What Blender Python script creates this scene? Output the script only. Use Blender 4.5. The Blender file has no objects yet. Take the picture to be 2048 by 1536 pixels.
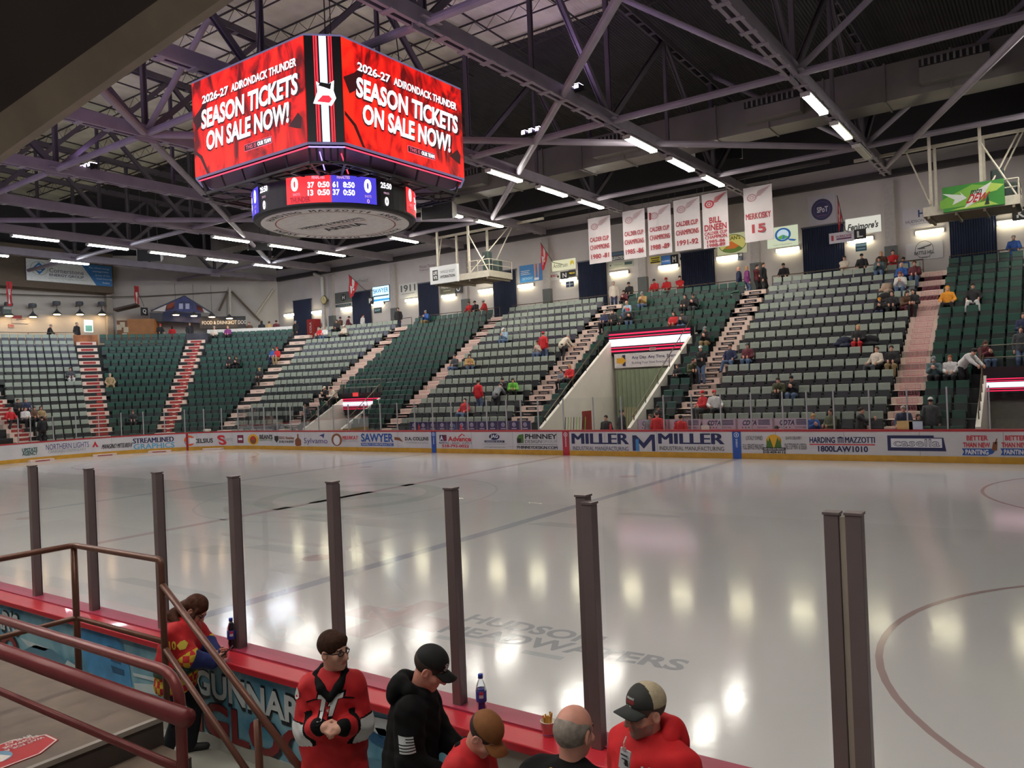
import bpy, bmesh, math, random
import numpy as np
from mathutils import Matrix, Vector
from mathutils.bvhtree import BVHTree
random.seed(7); rng = np.random.default_rng(7)
SC = bpy.context.scene; COL = SC.collection
# ---------------------------------------------------------------- camera
CAM = np.array([18.4026, -4.1432, 3.2393]); YAW, PITCH, ROLL, FPX = -0.61495, 0.00122, -0.04239, 1575.75
_f = np.array([math.sin(YAW)*math.cos(PITCH), math.cos(YAW)*math.cos(PITCH), math.sin(PITCH)])
_r = np.array([math.cos(YAW), -math.sin(YAW), 0.0]); _u = np.cross(_r, _f)
CR = np.array([_r*math.cos(ROLL)+_u*math.sin(ROLL), -_r*math.sin(ROLL)+_u*math.cos(ROLL), _f])
cd = bpy.data.cameras.new('camera'); co = bpy.data.objects.new('camera', cd); COL.objects.link(co)
cd.sensor_fit = 'HORIZONTAL'; cd.sensor_width = 36.0; cd.lens = 36.0*FPX/2048; cd.clip_start = 0.05; cd.clip_end = 400
mw = Matrix.Identity(4)
for i in range(3):
    mw[i][0], mw[i][1], mw[i][2], mw[i][3] = CR[0][i], CR[1][i], -CR[2][i], CAM[i]
co.matrix_world = mw; SC.camera = co
def ray(u, v): return CR.T @ np.array([(u-1024)/FPX, (768-v)/FPX, 1.0])
def PX(u, v, ax, val):           # survey point: where the sight line meets the plane axis=val
    d = ray(u, v); return CAM + d*((val-CAM[ax])/d[ax])
def PD(u, v, depth): return CAM + ray(u, v)*depth
def depth_of(P): return float(CR[2] @ (np.asarray(P)-CAM))
def to_px(P):
    q = CR @ (np.asarray(P)-CAM); return 1024+FPX*q[0]/q[2], 768-FPX*q[1]/q[2]
# ---------------------------------------------------------------- light and exposure
SC.view_settings.view_transform = 'Standard'; SC.view_settings.look = 'None'
SC.view_settings.gamma = 1.0; SC.view_settings.use_curve_mapping = False; SC.view_settings.exposure = 0.0
cy = SC.cycles
cy.max_bounces = 7; cy.diffuse_bounces = 3; cy.glossy_bounces = 3; cy.transmission_bounces = 2; cy.transparent_max_bounces = 14
cy.sample_clamp_indirect = 4.0; cy.caustics_reflective = False; cy.caustics_refractive = False; cy.use_denoising = True
wd = bpy.data.worlds.new('world'); SC.world = wd; wd.use_nodes = True
wd.node_tree.nodes['Background'].inputs[0].default_value = (0.75, 0.72, 0.75, 1); wd.node_tree.nodes['Background'].inputs[1].default_value = 0.2
L_ROOF, L_WALL, L_LED = 86.0, 30.0, 1.0       # radiance of roof lamps, wall lamps, screens
# ---------------------------------------------------------------- materials
def lin(c):
    o = []
    for x in c[:3]:
        x /= 255.0; o.append(x/12.92 if x <= .04045 else ((x+.055)/1.055)**2.4)
    return o
_M = {}
def M(rgb, rough=.6, metal=0., var=.08, scale=6., bump=0., spec=.5, key=None, coat=0.):
    k = key or (tuple(rgb), rough, metal, var, scale, bump, spec, coat)
    if k in _M: return _M[k]
    m = bpy.data.materials.new('surface_%03d' % len(_M)); m.use_nodes = True; nt = m.node_tree; b = nt.nodes['Principled BSDF']
    b.inputs['Roughness'].default_value = rough; b.inputs['Metallic'].default_value = metal; b.inputs['Specular IOR Level'].default_value = spec
    b.inputs['Coat Weight'].default_value = coat
    c = lin(rgb); tc = nt.nodes.new('ShaderNodeTexCoord'); n = nt.nodes.new('ShaderNodeTexNoise'); n.inputs['Scale'].default_value = scale
    n.inputs['Detail'].default_value = 3; nt.links.new(tc.outputs['Object'], n.inputs['Vector'])
    r = nt.nodes.new('ShaderNodeValToRGB'); r.color_ramp.elements[0].position = .3; r.color_ramp.elements[1].position = .7
    r.color_ramp.elements[0].color = (*[x*(1-var) for x in c], 1); r.color_ramp.elements[1].color = (*[min(1, x*(1+var)) for x in c], 1)
    nt.links.new(n.outputs[0], r.inputs[0]); nt.links.new(r.outputs[0], b.inputs['Base Color'])
    if bump:
        bp = nt.nodes.new('ShaderNodeBump'); bp.inputs['Strength'].default_value = bump; bp.inputs['Distance'].default_value = .02
        nt.links.new(n.outputs[0], bp.inputs['Height']); nt.links.new(bp.outputs[0], b.inputs['Normal'])
    _M[k] = m; return m
def ME(rgb, strength, base=None):
    k = ('e', tuple(rgb), strength)
    if k in _M: return _M[k]
    m = bpy.data.materials.new('lamp_%03d' % len(_M)); m.use_nodes = True; nt = m.node_tree; b = nt.nodes['Principled BSDF']
    c = lin(rgb); b.inputs['Base Color'].default_value = (.02, .02, .02, 1); b.inputs['Roughness'].default_value = .5
    b.inputs['Emission Color'].default_value = (*c, 1); b.inputs['Emission Strength'].default_value = strength
    _M[k] = m; return m
def MGLASS(tint=(.975, .985, .98), k=.55, rough=.02):
    key = ('g', tint, k)
    if key in _M: return _M[key]
    m = bpy.data.materials.new('glass'); m.use_nodes = True; nt = m.node_tree; nt.nodes.clear()
    o = nt.nodes.new('ShaderNodeOutputMaterial'); t = nt.nodes.new('ShaderNodeBsdfTransparent'); g = nt.nodes.new('ShaderNodeBsdfGlossy')
    t.inputs[0].default_value = (*tint, 1); g.inputs['Roughness'].default_value = rough; g.inputs[0].default_value = (.9, .9, .9, 1)
    fr = nt.nodes.new('ShaderNodeFresnel'); fr.inputs[0].default_value = 1.4; mu = nt.nodes.new('ShaderNodeMath'); mu.operation = 'MULTIPLY'; mu.inputs[1].default_value = k
    mx = nt.nodes.new('ShaderNodeMixShader'); nt.links.new(fr.outputs[0], mu.inputs[0]); nt.links.new(mu.outputs[0], mx.inputs[0])
    nt.links.new(t.outputs[0], mx.inputs[1]); nt.links.new(g.outputs[0], mx.inputs[2]); nt.links.new(mx.outputs[0], o.inputs[0]); _M[key] = m; return m
# ---------------------------------------------------------------- mesh builder
V3 = lambda *a: np.array(a, dtype=float)
def unit(v):
    v = np.asarray(v, float); return v/max(1e-12, np.linalg.norm(v))
def frame(d, up=(0, 0, 1)):
    d = unit(d); up = np.asarray(up, float)
    if abs(d @ up) > .98: up = V3(0, 1, 0)
    x = unit(np.cross(d, up)); return x, np.cross(x, d), d
class MB:
    def __init__(s): s.v = []; s.f = []; s.m = []
    def add(s, vs, fs, m=0):
        n = len(s.v); s.v.extend([tuple(map(float, p)) for p in vs])
        for f in fs: s.f.append(tuple(i+n for i in f)); s.m.append(m)
    def obox(s, c, ax, ay, az, m=0):            # centre and three half-axis vectors
        c = np.asarray(c, float); P = [c+i*ax+j*ay+k*az for k in (-1, 1) for j in (-1, 1) for i in (-1, 1)]
        s.add(P, [(0, 2, 3, 1), (4, 5, 7, 6), (0, 1, 5, 4), (2, 6, 7, 3), (0, 4, 6, 2), (1, 3, 7, 5)], m)
    def box(s, c, size, m=0, rz=0.):
        a, b, d = [x/2 for x in size]; cz, sz = math.cos(rz), math.sin(rz)
        s.obox(c, V3(cz, sz, 0)*a, V3(-sz, cz, 0)*b, V3(0, 0, d), m)
    def bx(s, x0, x1, y0, y1, z0, z1, m=0): s.box(((x0+x1)/2, (y0+y1)/2, (z0+z1)/2), (x1-x0, y1-y0, z1-z0), m)
    def bar(s, p, q, w, h, m=0, up=(0, 0, 1)):
        p, q = np.asarray(p, float), np.asarray(q, float); x, y, d = frame(q-p, up)
        s.obox((p+q)/2, x*w/2, y*h/2, (q-p)/2, m)
    def ibeam(s, p, q, w, h, t=.03, m=0, up=(0, 0, 1)):
        p, q = np.asarray(p, float), np.asarray(q, float); x, y, d = frame(q-p, up)
        for o in (-1, 1): s.obox((p+q)/2+y*o*(h/2-t/2), x*w/2, y*t/2, (q-p)/2, m)
        s.obox((p+q)/2, x*t/2, y*(h/2-t), (q-p)/2, m)
    def tube(s, pts, r, n=8, m=0, caps=True):
        pts = [np.asarray(p, float) for p in pts]; R = r if isinstance(r, (list, tuple)) else [r]*len(pts); vs = []; fs = []; xp = None
        for i, p in enumerate(pts):
            d = unit(pts[min(i+1, len(pts)-1)]-pts[max(i-1, 0)])
            x = frame(d)[0] if xp is None else unit(xp-d*(xp @ d)); xp = x; y = np.cross(d, x)
            for k in range(n):
                a = 2*math.pi*k/n; vs.append(p+(x*math.cos(a)+y*math.sin(a))*R[i])
        for i in range(len(pts)-1):
            for k in range(n): fs.append((i*n+k, i*n+(k+1) % n, (i+1)*n+(k+1) % n, (i+1)*n+k))
        if caps: fs.append(tuple(range(n-1, -1, -1))); fs.append(tuple((len(pts)-1)*n+k for k in range(n)))
        s.add(vs, fs, m)
    def poly(s, pts, m=0): s.add(pts, [tuple(range(len(pts)))], m)
    def slab(s, pts, off, m=0):                 # polygon with thickness vector
        n = len(pts); P = [np.asarray(p, float) for p in pts]; Q = [p+np.asarray(off, float) for p in P]
        s.add(P+Q, [tuple(range(n-1, -1, -1)), tuple(range(n, 2*n))]+[(i, (i+1) % n, n+(i+1) % n, n+i) for i in range(n)], m)
    def lathe(s, c, prof, n=20, m=0, ax=(0, 0, 1)):
        x, y, d = frame(ax); c = np.asarray(c, float)
        s.tube2([(c+d*z, r) for r, z in prof], x, y, n, m)
    def tube2(s, rings, x, y, n, m):
        vs = []; fs = []
        for c, r in rings:
            for k in range(n): a = 2*math.pi*k/n; vs.append(c+(x*math.cos(a)+y*math.sin(a))*r)
        for i in range(len(rings)-1):
            for k in range(n): fs.append((i*n+k, i*n+(k+1) % n, (i+1)*n+(k+1) % n, (i+1)*n+k))
        fs.append(tuple(range(n-1, -1, -1))); fs.append(tuple((len(rings)-1)*n+k for k in range(n))); s.add(vs, fs, m)
    def xf(s, fn): s.v = [tuple(fn(p)) for p in s.v]; return s
    def mesh(s, mats, smooth=False, bevel=0, name='m'):
        me = bpy.data.meshes.new(name); me.from_pydata(s.v, [], s.f)
        for m in (mats if isinstance(mats, (list, tuple)) else [mats]): me.materials.append(m)
        if any(s.m): me.polygons.foreach_set('material_index', s.m)
        if bevel:
            b = bmesh.new(); b.from_mesh(me); bmesh.ops.bevel(b, geom=list(b.edges), offset=bevel, segments=2, affect='EDGES', profile=.5); b.to_mesh(me); b.free()
        if smooth: me.polygons.foreach_set('use_smooth', [True]*len(me.polygons))
        me.update(); return me
    def build(s, name, mats, parent=None, smooth=False, bevel=0, loc=None):
        o = bpy.data.objects.new(name, s.mesh(mats, smooth, bevel, name)); COL.objects.link(o)
        if parent is not None: o.parent = parent
        if loc is not None: o.location = loc
        return o
def tag(o, label=None, cat=None, group=None, kind=None):
    if label: o['label'] = label
    if cat: o['category'] = cat
    if group: o['group'] = group
    if kind: o['kind'] = kind
    return o
def thing(name, label, cat, loc=(0, 0, 0), rz=0., group=None):
    o = bpy.data.objects.new(name, None); o.empty_display_size = .1; COL.objects.link(o); o.location = tuple(map(float, loc)); o.rotation_euler = (0, 0, rz)
    return tag(o, label, cat, group)
def copy_tree(o, parent=None):
    c = o.copy(); COL.objects.link(c); c.parent = parent
    for ch in list(o.children): copy_tree(ch, c)
    return c
def local(parent_loc): # builder keeps world coordinates; shift into an Empty at loc
    p = np.asarray(parent_loc, float); return lambda q: np.asarray(q)-p
# ---------------------------------------------------------------- lettering
_T = {}
def glyphs(s, bold=0.):
    k = (s, bold)
    if k not in _T:
        multi = bold > .005 and 'M' in s; b0 = bold
        if multi: bold = 0.
        c = bpy.data.curves.new('lettering', 'FONT'); c.body = s; c.size = 1; c.resolution_u = 3; c.offset = bold; c.fill_mode = 'FRONT'
        o = bpy.data.objects.new('lettering', c); COL.objects.link(o); dg = bpy.context.evaluated_depsgraph_get(); dg.update()
        me = bpy.data.meshes.new_from_object(o.evaluated_get(dg))
        v = np.array([p.co[:2] for p in me.vertices]) if len(me.vertices) else np.zeros((0, 2)); f = [tuple(p.vertices) for p in me.polygons]
        bpy.data.objects.remove(o); bpy.data.curves.remove(c); bpy.data.meshes.remove(me)
        v = np.concatenate([v, np.zeros((len(v), 1))], 1)
        if multi:            # thicken by stacking shifted copies
            n = len(v); f = [tuple(i+n*j for i in q) for j in range(3) for q in f]; v = np.concatenate([v+np.array([d*b0*1.3, 0, abs(d)*.0008+(d > 0)*.0008]) for d in (-1, 0, 1)])
        if len(v):
            lo, hi = v.min(0), v.max(0); z = v[:, 2:].copy(); v = (v-(lo+hi)/2)/np.maximum(hi-lo, 1e-6); v[:, 2:] = z
        _T[k] = (v, f)
    return _T[k]
def write(mb, s, c, ux, uy, w, h, m=0, bold=.02, shear=0.):
    v, f = glyphs(s, min(bold, .032)); c, ux, uy = np.asarray(c, float), np.asarray(ux, float), np.asarray(uy, float)
    n = np.cross(ux, uy); mb.add([c+ux*(p[0]*w+shear*p[1]*h)+uy*p[1]*h+n*p[2] for p in v], f, m)
def shape(mb, pts, c, ux, uy, w, h, m=0, lift=0.):    # polygon given in -.5...5
    c = np.asarray(c, float)+np.cross(ux, uy)*lift; mb.poly([c+np.asarray(ux)*p[0]*w+np.asarray(uy)*p[1]*h for p in pts], m)
def ell(n=24, a0=0, a1=360): return [(.5*math.cos(math.radians(a0+(a1-a0)*i/n)), .5*math.sin(math.radians(a0+(a1-a0)*i/n))) for i in range(n + (0 if a1-a0 >= 360 else 1))]
def annulus(mb, c, ux, uy, ro, ri, m, n=32, a0=0, a1=360, lift=0.):
    c = np.asarray(c, float)+np.cross(ux, uy)*lift; ux, uy = np.asarray(ux), np.asarray(uy); vs = []
    for i in range(n+1):
        a = math.radians(a0+(a1-a0)*i/n); d = ux*math.cos(a)+uy*math.sin(a); vs += [c+d*ro, c+d*ri]
    mb.add(vs, [(2*i, 2*i+2, 2*i+3, 2*i+1) for i in range(n)], m)
X_, Y_, Z_ = V3(1, 0, 0), V3(0, 1, 0), V3(0, 0, 1)
# ================================================================ the setting: ice, floors, walls, roof
NEARF = 0.35                                  # spectators' floor by the near boards
HW, HL, CRN = 25.9, 30.48, 8.53               # rink width, half length, corner radius
def rink_path(n=12, inset=0.):
    P = []
    for cx, cy, a0 in ((HL-CRN, CRN, -90), (HL-CRN, HW-CRN, 0), (-HL+CRN, HW-CRN, 90), (-HL+CRN, CRN, 180)):
        for i in range(n+1):
            a = math.radians(a0+90*i/n); P.append((cx+(CRN-inset)*math.cos(a), cy+(CRN-inset)*math.sin(a)))
    return P
# ---- ice
def ice_mat(rgb, key):
    m = bpy.data.materials.new(key); m.use_nodes = True; nt = m.node_tree; b = nt.nodes['Principled BSDF']
    tc = nt.nodes.new('ShaderNodeTexCoord'); mp = nt.nodes.new('ShaderNodeMapping'); mp.inputs['Scale'].default_value = (.25, .16, 1)
    n = nt.nodes.new('ShaderNodeTexNoise'); n.inputs['Scale'].default_value = 1.4; n.inputs['Detail'].default_value = 6
    nt.links.new(tc.outputs['Object'], mp.inputs[0]); nt.links.new(mp.outputs[0], n.inputs['Vector'])
    r = nt.nodes.new('ShaderNodeValToRGB'); c = lin(rgb); r.color_ramp.elements[0].position = .35; r.color_ramp.elements[1].position = .65
    r.color_ramp.elements[0].color = (*[x*.93 for x in c], 1); r.color_ramp.elements[1].color = (*c, 1)
    nt.links.new(n.outputs[0], r.inputs[0]); nt.links.new(r.outputs[0], b.inputs['Base Color'])
    n2 = nt.nodes.new('ShaderNodeTexNoise'); n2.inputs['Scale'].default_value = 2.2; n2.inputs['Detail'].default_value = 5
    nt.links.new(tc.outputs['Object'], n2.inputs['Vector'])
    rr = nt.nodes.new('ShaderNodeMapRange'); rr.inputs[3].default_value = .07; rr.inputs[4].default_value = .15; nt.links.new(n2.outputs[0], rr.inputs[0])
    nt.links.new(rr.outputs[0], b.inputs['Roughness']); b.inputs['IOR'].default_value = 1.31
    mp3 = nt.nodes.new('ShaderNodeMapping'); mp3.inputs['Scale'].default_value = (3, 3, 1); n3 = nt.nodes.new('ShaderNodeTexNoise'); n3.inputs['Scale'].default_value = 3; n3.inputs['Detail'].default_value = 4
    nt.links.new(tc.outputs['Object'], mp3.inputs[0]); nt.links.new(mp3.outputs[0], n3.inputs['Vector'])
    bp = nt.nodes.new('ShaderNodeBump'); bp.inputs['Strength'].default_value = .05; bp.inputs['Distance'].default_value = .02
    nt.links.new(n3.outputs[0], bp.inputs['Height']); nt.links.new(bp.outputs[0], b.inputs['Normal']); return m
ice = MB(); ice.slab([V3(x, y, -.06) for x, y in rink_path()], (0, 0, .06))
ICE = tag(ice.build('floor', ice_mat((208, 205, 206), 'ice')), kind='structure')
def paint(name, rgb): 
    mb = MB(); mb._mat = ice_mat(rgb, 'ice_paint'); mb._n = name; return mb
def done(mb, z=.002): mb.xf(lambda p: (p[0], p[1], p[2]+z)).build(mb._n, mb._mat, ICE)
for x, w, rgb in ((-7.77, .3, (184, 184, 191)), (7.77, .3, (172, 173, 183)), (0, .3, (190, 174, 178))):
    mb = paint('ice_line', rgb); mb.poly([V3(x-w/2, 0.02, 0), V3(x+w/2, 0.02, 0), V3(x+w/2, HW-.02, 0), V3(x-w/2, HW-.02, 0)]); done(mb)
for x in (-27.13, 27.13):
    mb = paint('ice_line', (196, 182, 184)); mb.poly([V3(x-.03, 1.3, 0), V3(x+.03, 1.3, 0), V3(x+.03, HW-1.3, 0), V3(x-.03, HW-1.3, 0)]); done(mb)
for cx, cy, rgb in ((21.03, 6.25, (172, 148, 148)), (21.03, 19.65, (178, 156, 156)), (-21.03, 6.25, (196, 182, 182)), (-21.03, 19.65, (196, 182, 182)), (0, 12.95, (196, 195, 197))):
    mb = paint('faceoff_circle', rgb); annulus(mb, (cx, cy, 0), X_, Y_, 4.60, 4.52, 0, 72); done(mb)
for cx, cy in ((6.2, 6.25), (6.2, 19.65), (-6.2, 6.25), (-6.2, 19.65)):
    mb = paint('faceoff_spot', (196, 178, 180)); annulus(mb, (cx, cy, 0), X_, Y_, .3, 0.001, 0, 20); done(mb)
def on_ice(u, v): return PX(u, v, 2, 0.)
def ice_text(s, u0, v0, u1, v1, h, rgb, bold=.05):
    a, b = on_ice(u0, v0), on_ice(u1, v1); mb = paint('ice_lettering', rgb); d = unit(b-a); n = np.cross(Z_, d)
    write(mb, s, (a+b)/2+n*h/2, d, n, np.linalg.norm(b-a), h, 0, bold); done(mb)
ice_text('HUDSON', 922, 1242, 1188, 1291, .36, (170, 171, 175))
ice_text('HEADWATERS', 872, 1264, 1362, 1343, .36, (168, 169, 173))
mb = paint('ice_lettering', (188, 188, 191))
for u0, v0, u1, v1 in ((868, 1276, 990, 1297), (1040, 1306, 1120, 1321)):
    a, b = on_ice(u0, v0), on_ice(u1, v1); d = unit(b-a); n = np.cross(Z_, d); mb.poly([a, b, b+n*.12, a+n*.12])
done(mb)
mb = paint('ice_logo', (202, 189, 190)); c = on_ice(795, 1236)          # faint pink cross beside HUDSON
mb.poly([c+V3(x*.9, y*.9, 0) for x, y in ((-.3, -1), (.3, -1), (.3, -.3), (1, -.3), (1, .3), (.3, .3), (.3, 1), (-.3, 1), (-.3, .3), (-1, .3), (-1, -.3), (-.3, -.3))])
done(mb)
mb = paint('ice_logo', (192, 195, 193)); c = V3(0, 12.95, 0)            # dark green crest inside the centre circle
annulus(mb, c, X_, Y_, 2.9, 2.35, 0, 40); mb.poly([c+V3(-1.7, .9, 0), c+V3(0, -1.7, 0), c+V3(1.7, .9, 0)]); done(mb)
mb = paint('ice_logo', (194, 195, 195))
for u, v, w, h in ((560, 1098, 1.9, .5), (430, 1100, 1.5, .7), (1120, 1050, 1.6, .45), (1300, 1030, 1.7, .35), (330, 1175, 3.2, .3), (640, 1035, 1.8, .8)):
    c = on_ice(u, v); mb.poly([c+V3(-w/2, -h/2, 0), c+V3(w/2-.3, -h/2, 0), c+V3(w/2, 0, 0), c+V3(w/2-.4, h/2, 0), c+V3(-w/2+.3, h/2, 0)])
done(mb, .003)
# ---- floors around the rink
mb = MB(); mb.slab([V3(-60, -30, -.3), V3(45, -30, -.3), V3(45, 46, -.3), V3(-60, 46, -.3)], (0, 0, .2)); tag(mb.build('floor', M((70, 70, 70), .8)), kind='structure')
mb = MB(); mb.bx(-32, 34, -9, -.32, -.05, NEARF); tag(mb.build('floor', M((150, 148, 140), .7, var=.12, scale=2)), kind='structure')
# ---- far wall, corner wall, end wall (white painted block)
def wall_mat(rgb):
    m = M(rgb, .75, var=.07, scale=.7, bump=0, key=('wall', rgb)); nt = m.node_tree; b = nt.nodes['Principled BSDF']
    if 'done' in m: return m
    m['done'] = 1; br = nt.nodes.new('ShaderNodeTexBrick'); br.inputs['Scale'].default_value = 1; br.inputs['Mortar Size'].default_value = .008
    br.inputs['Brick Width'].default_value = .4; br.inputs['Row Height'].default_value = .2
    tc = nt.nodes.new('ShaderNodeTexCoord'); mp = nt.nodes.new('ShaderNodeMapping'); mp.inputs['Rotation'].default_value = (math.pi/2, 0, 0)
    nt.links.new(tc.outputs['Object'], mp.inputs[0]); nt.links.new(mp.outputs[0], br.inputs['Vector'])
    bp = nt.nodes.new('ShaderNodeBump'); bp.inputs['Strength'].default_value = .25; bp.inputs['Distance'].default_value = .01; bp.invert = True
    nt.links.new(br.outputs['Fac'], bp.inputs['Height']); nt.links.new(bp.outputs[0], b.inputs['Normal']); return m
WALLM = wall_mat((196, 189, 186)); YW = 40.9; CONC = 7.5
mb = MB(); mb.bx(-38.3, 42, YW, YW+.4, 0, 14.2); tag(mb.build('wall_far', WALLM), kind='structure')
mb = MB(); mb.slab([V3(-38.3, YW, 0), V3(-47, 30.5, 0), V3(-47.4, 30.7, 0), V3(-38.5, YW+.4, 0)], (0, 0, 15.5)); tag(mb.build('wall_corner', wall_mat((188, 182, 174))), kind='structure')
mb = MB(); mb.bx(-47.4, -47, -20, 30.5, 0, 15.5); tag(mb.build('wall_end', wall_mat((190, 184, 174))), kind='structure')
TRUSS_X = [-38.3+7.06*k for k in range(10)]
for i, x in enumerate(TRUSS_X[1:]):                                        # pilasters
    mb = MB(); mb.bx(x-.25, x+.25, YW-.25, YW-.002, CONC, 13.0); mb.bx(x-.3, x+.3, YW-.3, YW-.0015, CONC, 9.6, 1)
    tag(mb.build('trim_%d' % (i+1), [M((178, 172, 168), .7), M((92, 96, 94), .6)]), kind='structure')
# ---- concourse slab behind the stands
arc = [(-21.98+(-(8.53+12.85))*math.sin(math.radians(t)), 17.37+(8.53+12.85)*math.cos(math.radians(t))) for t in range(0, 91, 6)]
mb = MB(); mb.bx(-21.98, 42, 38.75, YW, CONC-.4, CONC); mb.slab([V3(x, y, CONC-.4) for x, y in arc]+[V3(-47, 17.37, CONC-.4), V3(-47, 30.5, CONC-.4), V3(-38.3, YW, CONC-.4), V3(-21.98, YW, CONC-.4)], (0, 0, .4))
mb.bx(-47, -43.4, -20, 17.37, CONC-.4, CONC); tag(mb.build('floor', M((120, 118, 112), .6)), kind='structure')
# ---- roof deck: insulated middle, dark ribbed deck outside
def roofz(y): return 19.75-.036*abs(y-12.95)
def deck_mat(rgb, var, scale, sx, bump):
    m = M(rgb, .8, var=var, scale=scale, key=('deck', rgb)); nt = m.node_tree; b = nt.nodes['Principled BSDF']
    tc = nt.nodes.new('ShaderNodeTexCoord'); w = nt.nodes.new('ShaderNodeTexWave'); w.bands_direction = 'X' if sx else 'Y'; w.inputs['Scale'].default_value = 2.2
    nt.links.new(tc.outputs['Object'], w.inputs['Vector']); bp = nt.nodes.new('ShaderNodeBump'); bp.inputs['Strength'].default_value = bump; bp.inputs['Distance'].default_value = .08
    nt.links.new(w.outputs['Fac'], bp.inputs['Height']); nt.links.new(bp.outputs[0], b.inputs['Normal']); return m
mb = MB()
for y0, y1 in ((-14, 12.95), (12.95, 26.4)): mb.slab([V3(-60, y0, roofz(y0)), V3(45, y0, roofz(y0)), V3(45, y1, roofz(y1)), V3(-60, y1, roofz(y1))], (0, 0, .15))
tag(mb.build('ceiling', deck_mat((236, 230, 200), .3, .45, 1, .25)), kind='structure')
mb = MB()
for y0, y1 in ((26.4, 46), (-30, -14)): mb.slab([V3(-60, y0, roofz(y0)), V3(45, y0, roofz(y0)), V3(45, y1, roofz(y1)), V3(-60, y1, roofz(y1))], (0, 0, .15))
tag(mb.build('ceiling', deck_mat((58, 56, 58), .1, 1., 1, .6)), kind='structure')
# dark closing band between wall head and roof
mb = MB(); mb.bx(-60, 42, YW-.02, YW+.38, 14.2, 18.9); tag(mb.build('wall_upper', M((46, 44, 46), .85)), kind='structure')
mb = MB(); mb.bx(-47.5, -47.1, -20, 46, 15.5, 19.5); tag(mb.build('wall_upper', M((46, 44, 46), .85)), kind='structure')
mb = MB(); mb.bar((-22, YW-.15, 13.35), (42, YW-.15, 13.35), .3, .35); mb.bar((-38, YW-.15, 13.35), (-22, YW-.15, 13.35), .3, .35)
tag(mb.build('trim_20', M((62, 58, 58), .7)), kind='structure')
# ================================================================ trusses
STEEL = M((146, 138, 148), .55, var=.1, scale=1.5); STEEL3 = M((88, 82, 88), .6, var=.1, scale=1.5); STEEL2 = M((140, 132, 142), .55, var=.12, scale=1.5)
YB = [1.5, 12.6, 23.6, 34.7]; YT = [-4.0, 7.05, 18.1, 29.1, 40.1]; ZB = 13.42
TX = [x for x in TRUSS_X]+[25.2+7.06*0]
TX = sorted(set(round(x, 2) for x in TX if x < 27))
for x in TX:
    t = thing('roof_truss', None, 'roof truss', (x, 12.95, ZB), 0, 'roof trusses across the rink'); L = local((x, 12.95, ZB)); y0, y1 = -8., YW-.3
    near = {11.13: 'over the right blue line', 4.07: 'over the gap between red and blue lines'}.get(x)
    mb = MB()
    for s in (-1, 1):
        mb.bar((x+s*.17, y0, ZB+.06), (x+s*.17, y1, ZB+.06), .05, .46); mb.bar((x+s*.13, y0, ZB-.16), (x+s*.13, y1, ZB-.16), .12, .03); mb.bar((x+s*.13, y0, ZB+.28), (x+s*.13, y1, ZB+.28), .12, .03)
    y = y0+.5
    while y < y1: mb.box((x, y, ZB-.18), (.5, .22, .03)); y += 1.1
    for yb in YB: mb.box((x, yb, ZB), (.05, .9, .6)); mb.box((x, yb, ZB), (.8, .8, .03))
    mb.xf(L).build('bottom_chord', STEEL2, t)
    mb = MB(); pts = [(y0, roofz(y0)-.75), (12.95, roofz(12.95)-.75), (y1, roofz(y1)-.75)]
    for a, b in zip(pts, pts[1:]):
        for s in (-1, 1): mb.bar((x+s*.15, a[0], a[1]), (x+s*.15, b[0], b[1]), .06, .3)
        n = int((b[0]-a[0])/1.1)
        for k in range(n):
            q = (k+.5)/n; mb.box((x, a[0]+(b[0]-a[0])*q, a[1]+(b[1]-a[1])*q-.15), (.36, .2, .03))
    mb.xf(L).build('top_chord', STEEL3, t)
    zt = lambda y: roofz(y)-.75
    for yb in YB:
        for yt in (yb-5.52, yb+5.5):
            if y0-1 < yt < y1: mb = MB(); mb.ibeam((x, yb, ZB), (x, yt, zt(yt)), .2, .2, .03, 0, (1, 0, 0)); mb.xf(L).build('diagonal', STEEL3, t)
        mb = MB(); mb.ibeam((x, yb, ZB), (x, yb, zt(yb)), .18, .18, .025); mb.xf(L).build('post', STEEL3, t)
    for yt in YT[1:4]:
        mb = MB(); mb.ibeam((x, yt, ZB), (x, yt, zt(yt)), .14, .14, .02); mb.xf(L).build('post', STEEL3, t)
    if x > -20 or True: t['label'] = 'steel roof truss with paired bottom chords, %s' % {
        -38.3: 'the farthest, over the end concourse', -31.24: 'near the end wall', -24.18: 'second in from the end wall', -17.12: 'third in from the end wall', -10.06: 'just behind the hanging scoreboard',
        -3.0: 'passing directly above the scoreboard', 4.06: 'nearest the scoreboard on the camera side', 11.12: 'above the far blue line past the banners', 18.18: 'nearly overhead of the camera', 25.2: 'behind the camera', 25.24: 'behind the camera'}.get(round(x, 2), 'at %d' % x)
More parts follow.
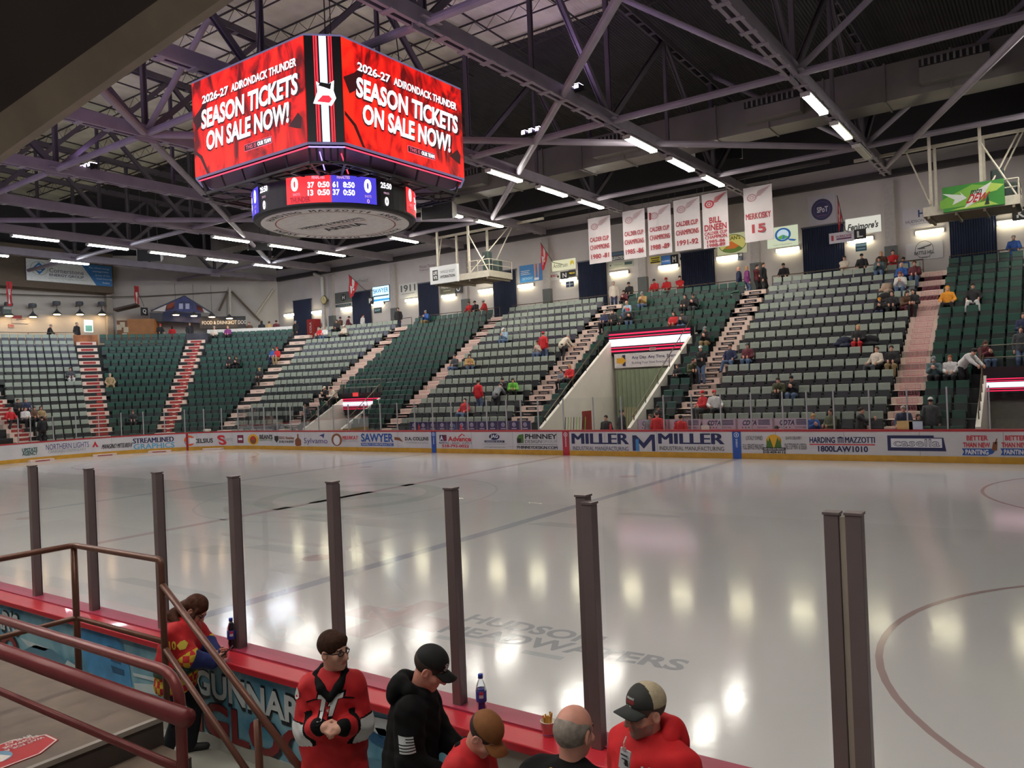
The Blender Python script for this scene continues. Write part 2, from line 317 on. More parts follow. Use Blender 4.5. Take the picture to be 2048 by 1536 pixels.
# ---- X ties and plan bracing, roof tube members
for i, yb in enumerate((12.6, 23.6, 34.7)):
    mb = MB(); mb.tube([(-46, yb, ZB), (40, yb, ZB)], .13, 10)
    tag(mb.build('roof_tie', STEEL), 'long steel tie beam along the roof, %s' % ('over the middle of the rink', 'over the far boards', 'nearest the far wall banners')[i], 'tie beam', 'long roof ties')
def tubes(name, pts, r, label, cat, grp):
    mb = MB(); mb.tube(pts, r, 12); return tag(mb.build(name, STEEL), label, cat, grp)
BR = [(((-10.06, 12.6), (11.12, 34.7)), 'from behind the scoreboard to the far blue line truss'), (((11.12, 12.6), (-10.06, 34.7)), 'from overhead down past the scoreboard to the banners'),
      (((-31.24, 12.6), (-10.06, 34.7)), 'at the end wall side, sloping to the hanging camera deck'), (((-10.06, 12.6), (-31.24, 34.7)), 'at the end wall side, sloping to the far corner'),
      (((11.12, 39.6), (18.18, 23.6)), 'thick one from the far wall to overhead right'), (((-10.06, 12.6), (0.5, 1.5)), 'behind the overhead beam, upper corner'), (((-31.24, 12.6), (-20.6, 1.5)), 'far one in the upper corner'),]
for (a, b), l in BR: tubes('brace_tube', [V3(*a, ZB-.02), V3(*b, ZB-.02)], .14, 'grey diagonal roof brace tube, '+l, 'roof brace', 'diagonal roof braces')
zz = roofz(24)-.8
SW = [((4.06, 23.6), (11.12, 23.6)), ((-10.06, 23.6), (-3.0, 23.6)), ((18.18, 23.6), (11.12, 23.6)), ((-3., 12.6), (-10.06, 12.6)), ((4.06, 34.7), (11.12, 34.7)), ((-3., 34.7), (4.06, 34.7)), ((18.18, 34.7), (11.12, 34.7))]
for i, (a, b) in enumerate(SW): tubes('sway_brace', [V3(*a, zz), V3(*b, ZB)], .11, 'steep grey sway brace between roof truss top and bottom chords', 'sway brace', 'sway braces in the roof')
# ---- bar joists under the deck (fine lattice)
JM = M((52, 48, 46), .6); JL = ['above the %s' % s for s in ()]
for k in range(15):
    y = -7+k*2.35; mb = MB(); z0 = roofz(y)-.12; z1 = z0-.55
    mb.bar((-45, y, z0), (40, y, z0), .06, .06); mb.bar((-45, y, z1), (40, y, z1), .05, .05)
    x = -45
    while x < 39: mb.tube([(x, y, z1), (x+.6, y, z0), (x+1.2, y, z1)], .014, 4, 0, False); x += 1.2
    tag(mb.build('roof_joist', JM), 'thin dark open-web roof joist under the pale insulated deck', 'roof joist', 'open-web joists under the roof deck')
for k in range(24):
    x = -44+k*3.53
    if min(abs(x-q) for q in TX) < .4: continue
    mb = MB()
    for a, b in ((-8, 12.95), (12.95, 27)): mb.bar((x, a, roofz(a)-.66), (x, b, roofz(b)-.66), .05, .06)
    tag(mb.build('joist_bridging', JM), 'thin dark bridging bar crossing the roof joists', 'bridging bar', 'bridging bars across the joists')
# ---- air duct along the far side
DM = M((112, 106, 102), .5, .4, var=.1, scale=.8); d = thing('air_duct', 'long grey rectangular air duct running above the far seats', 'air duct', (0, 32.2, 14.2)); L = local((0, 32.2, 14.2))
mb = MB(); mb.bx(-34, 40, 31.5, 33.0, 14.25, 15.75); x = -33
while x < 40: mb.bx(x, x+.07, 31.44, 33.06, 14.2, 15.8); x += 2.4
mb.xf(L).build('body', DM, d)
for x in (8.2, 15.2, 0.4, -9, -19):
    mb = MB(); mb.bx(x-1.2, x+1.2, 30.9, 31.5, 14.5, 15.4); mb.bx(x-1.2, x+1.2, 30.86, 30.9, 15.1, 15.4, 1)
    for q in range(10): mb.bx(x-1.1+q*.22, x-1.02+q*.22, 30.8, 30.87, 15.12, 15.38, 0)
    mb.xf(L).build('vent_hood', [DM, M((14, 14, 14), .8)], d)
# ---- roof lamps under the truss chords
LAMPON = ME((255, 251, 240), L_ROOF); LAMPON2 = ME((236, 244, 255), L_ROOF); LAMPDIM = ME((255, 244, 214), 5.); LAMPOFF = M((205, 200, 190), .5); HOUS = M((200, 198, 190), .5)
def roof_lamp(x, y, on, label, i=0):
    t = thing('strip_light', label, 'strip light', (x, y, 13.06), 0, 'strip lights under the roof trusses')
    mb = MB(); mb.box((0, 0, .1), (.36, 2.62, .06)); mb.box((0, 0, .15), (.12, 2.5, .06)); mb.build('housing', HOUS, t)
    for e in (-1, 1): mb = MB(); mb.box((0, e*1.285, .03), (.34, .04, .1)); mb.build('end_cap', HOUS, t)
    mb = MB(); mb.box((0, 0, .035), (.28, 2.5, .07)); mb.build('diffuser', on, t, bevel=.02)
tl = {-38.3: 'the end wall', -31.24: 'the farthest truss', -24.18: 'the second truss from the end wall', -17.12: 'the third truss from the end wall', -10.06: 'the truss behind the scoreboard', -3.0: 'the truss above the scoreboard', 4.06: 'the banners truss', 11.12: 'the blue line truss', 18.18: 'the overhead truss', 25.24: 'the truss behind the camera'}
for x in TRUSS_X:
    x = round(x, 2)
    if x > 26 or x == 25.24 or x < -38: continue
    for j, y in enumerate((26.26, 30.45, 34.45)):
        on = LAMPON2 if x < -28 else LAMPON
        if x == 11.12 and j: on = LAMPDIM if j == 1 else LAMPOFF
        st = 'lit' if on in (LAMPON, LAMPON2) else 'faintly lit' if on is LAMPDIM else 'unlit'
        roof_lamp(x, y, on, '%s white strip light under %s, %s' % (st, tl[x], ('innermost over the ice', 'middle of three', 'nearest far wall')[j]))
    for j, y in enumerate((-.36, -4.55, -8.6)): roof_lamp(x, y, LAMPON, 'near-side strip light under %s, %s' % (tl[x], ('over the boards', 'above the first near rows', 'farthest back')[j]))
for x in (-31.24, -38.3):
    for j, y in enumerate((18., 23.2)) if x < -38 else enumerate((17.9, 22.2)): roof_lamp(x-.0, y, LAMPON2, 'cool white strip light %s the end wall banner, %s' % ('over' if x > -35 else 'just before', 'at the picture edge side' if y < 20 else 'on the corner side'))
ORDW = ('first', 'second', 'third', 'fourth', 'fifth')
# ---- lavender stage lamps washing the roof steel
for (x, y), l in (((4.06, 20.6), 'beyond the scoreboard on the banners truss'), ((0.4, 23.6), 'on the tie above the scoreboard'), ((-10.06, 8.5), 'behind the overhead beam'), ((-17.12, 14.), 'on the third truss'), ((-3., 3.), 'on the scoreboard truss near side'), ((11.12, 12.), 'overhead on the blue line truss')):
    zl_ = 13.7; t = thing('stage_light', 'small black stage light with glowing lavender lenses, '+l, 'stage light', (x, y, 13.7), 0, 'stage lights on the roof steel')
    for s in (-.35, 0, .35): mb = MB(); mb.box((s, 0, .1), (.22, .35, .2)); mb.build('housing', M((20, 20, 22), .5), t); mb = MB(); mb.box((s, 0, .21), (.18, .3, .02)); mb.build('lens', ME((214, 180, 255), 110.), t); mb = MB(); mb.box((s, -.18, .1), (.18, .02, .12)); mb.build('lens', ME((230, 215, 255), 3.), t)
    mb = MB(); mb.bar((-.6, 0, -.02), (.6, 0, -.02), .05, .05); mb.build('bracket', M((30, 30, 32), .5), t)
for k, (x, y) in enumerate(((-24., -1.), (-14.5, -1.), (-6.5, -1.), (1., -1.), (7.6, -1.))):  # added lamps out of view, to throw lavender onto the chord undersides
    t = thing('added_wash_light', 'black lavender-lensed wash light on the near-side pipe, %s from end wall' % ORDW[k], 'wash light', (x, y, 9.6), 0, 'wash lights on the near-side roof steel')
    mb = MB(); mb.obox((0, 0, 0), X_*.32, unit(V3(0, .87, -.5))*.2, unit(V3(0, .5, .87))*.12); mb.build('housing', M((20, 20, 22), .5), t); mb = MB(); mb.obox(unit(V3(0, .5, .87))*.13, X_*.29, unit(V3(0, .87, -.5))*.17, unit(V3(0, .5, .87))*.01); mb.build('lens', ME((190, 150, 255), 300.), t)
    mb = MB(); mb.tube([(0, -.1, 0), (0, -.1, .45)], .03, 6); mb.build('yoke', M((30, 30, 32), .5), t)
mb = MB(); mb.tube([(-38, -1.1, 10.05), (16, -1.1, 10.05)], .05, 8)  # added pipe, unseen, only to hold the added wash lamps
for x in (-31.24, -17.12, -3., 11.12): mb.tube([(x, -1.1, 10.05), (x, -1.1, ZB)], .02, 6)
tag(mb.build('added_lamp_pipe', M((50, 48, 52), .5)), 'dark hanging pipe above the near boards carrying the wash lights', 'lighting pipe')
# ================================================================ rink boards
WHITEB = M((205, 203, 205), .35, var=.05, scale=1.5, coat=.3); YELL = M((196, 148, 42), .4, var=.12, scale=3); REDCAP = M((168, 40, 46), .4, var=.06, scale=4)
def bd(s, z, off=0.):        # far boards: s = X on the straight, continues round the corner to the left
    if s >= -HL+CRN: return V3(s, HW-off, z)
    a = (-HL+CRN-s)/CRN
    if a <= math.pi/2: return V3(-HL+CRN-(CRN-off)*math.sin(a), HW-CRN+(CRN-off)*math.cos(a), z)
    return V3(-HL+off, HW-CRN-(a-math.pi/2)*CRN, z)
SEND = -HL+CRN-CRN*math.pi/2-9
ss = [40., 30, 20, 10, 0, -10, -20]+[-HL+CRN-CRN*math.pi/2*i/24 for i in range(25)]+[SEND]
board = thing('rink_board', 'white advertising boards with yellow kick strip along the far side of the ice', 'rink boards', (0, HW, 0)); L = local((0, HW, 0))
def strip(z0, z1, o0, o1, m, name, parent, L):
    mb = MB(); vs = []; fs = []
    for s in ss: vs += [bd(s, z0, o1), bd(s, z1, o1), bd(s, z1, o0), bd(s, z0, o0)]
    for i in range(len(ss)-1):
        for k in range(4): fs.append((4*i+k, 4*i+(k+1) % 4, 4*i+4+(k+1) % 4, 4*i+4+k))
    mb.add(vs, fs); return mb.xf(L).build(name, m, parent)
strip(.2, 1.06, -.12, 0, WHITEB, 'panel', board, L); strip(0, .22, -.1, .015, YELL, 'kick_strip', board, L); strip(1.05, 1.12, -.3, .02, REDCAP, 'cap_rail', board, L)
mb = MB()
for s in [-20.+2.44*k for k in range(20)]+[-24, -26.5, -29, -31.5, -34]:
    a, b = bd(s-.006, 0, .004), bd(s+.006, 0, .004); mb.poly([a+Z_*.24, b+Z_*.24, b+Z_*1.04, a+Z_*1.04])
mb.xf(L).build('seam', M((120, 120, 124), .6), board)
for s, w, rgb in ((-7.77, .31, (36, 78, 158)), (7.77, .34, (38, 84, 166)), (0, .34, (176, 32, 52))):
    mb = MB(); mb.poly([bd(s-w/2, .0, .02), bd(s+w/2, 0, .02), bd(s+w/2, 1.06, .02), bd(s-w/2, 1.06, .02)])
    annulus(mb, bd(s, .93, .026), X_, Z_, .1, .075, 1); shape(mb, [(-.5, -.5), (.5, -.5), (.5, .5), (-.5, .5)], bd(s, .93, .026), X_, Z_, .05, .09, 1)
    write(mb, 'ENERGY' if s == 7.77 else ('POWERADE' if s else 'ADIRONDACK'), bd(s, .6, .026), -Z_, X_, .34 if s else .46, .075, 1)
    mb.xf(L).build('line_marker', [M(rgb, .4), M((214, 222, 234), .4)], board)
mb = MB(); mb.poly([bd(-27.2, 0, .02), bd(-27.06, 0, .02), bd(-27.06, 1.06, .02), bd(-27.2, 1.06, .02)]); mb.xf(L).build('line_marker', M((150, 24, 34), .4), board)
INK = dict(navy=(28, 34, 82), black=(26, 26, 30), blue=(36, 84, 160), red=(196, 40, 52), grey=(150, 152, 158), teal=(26, 90, 82), lblue=(92, 164, 196), orange=(220, 96, 40), green=(70, 110, 40), gold=(222, 168, 40), brown=(128, 74, 40), white=(226, 226, 230), maroon=(120, 30, 60), sky=(60, 130, 190), purple=(66, 56, 122))
IK = list(INK); INKM = [M(INK[k], .4, var=.03) for k in IK]; K = {k: i for i, k in enumerate(IK)}
def ad(name, items):           # items: (kind, pixel box u0,v0,u1,v1, text or shape, ink, ...)
    mb = MB()
    for it in items:
        kind, u0, v0, u1, v1 = it[:5]; um, vm = (u0+u1)/2, (v0+v1)/2
        def at(u, v):
            if u > 515: P = PX(u, v, 1, HW-.01); return P[0], P[2]
            lo, hi = SEND+8, -HL+CRN+1
            for _ in range(40):
                m_ = (lo+hi)/2; 
                if to_px(bd(m_, .6))[0] < u: lo = m_
                else: hi = m_
            P = bd(lo, 0); d = depth_of(P); b, t = to_px(P)[1], to_px(P+Z_)[1]; return lo, (b-v)/(b-t)
        s0, _z = at(u0, vm); s1, _z = at(u1, vm); _s, z0 = at(um, v1); _s, z1 = at(um, v0); w, h, sc, zc = s1-s0, z1-z0, (s0+s1)/2, (z0+z1)/2
        t = MB(); c0 = V3(0, 0, 0)
        if kind == 't': write(t, it[5], c0, X_, Y_, w, h, K[it[6]], it[7] if len(it) > 7 else .03, it[8] if len(it) > 8 and not isinstance(it[8], tuple) else 0)
        elif kind == 'p': shape(t, it[5], c0, X_, Y_, w, h, K[it[6]])
        elif kind == 'r': annulus(t, c0, X_*w/2/max(1e-6, h/2), Y_, h/2, h/2*it[7], K[it[6]])
        lift = it[-1] if isinstance(it[-1], tuple) else (0.006,)
        mb.add([bd(sc+p[0], zc+p[1], .006+lift[0]-p[2]) for p in t.v], t.f, 0)
        for i in range(len(t.m)): mb.m[-len(t.m)+i] = t.m[i]
    mb.xf(L).build(name, INKM, board)
SQ = [(-.5, -.5), (.5, -.5), (.5, .5), (-.5, .5)]; EL = ell(28); UP = (.012,)
ad('advert', [('p', 22, 893, 40, 917, [(-.5, -.5), (-.1, .5), (.1, .5), (.5, -.3), (.1, -.5), (.05, .1)], 'teal'), ('t', 36, 896, 75, 904, 'UPSTATE', 'teal'), ('t', 40, 903, 75, 911, 'AGENCY', 'teal')])
ad('advert', [('t', 92, 886, 178, 897, 'NORTHERN LIGHTS', 'purple', .0), ('t', 96, 898, 172, 904, 'CANNABIS DISPENSARY', 'grey', 0.), ('p', 184, 882, 197, 894, [(-.5, -.5), (-.2, 0), (-.18, .1), (0, .5), (.18, .1), (.2, 0), (.5, -.5), (.15, -.5), (0, -.1), (-.15, -.5)], 'red')])
ad('advert', [('t', 204, 887, 264, 896, 'MANGINO MITSUBISHI', 'black', .05, .3), ('t', 266, 875, 348, 885, 'STREAMLINED', 'navy', .04), ('t', 267, 886, 349, 897, 'GRAPHICS', 'lblue', .02)])
ad('advert', [('r', 368, 871, 390, 892, '', 'orange', .62), ('p', 380, 876, 392, 887, SQ, 'white', UP), ('p', 368, 883, 378, 893, [(-.5, .5), (.1, .5), (.4, -.1), (.5, -.5), (-.1, -.3)], 'grey', UP), ('t', 387, 877, 426, 886, 'CELSIUS', 'black')])
ad('advert', [('t', 436, 870, 452, 890, 'S', 'red', .1, -.3), ('t', 447, 874, 465, 884, 'Sports', 'grey', 0.), ('p', 475, 870, 487, 886, SQ, 'maroon'), ('p', 477, 876, 485, 880, SQ, 'white', UP)])
ad('advert', [('p', 496, 868, 517, 890, EL, 'gold'), ('p', 500, 872, 513, 888, EL, 'brown', UP), ('p', 503, 873, 510, 880, EL, 'red', (.018,)), ('t', 519, 869, 545, 878, "BEAN'S", 'black', .05), ('t', 519, 877, 545, 882, 'COUNTRY STORE', 'green', 0.)])
ad('advert', [('p', 549, 872, 557, 885, [(-.5, .5), (.5, .5), (.5, -.1), (0, -.5), (-.5, -.1)], 'black'), ('t', 558, 873, 589, 880, 'SSG Seeley', 'brown', .04), ('t', 558, 881, 588, 887, '(518) 514-8707', 'black', .03), ('p', 590, 868, 602, 892, [(-.5, -.4), (-.5, 0), (-.12, .2), (-.12, .5), (.12, .5), (.12, .2), (.5, 0), (.5, -.4), (.3, -.5), (-.3, -.5)], 'brown')])
ad('advert', [('t', 608, 876, 655, 890, 'Sylvamo', 'purple', .0), ('p', 638, 867, 649, 877, [(-.5, .1), (.5, .5), (.3, -.5), (.05, -.1)], 'purple')])
ad('advert', [('p', 663, 867, 684, 892, EL, 'brown'), ('p', 667, 871, 680, 890, EL, 'white', UP), ('t', 685, 872, 716, 879, 'MEERKAT', 'red', .08), ('t', 685, 880, 716, 884, 'PEST CONTROL', 'grey', 0.)])
ad('advert', [('t', 722, 867, 787, 884, 'SAWYER', 'blue', .03), ('p', 722, 886, 787, 892, SQ, 'blue'), ('t', 724, 887, 785, 891, 'FAMILY CHIROPRACTIC', 'white', 0., UP)])
ad('advert', [('p', 789, 873, 806, 884, [(-.5, .4), (.1, .3), (.5, -.5), (0, -.2), (-.5, -.1)], 'brown'), ('t', 810, 874, 857, 881, 'D.A. COLLINS', 'black', .03), ('t', 812, 884, 857, 887, 'COMPANIES', 'grey', 0.)])
ad('advert', [('p', 879, 870, 893, 882, SQ, 'navy'), ('p', 887, 870, 893, 882, SQ, 'maroon', UP), ('t', 880, 871, 887, 881, 'A', 'white', .1, 0, (.02,)), ('t', 896, 873, 942, 883, 'Advance', 'red', .05), ('t', 878, 884, 944, 888, 'RENTAL - SALES - SUPPLY', 'navy', 0.), ('t', 884, 889, 938, 895, '518-792-0022', 'red', .04), ('p', 915, 867, 929, 875, [(-.5, -.5), (-.3, -.5), (.2, .3), (.5, -.3), (.5, .1), (.1, .5)], 'red')])
ad('advert', [('p', 978, 867, 999, 880, EL, 'navy'), ('t', 981, 869, 996, 878, 'JAG', 'white', .08, .2, UP), ('p', 969, 881, 1009, 885, SQ, 'navy'), ('t', 972, 882, 1006, 884.4, 'DESIGN BUILD', 'white', 0., UP), ('t', 964, 887, 1014, 889.5, 'CONSTRUCTION MANAGEMENT', 'grey', 0.), ('t', 968, 893, 1010, 896, 'www.jagdesignbuild.com', 'black', 0.)])
ad('advert', [('p', 1034, 868, 1047, 886, [(-.5, -.5), (-.5, .1), (-.2, .4), (.5, .5), (.5, -.5)], 'green'), ('p', 1034, 877, 1042, 886, SQ, 'black', UP), ('t', 1050, 868, 1114, 878, 'PHINNEY', 'black', .03), ('t', 1050, 880, 1083, 886, 'DESIGN', 'black', 0.), ('t', 1084, 880, 1114, 886, 'GROUP', 'grey', 0.), ('p', 1034, 888.5, 1114, 889.2, SQ, 'black'), ('t', 1034, 892, 1115, 898, 'PHINNEYDESIGN.COM', 'black', .03)])
for u0, nm in ((1143, 0), (1316, 1)):
    d = u0-1143; ad('advert', [('t', 1143+d, 867, 1258+d+(18 if nm else 0), 888, 'MILLER', 'navy', .09), ('t', 1146+d, 893, 1257+d+(18 if nm else 0), 901, 'INDUSTRIAL MANUFACTURING', 'navy' if not nm else 'black', .0)])
ad('advert', [('p', 1265, 869, 1310, 902, [(-.5, -.5), (-.5, .45), (-.32, .45), (0, -.02), (.32, .5), (.5, .5), (.5, -.5), (.36, -.5), (.36, .2), (0, -.36), (-.36, .2), (-.36, -.5)], 'navy'), ('p', 1272, 878, 1278, 902, SQ, 'sky', UP)])
ad('advert', [('p', 1532, 869, 1563, 896, EL, 'gold'), ('p', 1532, 874, 1547, 897, [(-.5, -.5), (-.35, .4), (-.2, .1), (0, .5), (.5, -.5)], 'green', UP), ('p', 1548, 874, 1563, 897, [(-.5, -.5), (0, .5), (.2, .1), (.35, .4), (.5, -.5)], 'green', UP), ('p', 1526, 895, 1571, 901, SQ, 'black', (.018,)), ('t', 1528, 896, 1569, 900, 'NEW ENGLAND PRINTING', 'white', 0., (.024,)), ('t', 1526, 902, 1571, 907, '518-409-4113', 'black', .04), ('t', 1492, 872, 1525, 880, 'LOCALLY OWNED', 'black', 0.), ('t', 1486, 888, 1527, 899, 'FULL SERVICE MAILINGS', 'black', 0.), ('t', 1571, 873, 1603, 880, 'QUICK DELIVERY', 'black', 0.), ('t', 1569, 887, 1613, 899, 'ONE STOP PRINT & DESIGN', 'black', 0.)])
ad('advert', [('t', 1619, 874, 1670, 886, 'HARDING', 'navy', .04), ('t', 1690, 874, 1750, 886, 'MAZZOTTI', 'navy', .04), ('p', 1674, 873, 1687, 877, [(-.5, -.5), (-.5, -.1), (0, .5), (.5, -.1), (.5, -.5)], 'navy')]+[('p', 1675.5+k*3.2, 877.5, 1677.2+k*3.2, 886, SQ, 'navy') for k in range(4)]+[('p', 1619, 888, 1750, 890.2, SQ, 'red'), ('t', 1636, 892, 1736, 904, '1800LAW1010', 'navy', .06)])
ad('advert', [('p', 1775, 871, 1892, 902, [(-.5, -.5), (-.5, .5), (.3, .5), (.3, .36), (.46, .36), (.5, -.5)], 'navy'), ('p', 1782, 877, 1884, 895, [(-.5, -.5), (-.5, .5), (.5, .5), (.5, -.5)], 'white', UP), ('t', 1787, 878, 1880, 893, 'casella', 'navy', .02, 0, (.018,)), ('t', 1788, 879.5, 1879, 892, 'casella', 'white', -.012, 0, (.024,))])
for d in (0, 77):
    ad('advert', [('t', 1933+d, 871, 1976+d, 881, 'BETTER', 'red', .05), ('t', 1926+d, 885, 1980+d, 895, 'THAN NEW', 'red', .05), ('p', 1924+d, 897, 1991+d, 911, [(-.5, -.5), (-.44, 0), (-.5, .5), (.4, .5), (.5, .3), (.42, -.2), (.25, -.5)], 'blue'), ('t', 1931+d, 899, 1977+d, 909, 'PAINTING', 'white', .05, 0, UP), ('p', 1983+d, 884, 1995+d, 901, [(-.5, -.5), (-.2, .5), (.5, .5), (.4, -.5)], 'brown', UP), ('p', 1989+d, 877, 1995+d, 888, [(-.5, -.5), (.1, .5), (.5, .5), (0, -.5)], 'brown', UP)])
# ---- far glass and stanchions
STAN = M((176, 176, 178), .4, .3); GL = MGLASS()
xs = [-21.3+1.22*k for k in range(13)]+[-5.61, -4.45, -3.29, -2.46, -1.5, -.14, 1.39, 2.76, 4.71, 5.93, 7.14, 8.35, 9.55, 10.43, 11.38, 12.58, 13.8, 15.02, 16.24, 17.46, 18.7, 19.9, 21.1]
sl = [-HL+CRN-CRN*math.pi/2+.1-1.22*k for k in range(1, 5)]+[-HL+CRN-.45-1.22*k for k in range(11, -1, -1)]
allp = sorted(sl+[x for x in xs if x > -21.9]); allp = [s for s in allp if s > SEND+1]
for i, s in enumerate(allp):
    P = bd(s, 1.12, -.1); z = 2.56; mb = MB(); mb.bx(-.022, .022, -.03, .03, 0, z-1.12)
    o = mb.build('glass_stanchion', STAN); o.location = P; a = 0 if s > -HL+CRN else (-HL+CRN-s)/CRN; o.rotation_euler = (0, 0, min(a, math.pi/2))
    tag(o, 'slim grey upright holding the clear panels on the far boards', 'stanchion', 'grey uprights along the far boards')
for i in range(len(allp)-1):
    a, b = allp[i], allp[i+1]
    mb = MB(); A, B = bd(a+.03, 1.12, -.095), bd(b-.03, 1.12, -.095); n = unit(np.cross(B-A, Z_))*.012; mb.slab([A, B, B+Z_*1.42, A+Z_*1.42], n)
    tag(mb.build('rink_glass', GL), 'clear panel standing between two grey uprights on the far boards', 'glass pane', 'clear panes along the far boards')
# ================================================================ far stands
RISE, RUN, Y1, Z1 = .51, .82, 27.5, .85; NR = 15
AX, AY = -HL+CRN, HW-CRN
def seatpos(i, s, straight):         # seat-back line of row i; s = X or angle in degrees
    if straight: return V3(s, Y1+RUN*(i-1), Z1+RISE*(i-1)), 0.
    r = CRN+1.6+RUN*(i-1); a = math.radians(s); return V3(AX-r*math.sin(a), AY+r*math.cos(a), Z1+RISE*(i-1)), a
def rowr(i): return CRN+1.6+RUN*(i-1)
TUN = (-2.0, 2.78, 9); TUN2 = (-18.75, -15.35, 4); TUN3 = (15.75, 20.5, 4)
def blocked(i, x0, x1):
    for a, b, n in (TUN, TUN2, TUN3):
        if i <= n and x1 > a-.05 and x0 < b+.05: return True
    return False
RISERM = M((24, 28, 30), .7, var=.15, scale=2); TREADM = M((58, 62, 62), .75, var=.12, scale=2)
st = thing('seating_terrace', 'dark stepped seating terrace on the far side of the ice', 'seating terrace', (0, 33, 0)); L = local((0, 33, 0))
mb = MB()
for i in range(0, NR):
    yb = Y1+RUN*(i-1)+.07; yf = yb-RUN; z = Z1+RISE*(i-1); z0 = max(-.1, z-.9)
    segs = [(-HL+CRN, 42.)]
    for a, b, n in (TUN, TUN2, TUN3):
        if i <= n: segs = [q for (u, w) in segs for q in ((u, min(w, a)), (max(u, b), w)) if q[1]-q[0] > .01]
    for u, w in segs: mb.bx(u, w, yf, yb+(.02 if i == NR-1 else .3), z0, z)
mb.xf(L).build('straight_terrace', RISERM, st)
mb = MB()
for i in range(0, NR):
    z = Z1+RISE*(i-1); z0 = max(-.1, z-.9); ro = rowr(i)+.07; ri = ro-RUN
    for t in range(0, 90, 5):
        P = []
        for r, tt in ((ri, t), (ri, t+5), (ro+.25, t+5), (ro+.25, t)):
            a = math.radians(tt); P.append(V3(AX-r*math.sin(a), AY+r*math.cos(a), z0))
        mb.slab(P[::-1], (0, 0, z-z0))
    mb.bx(AX-ro-.25, AX-ri, 0, AY, z0, z)
mb.xf(L).build('corner_terrace', RISERM, st)
mb = MB()                                             # top parapet of the terrace
zt = CONC+.02; mb.bx(AX, 42, Y1+RUN*13+.1, Y1+RUN*13+.4, 6.9, CONC+.12)
mb.xf(L).build('top_curb', M((70, 74, 74), .7), st)
# ---- seats
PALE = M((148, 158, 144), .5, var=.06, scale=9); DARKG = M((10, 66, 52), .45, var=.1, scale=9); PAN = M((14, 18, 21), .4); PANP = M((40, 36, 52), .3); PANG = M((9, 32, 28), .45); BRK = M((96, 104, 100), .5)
def seat_part(kind):
    b = bmesh.new()
    def blk(sx, sy, sz, M4, bev):
        r = bmesh.ops.create_cube(b, size=1, matrix=M4 @ Matrix.Diagonal((sx, sy, sz, 1)))
        if bev:
            es = {e for v in r['verts'] for e in v.link_edges}; bmesh.ops.bevel(b, geom=list(es), offset=bev, segments=1, affect='EDGES')
    if kind == 'backrest': blk(.43, .05, .35, Matrix.Translation((0, 0, .67)) @ Matrix.Rotation(-.16, 4, 'X'), .016)
    if kind == 'seat_pan': blk(.44, .07, .38, Matrix.Translation((0, -.15, .385)) @ Matrix.Rotation(-.22, 4, 'X'), .02)
    if kind == 'bracket':
        for s in (-1, 1): blk(.025, .16, .06, Matrix.Translation((s*.235, -.09, .40)), 0); blk(.03, .03, .4, Matrix.Translation((s*.235, -.02, .2)), 0)
    me = bpy.data.meshes.new(kind); b.to_mesh(me); b.free(); return me
SP = {k: seat_part(k) for k in ('backrest', 'seat_pan', 'bracket')}
SPD = {k: (np.array([v.co[:] for v in m.vertices]), [tuple(p.vertices) for p in m.polygons]) for k, m in SP.items()}
for m in SP.values(): m.materials.append(PALE)
SECT = [(13.95, 24.6, 'd', 'S', 'A'), (5.5, 12.8, 'p', 'S', 'A'), (-3.05, 4.3, 'd', 'S', 'B'), (-11.7, -4.42, 'p', 'S', 'C'), (-20.1, -12.75, 'd', 'S', 'D'), (-21.98, -21.45, 'p', 'S', 'E'),
        (0, 20, 'p', 'C', 'F'), (25, 43.6, 'd', 'C', 'F'), (47.9, 64.6, 'd', 'C', 'G'), (69.3, 88, 'p', 'C', 'H')]
SEATS = []
for a, b, col, kind, nm in SECT:
    for i in range(0, NR):
        if i == 0 and kind == 'S' and (-11 < a < 4 or a == 5.5): continue
        if kind == 'S':
            n = int((b-a+.02)/.503); off = (b-a-n*.503)/2
            for k in range(n):
                x = b-off*0-.2515-k*.503 if nm in 'A' and col == 'p' else a+.2515+k*.503 if col == 'd' and nm == 'A' else b-.2515-k*.503
                if blocked(i, x-.25, x+.25) or (i == 0 and -11 < x < 10.6): continue
                P, r = seatpos(i, x, True); SEATS.append((P, r, col, nm, i, k))
        else:
            r_ = rowr(i); da = math.degrees(.503/r_); lo, hi = a, b
            if a > 0: lo = a+(0 if i > 9 else (9-i)*.12)
            n = int((hi-lo)/da)
            for k in range(n):
                P, r = seatpos(i, lo+da*(k+.5), False); SEATS.append((P, r, col, nm, i, k))
ORD = 'first second third fourth fifth sixth seventh eighth ninth tenth eleventh twelfth thirteenth fourteenth fifteenth sixteenth seventeenth eighteenth nineteenth twentieth twenty-first twenty-second'.split()
OCC = []                                                   # filled by spectators placed on seats
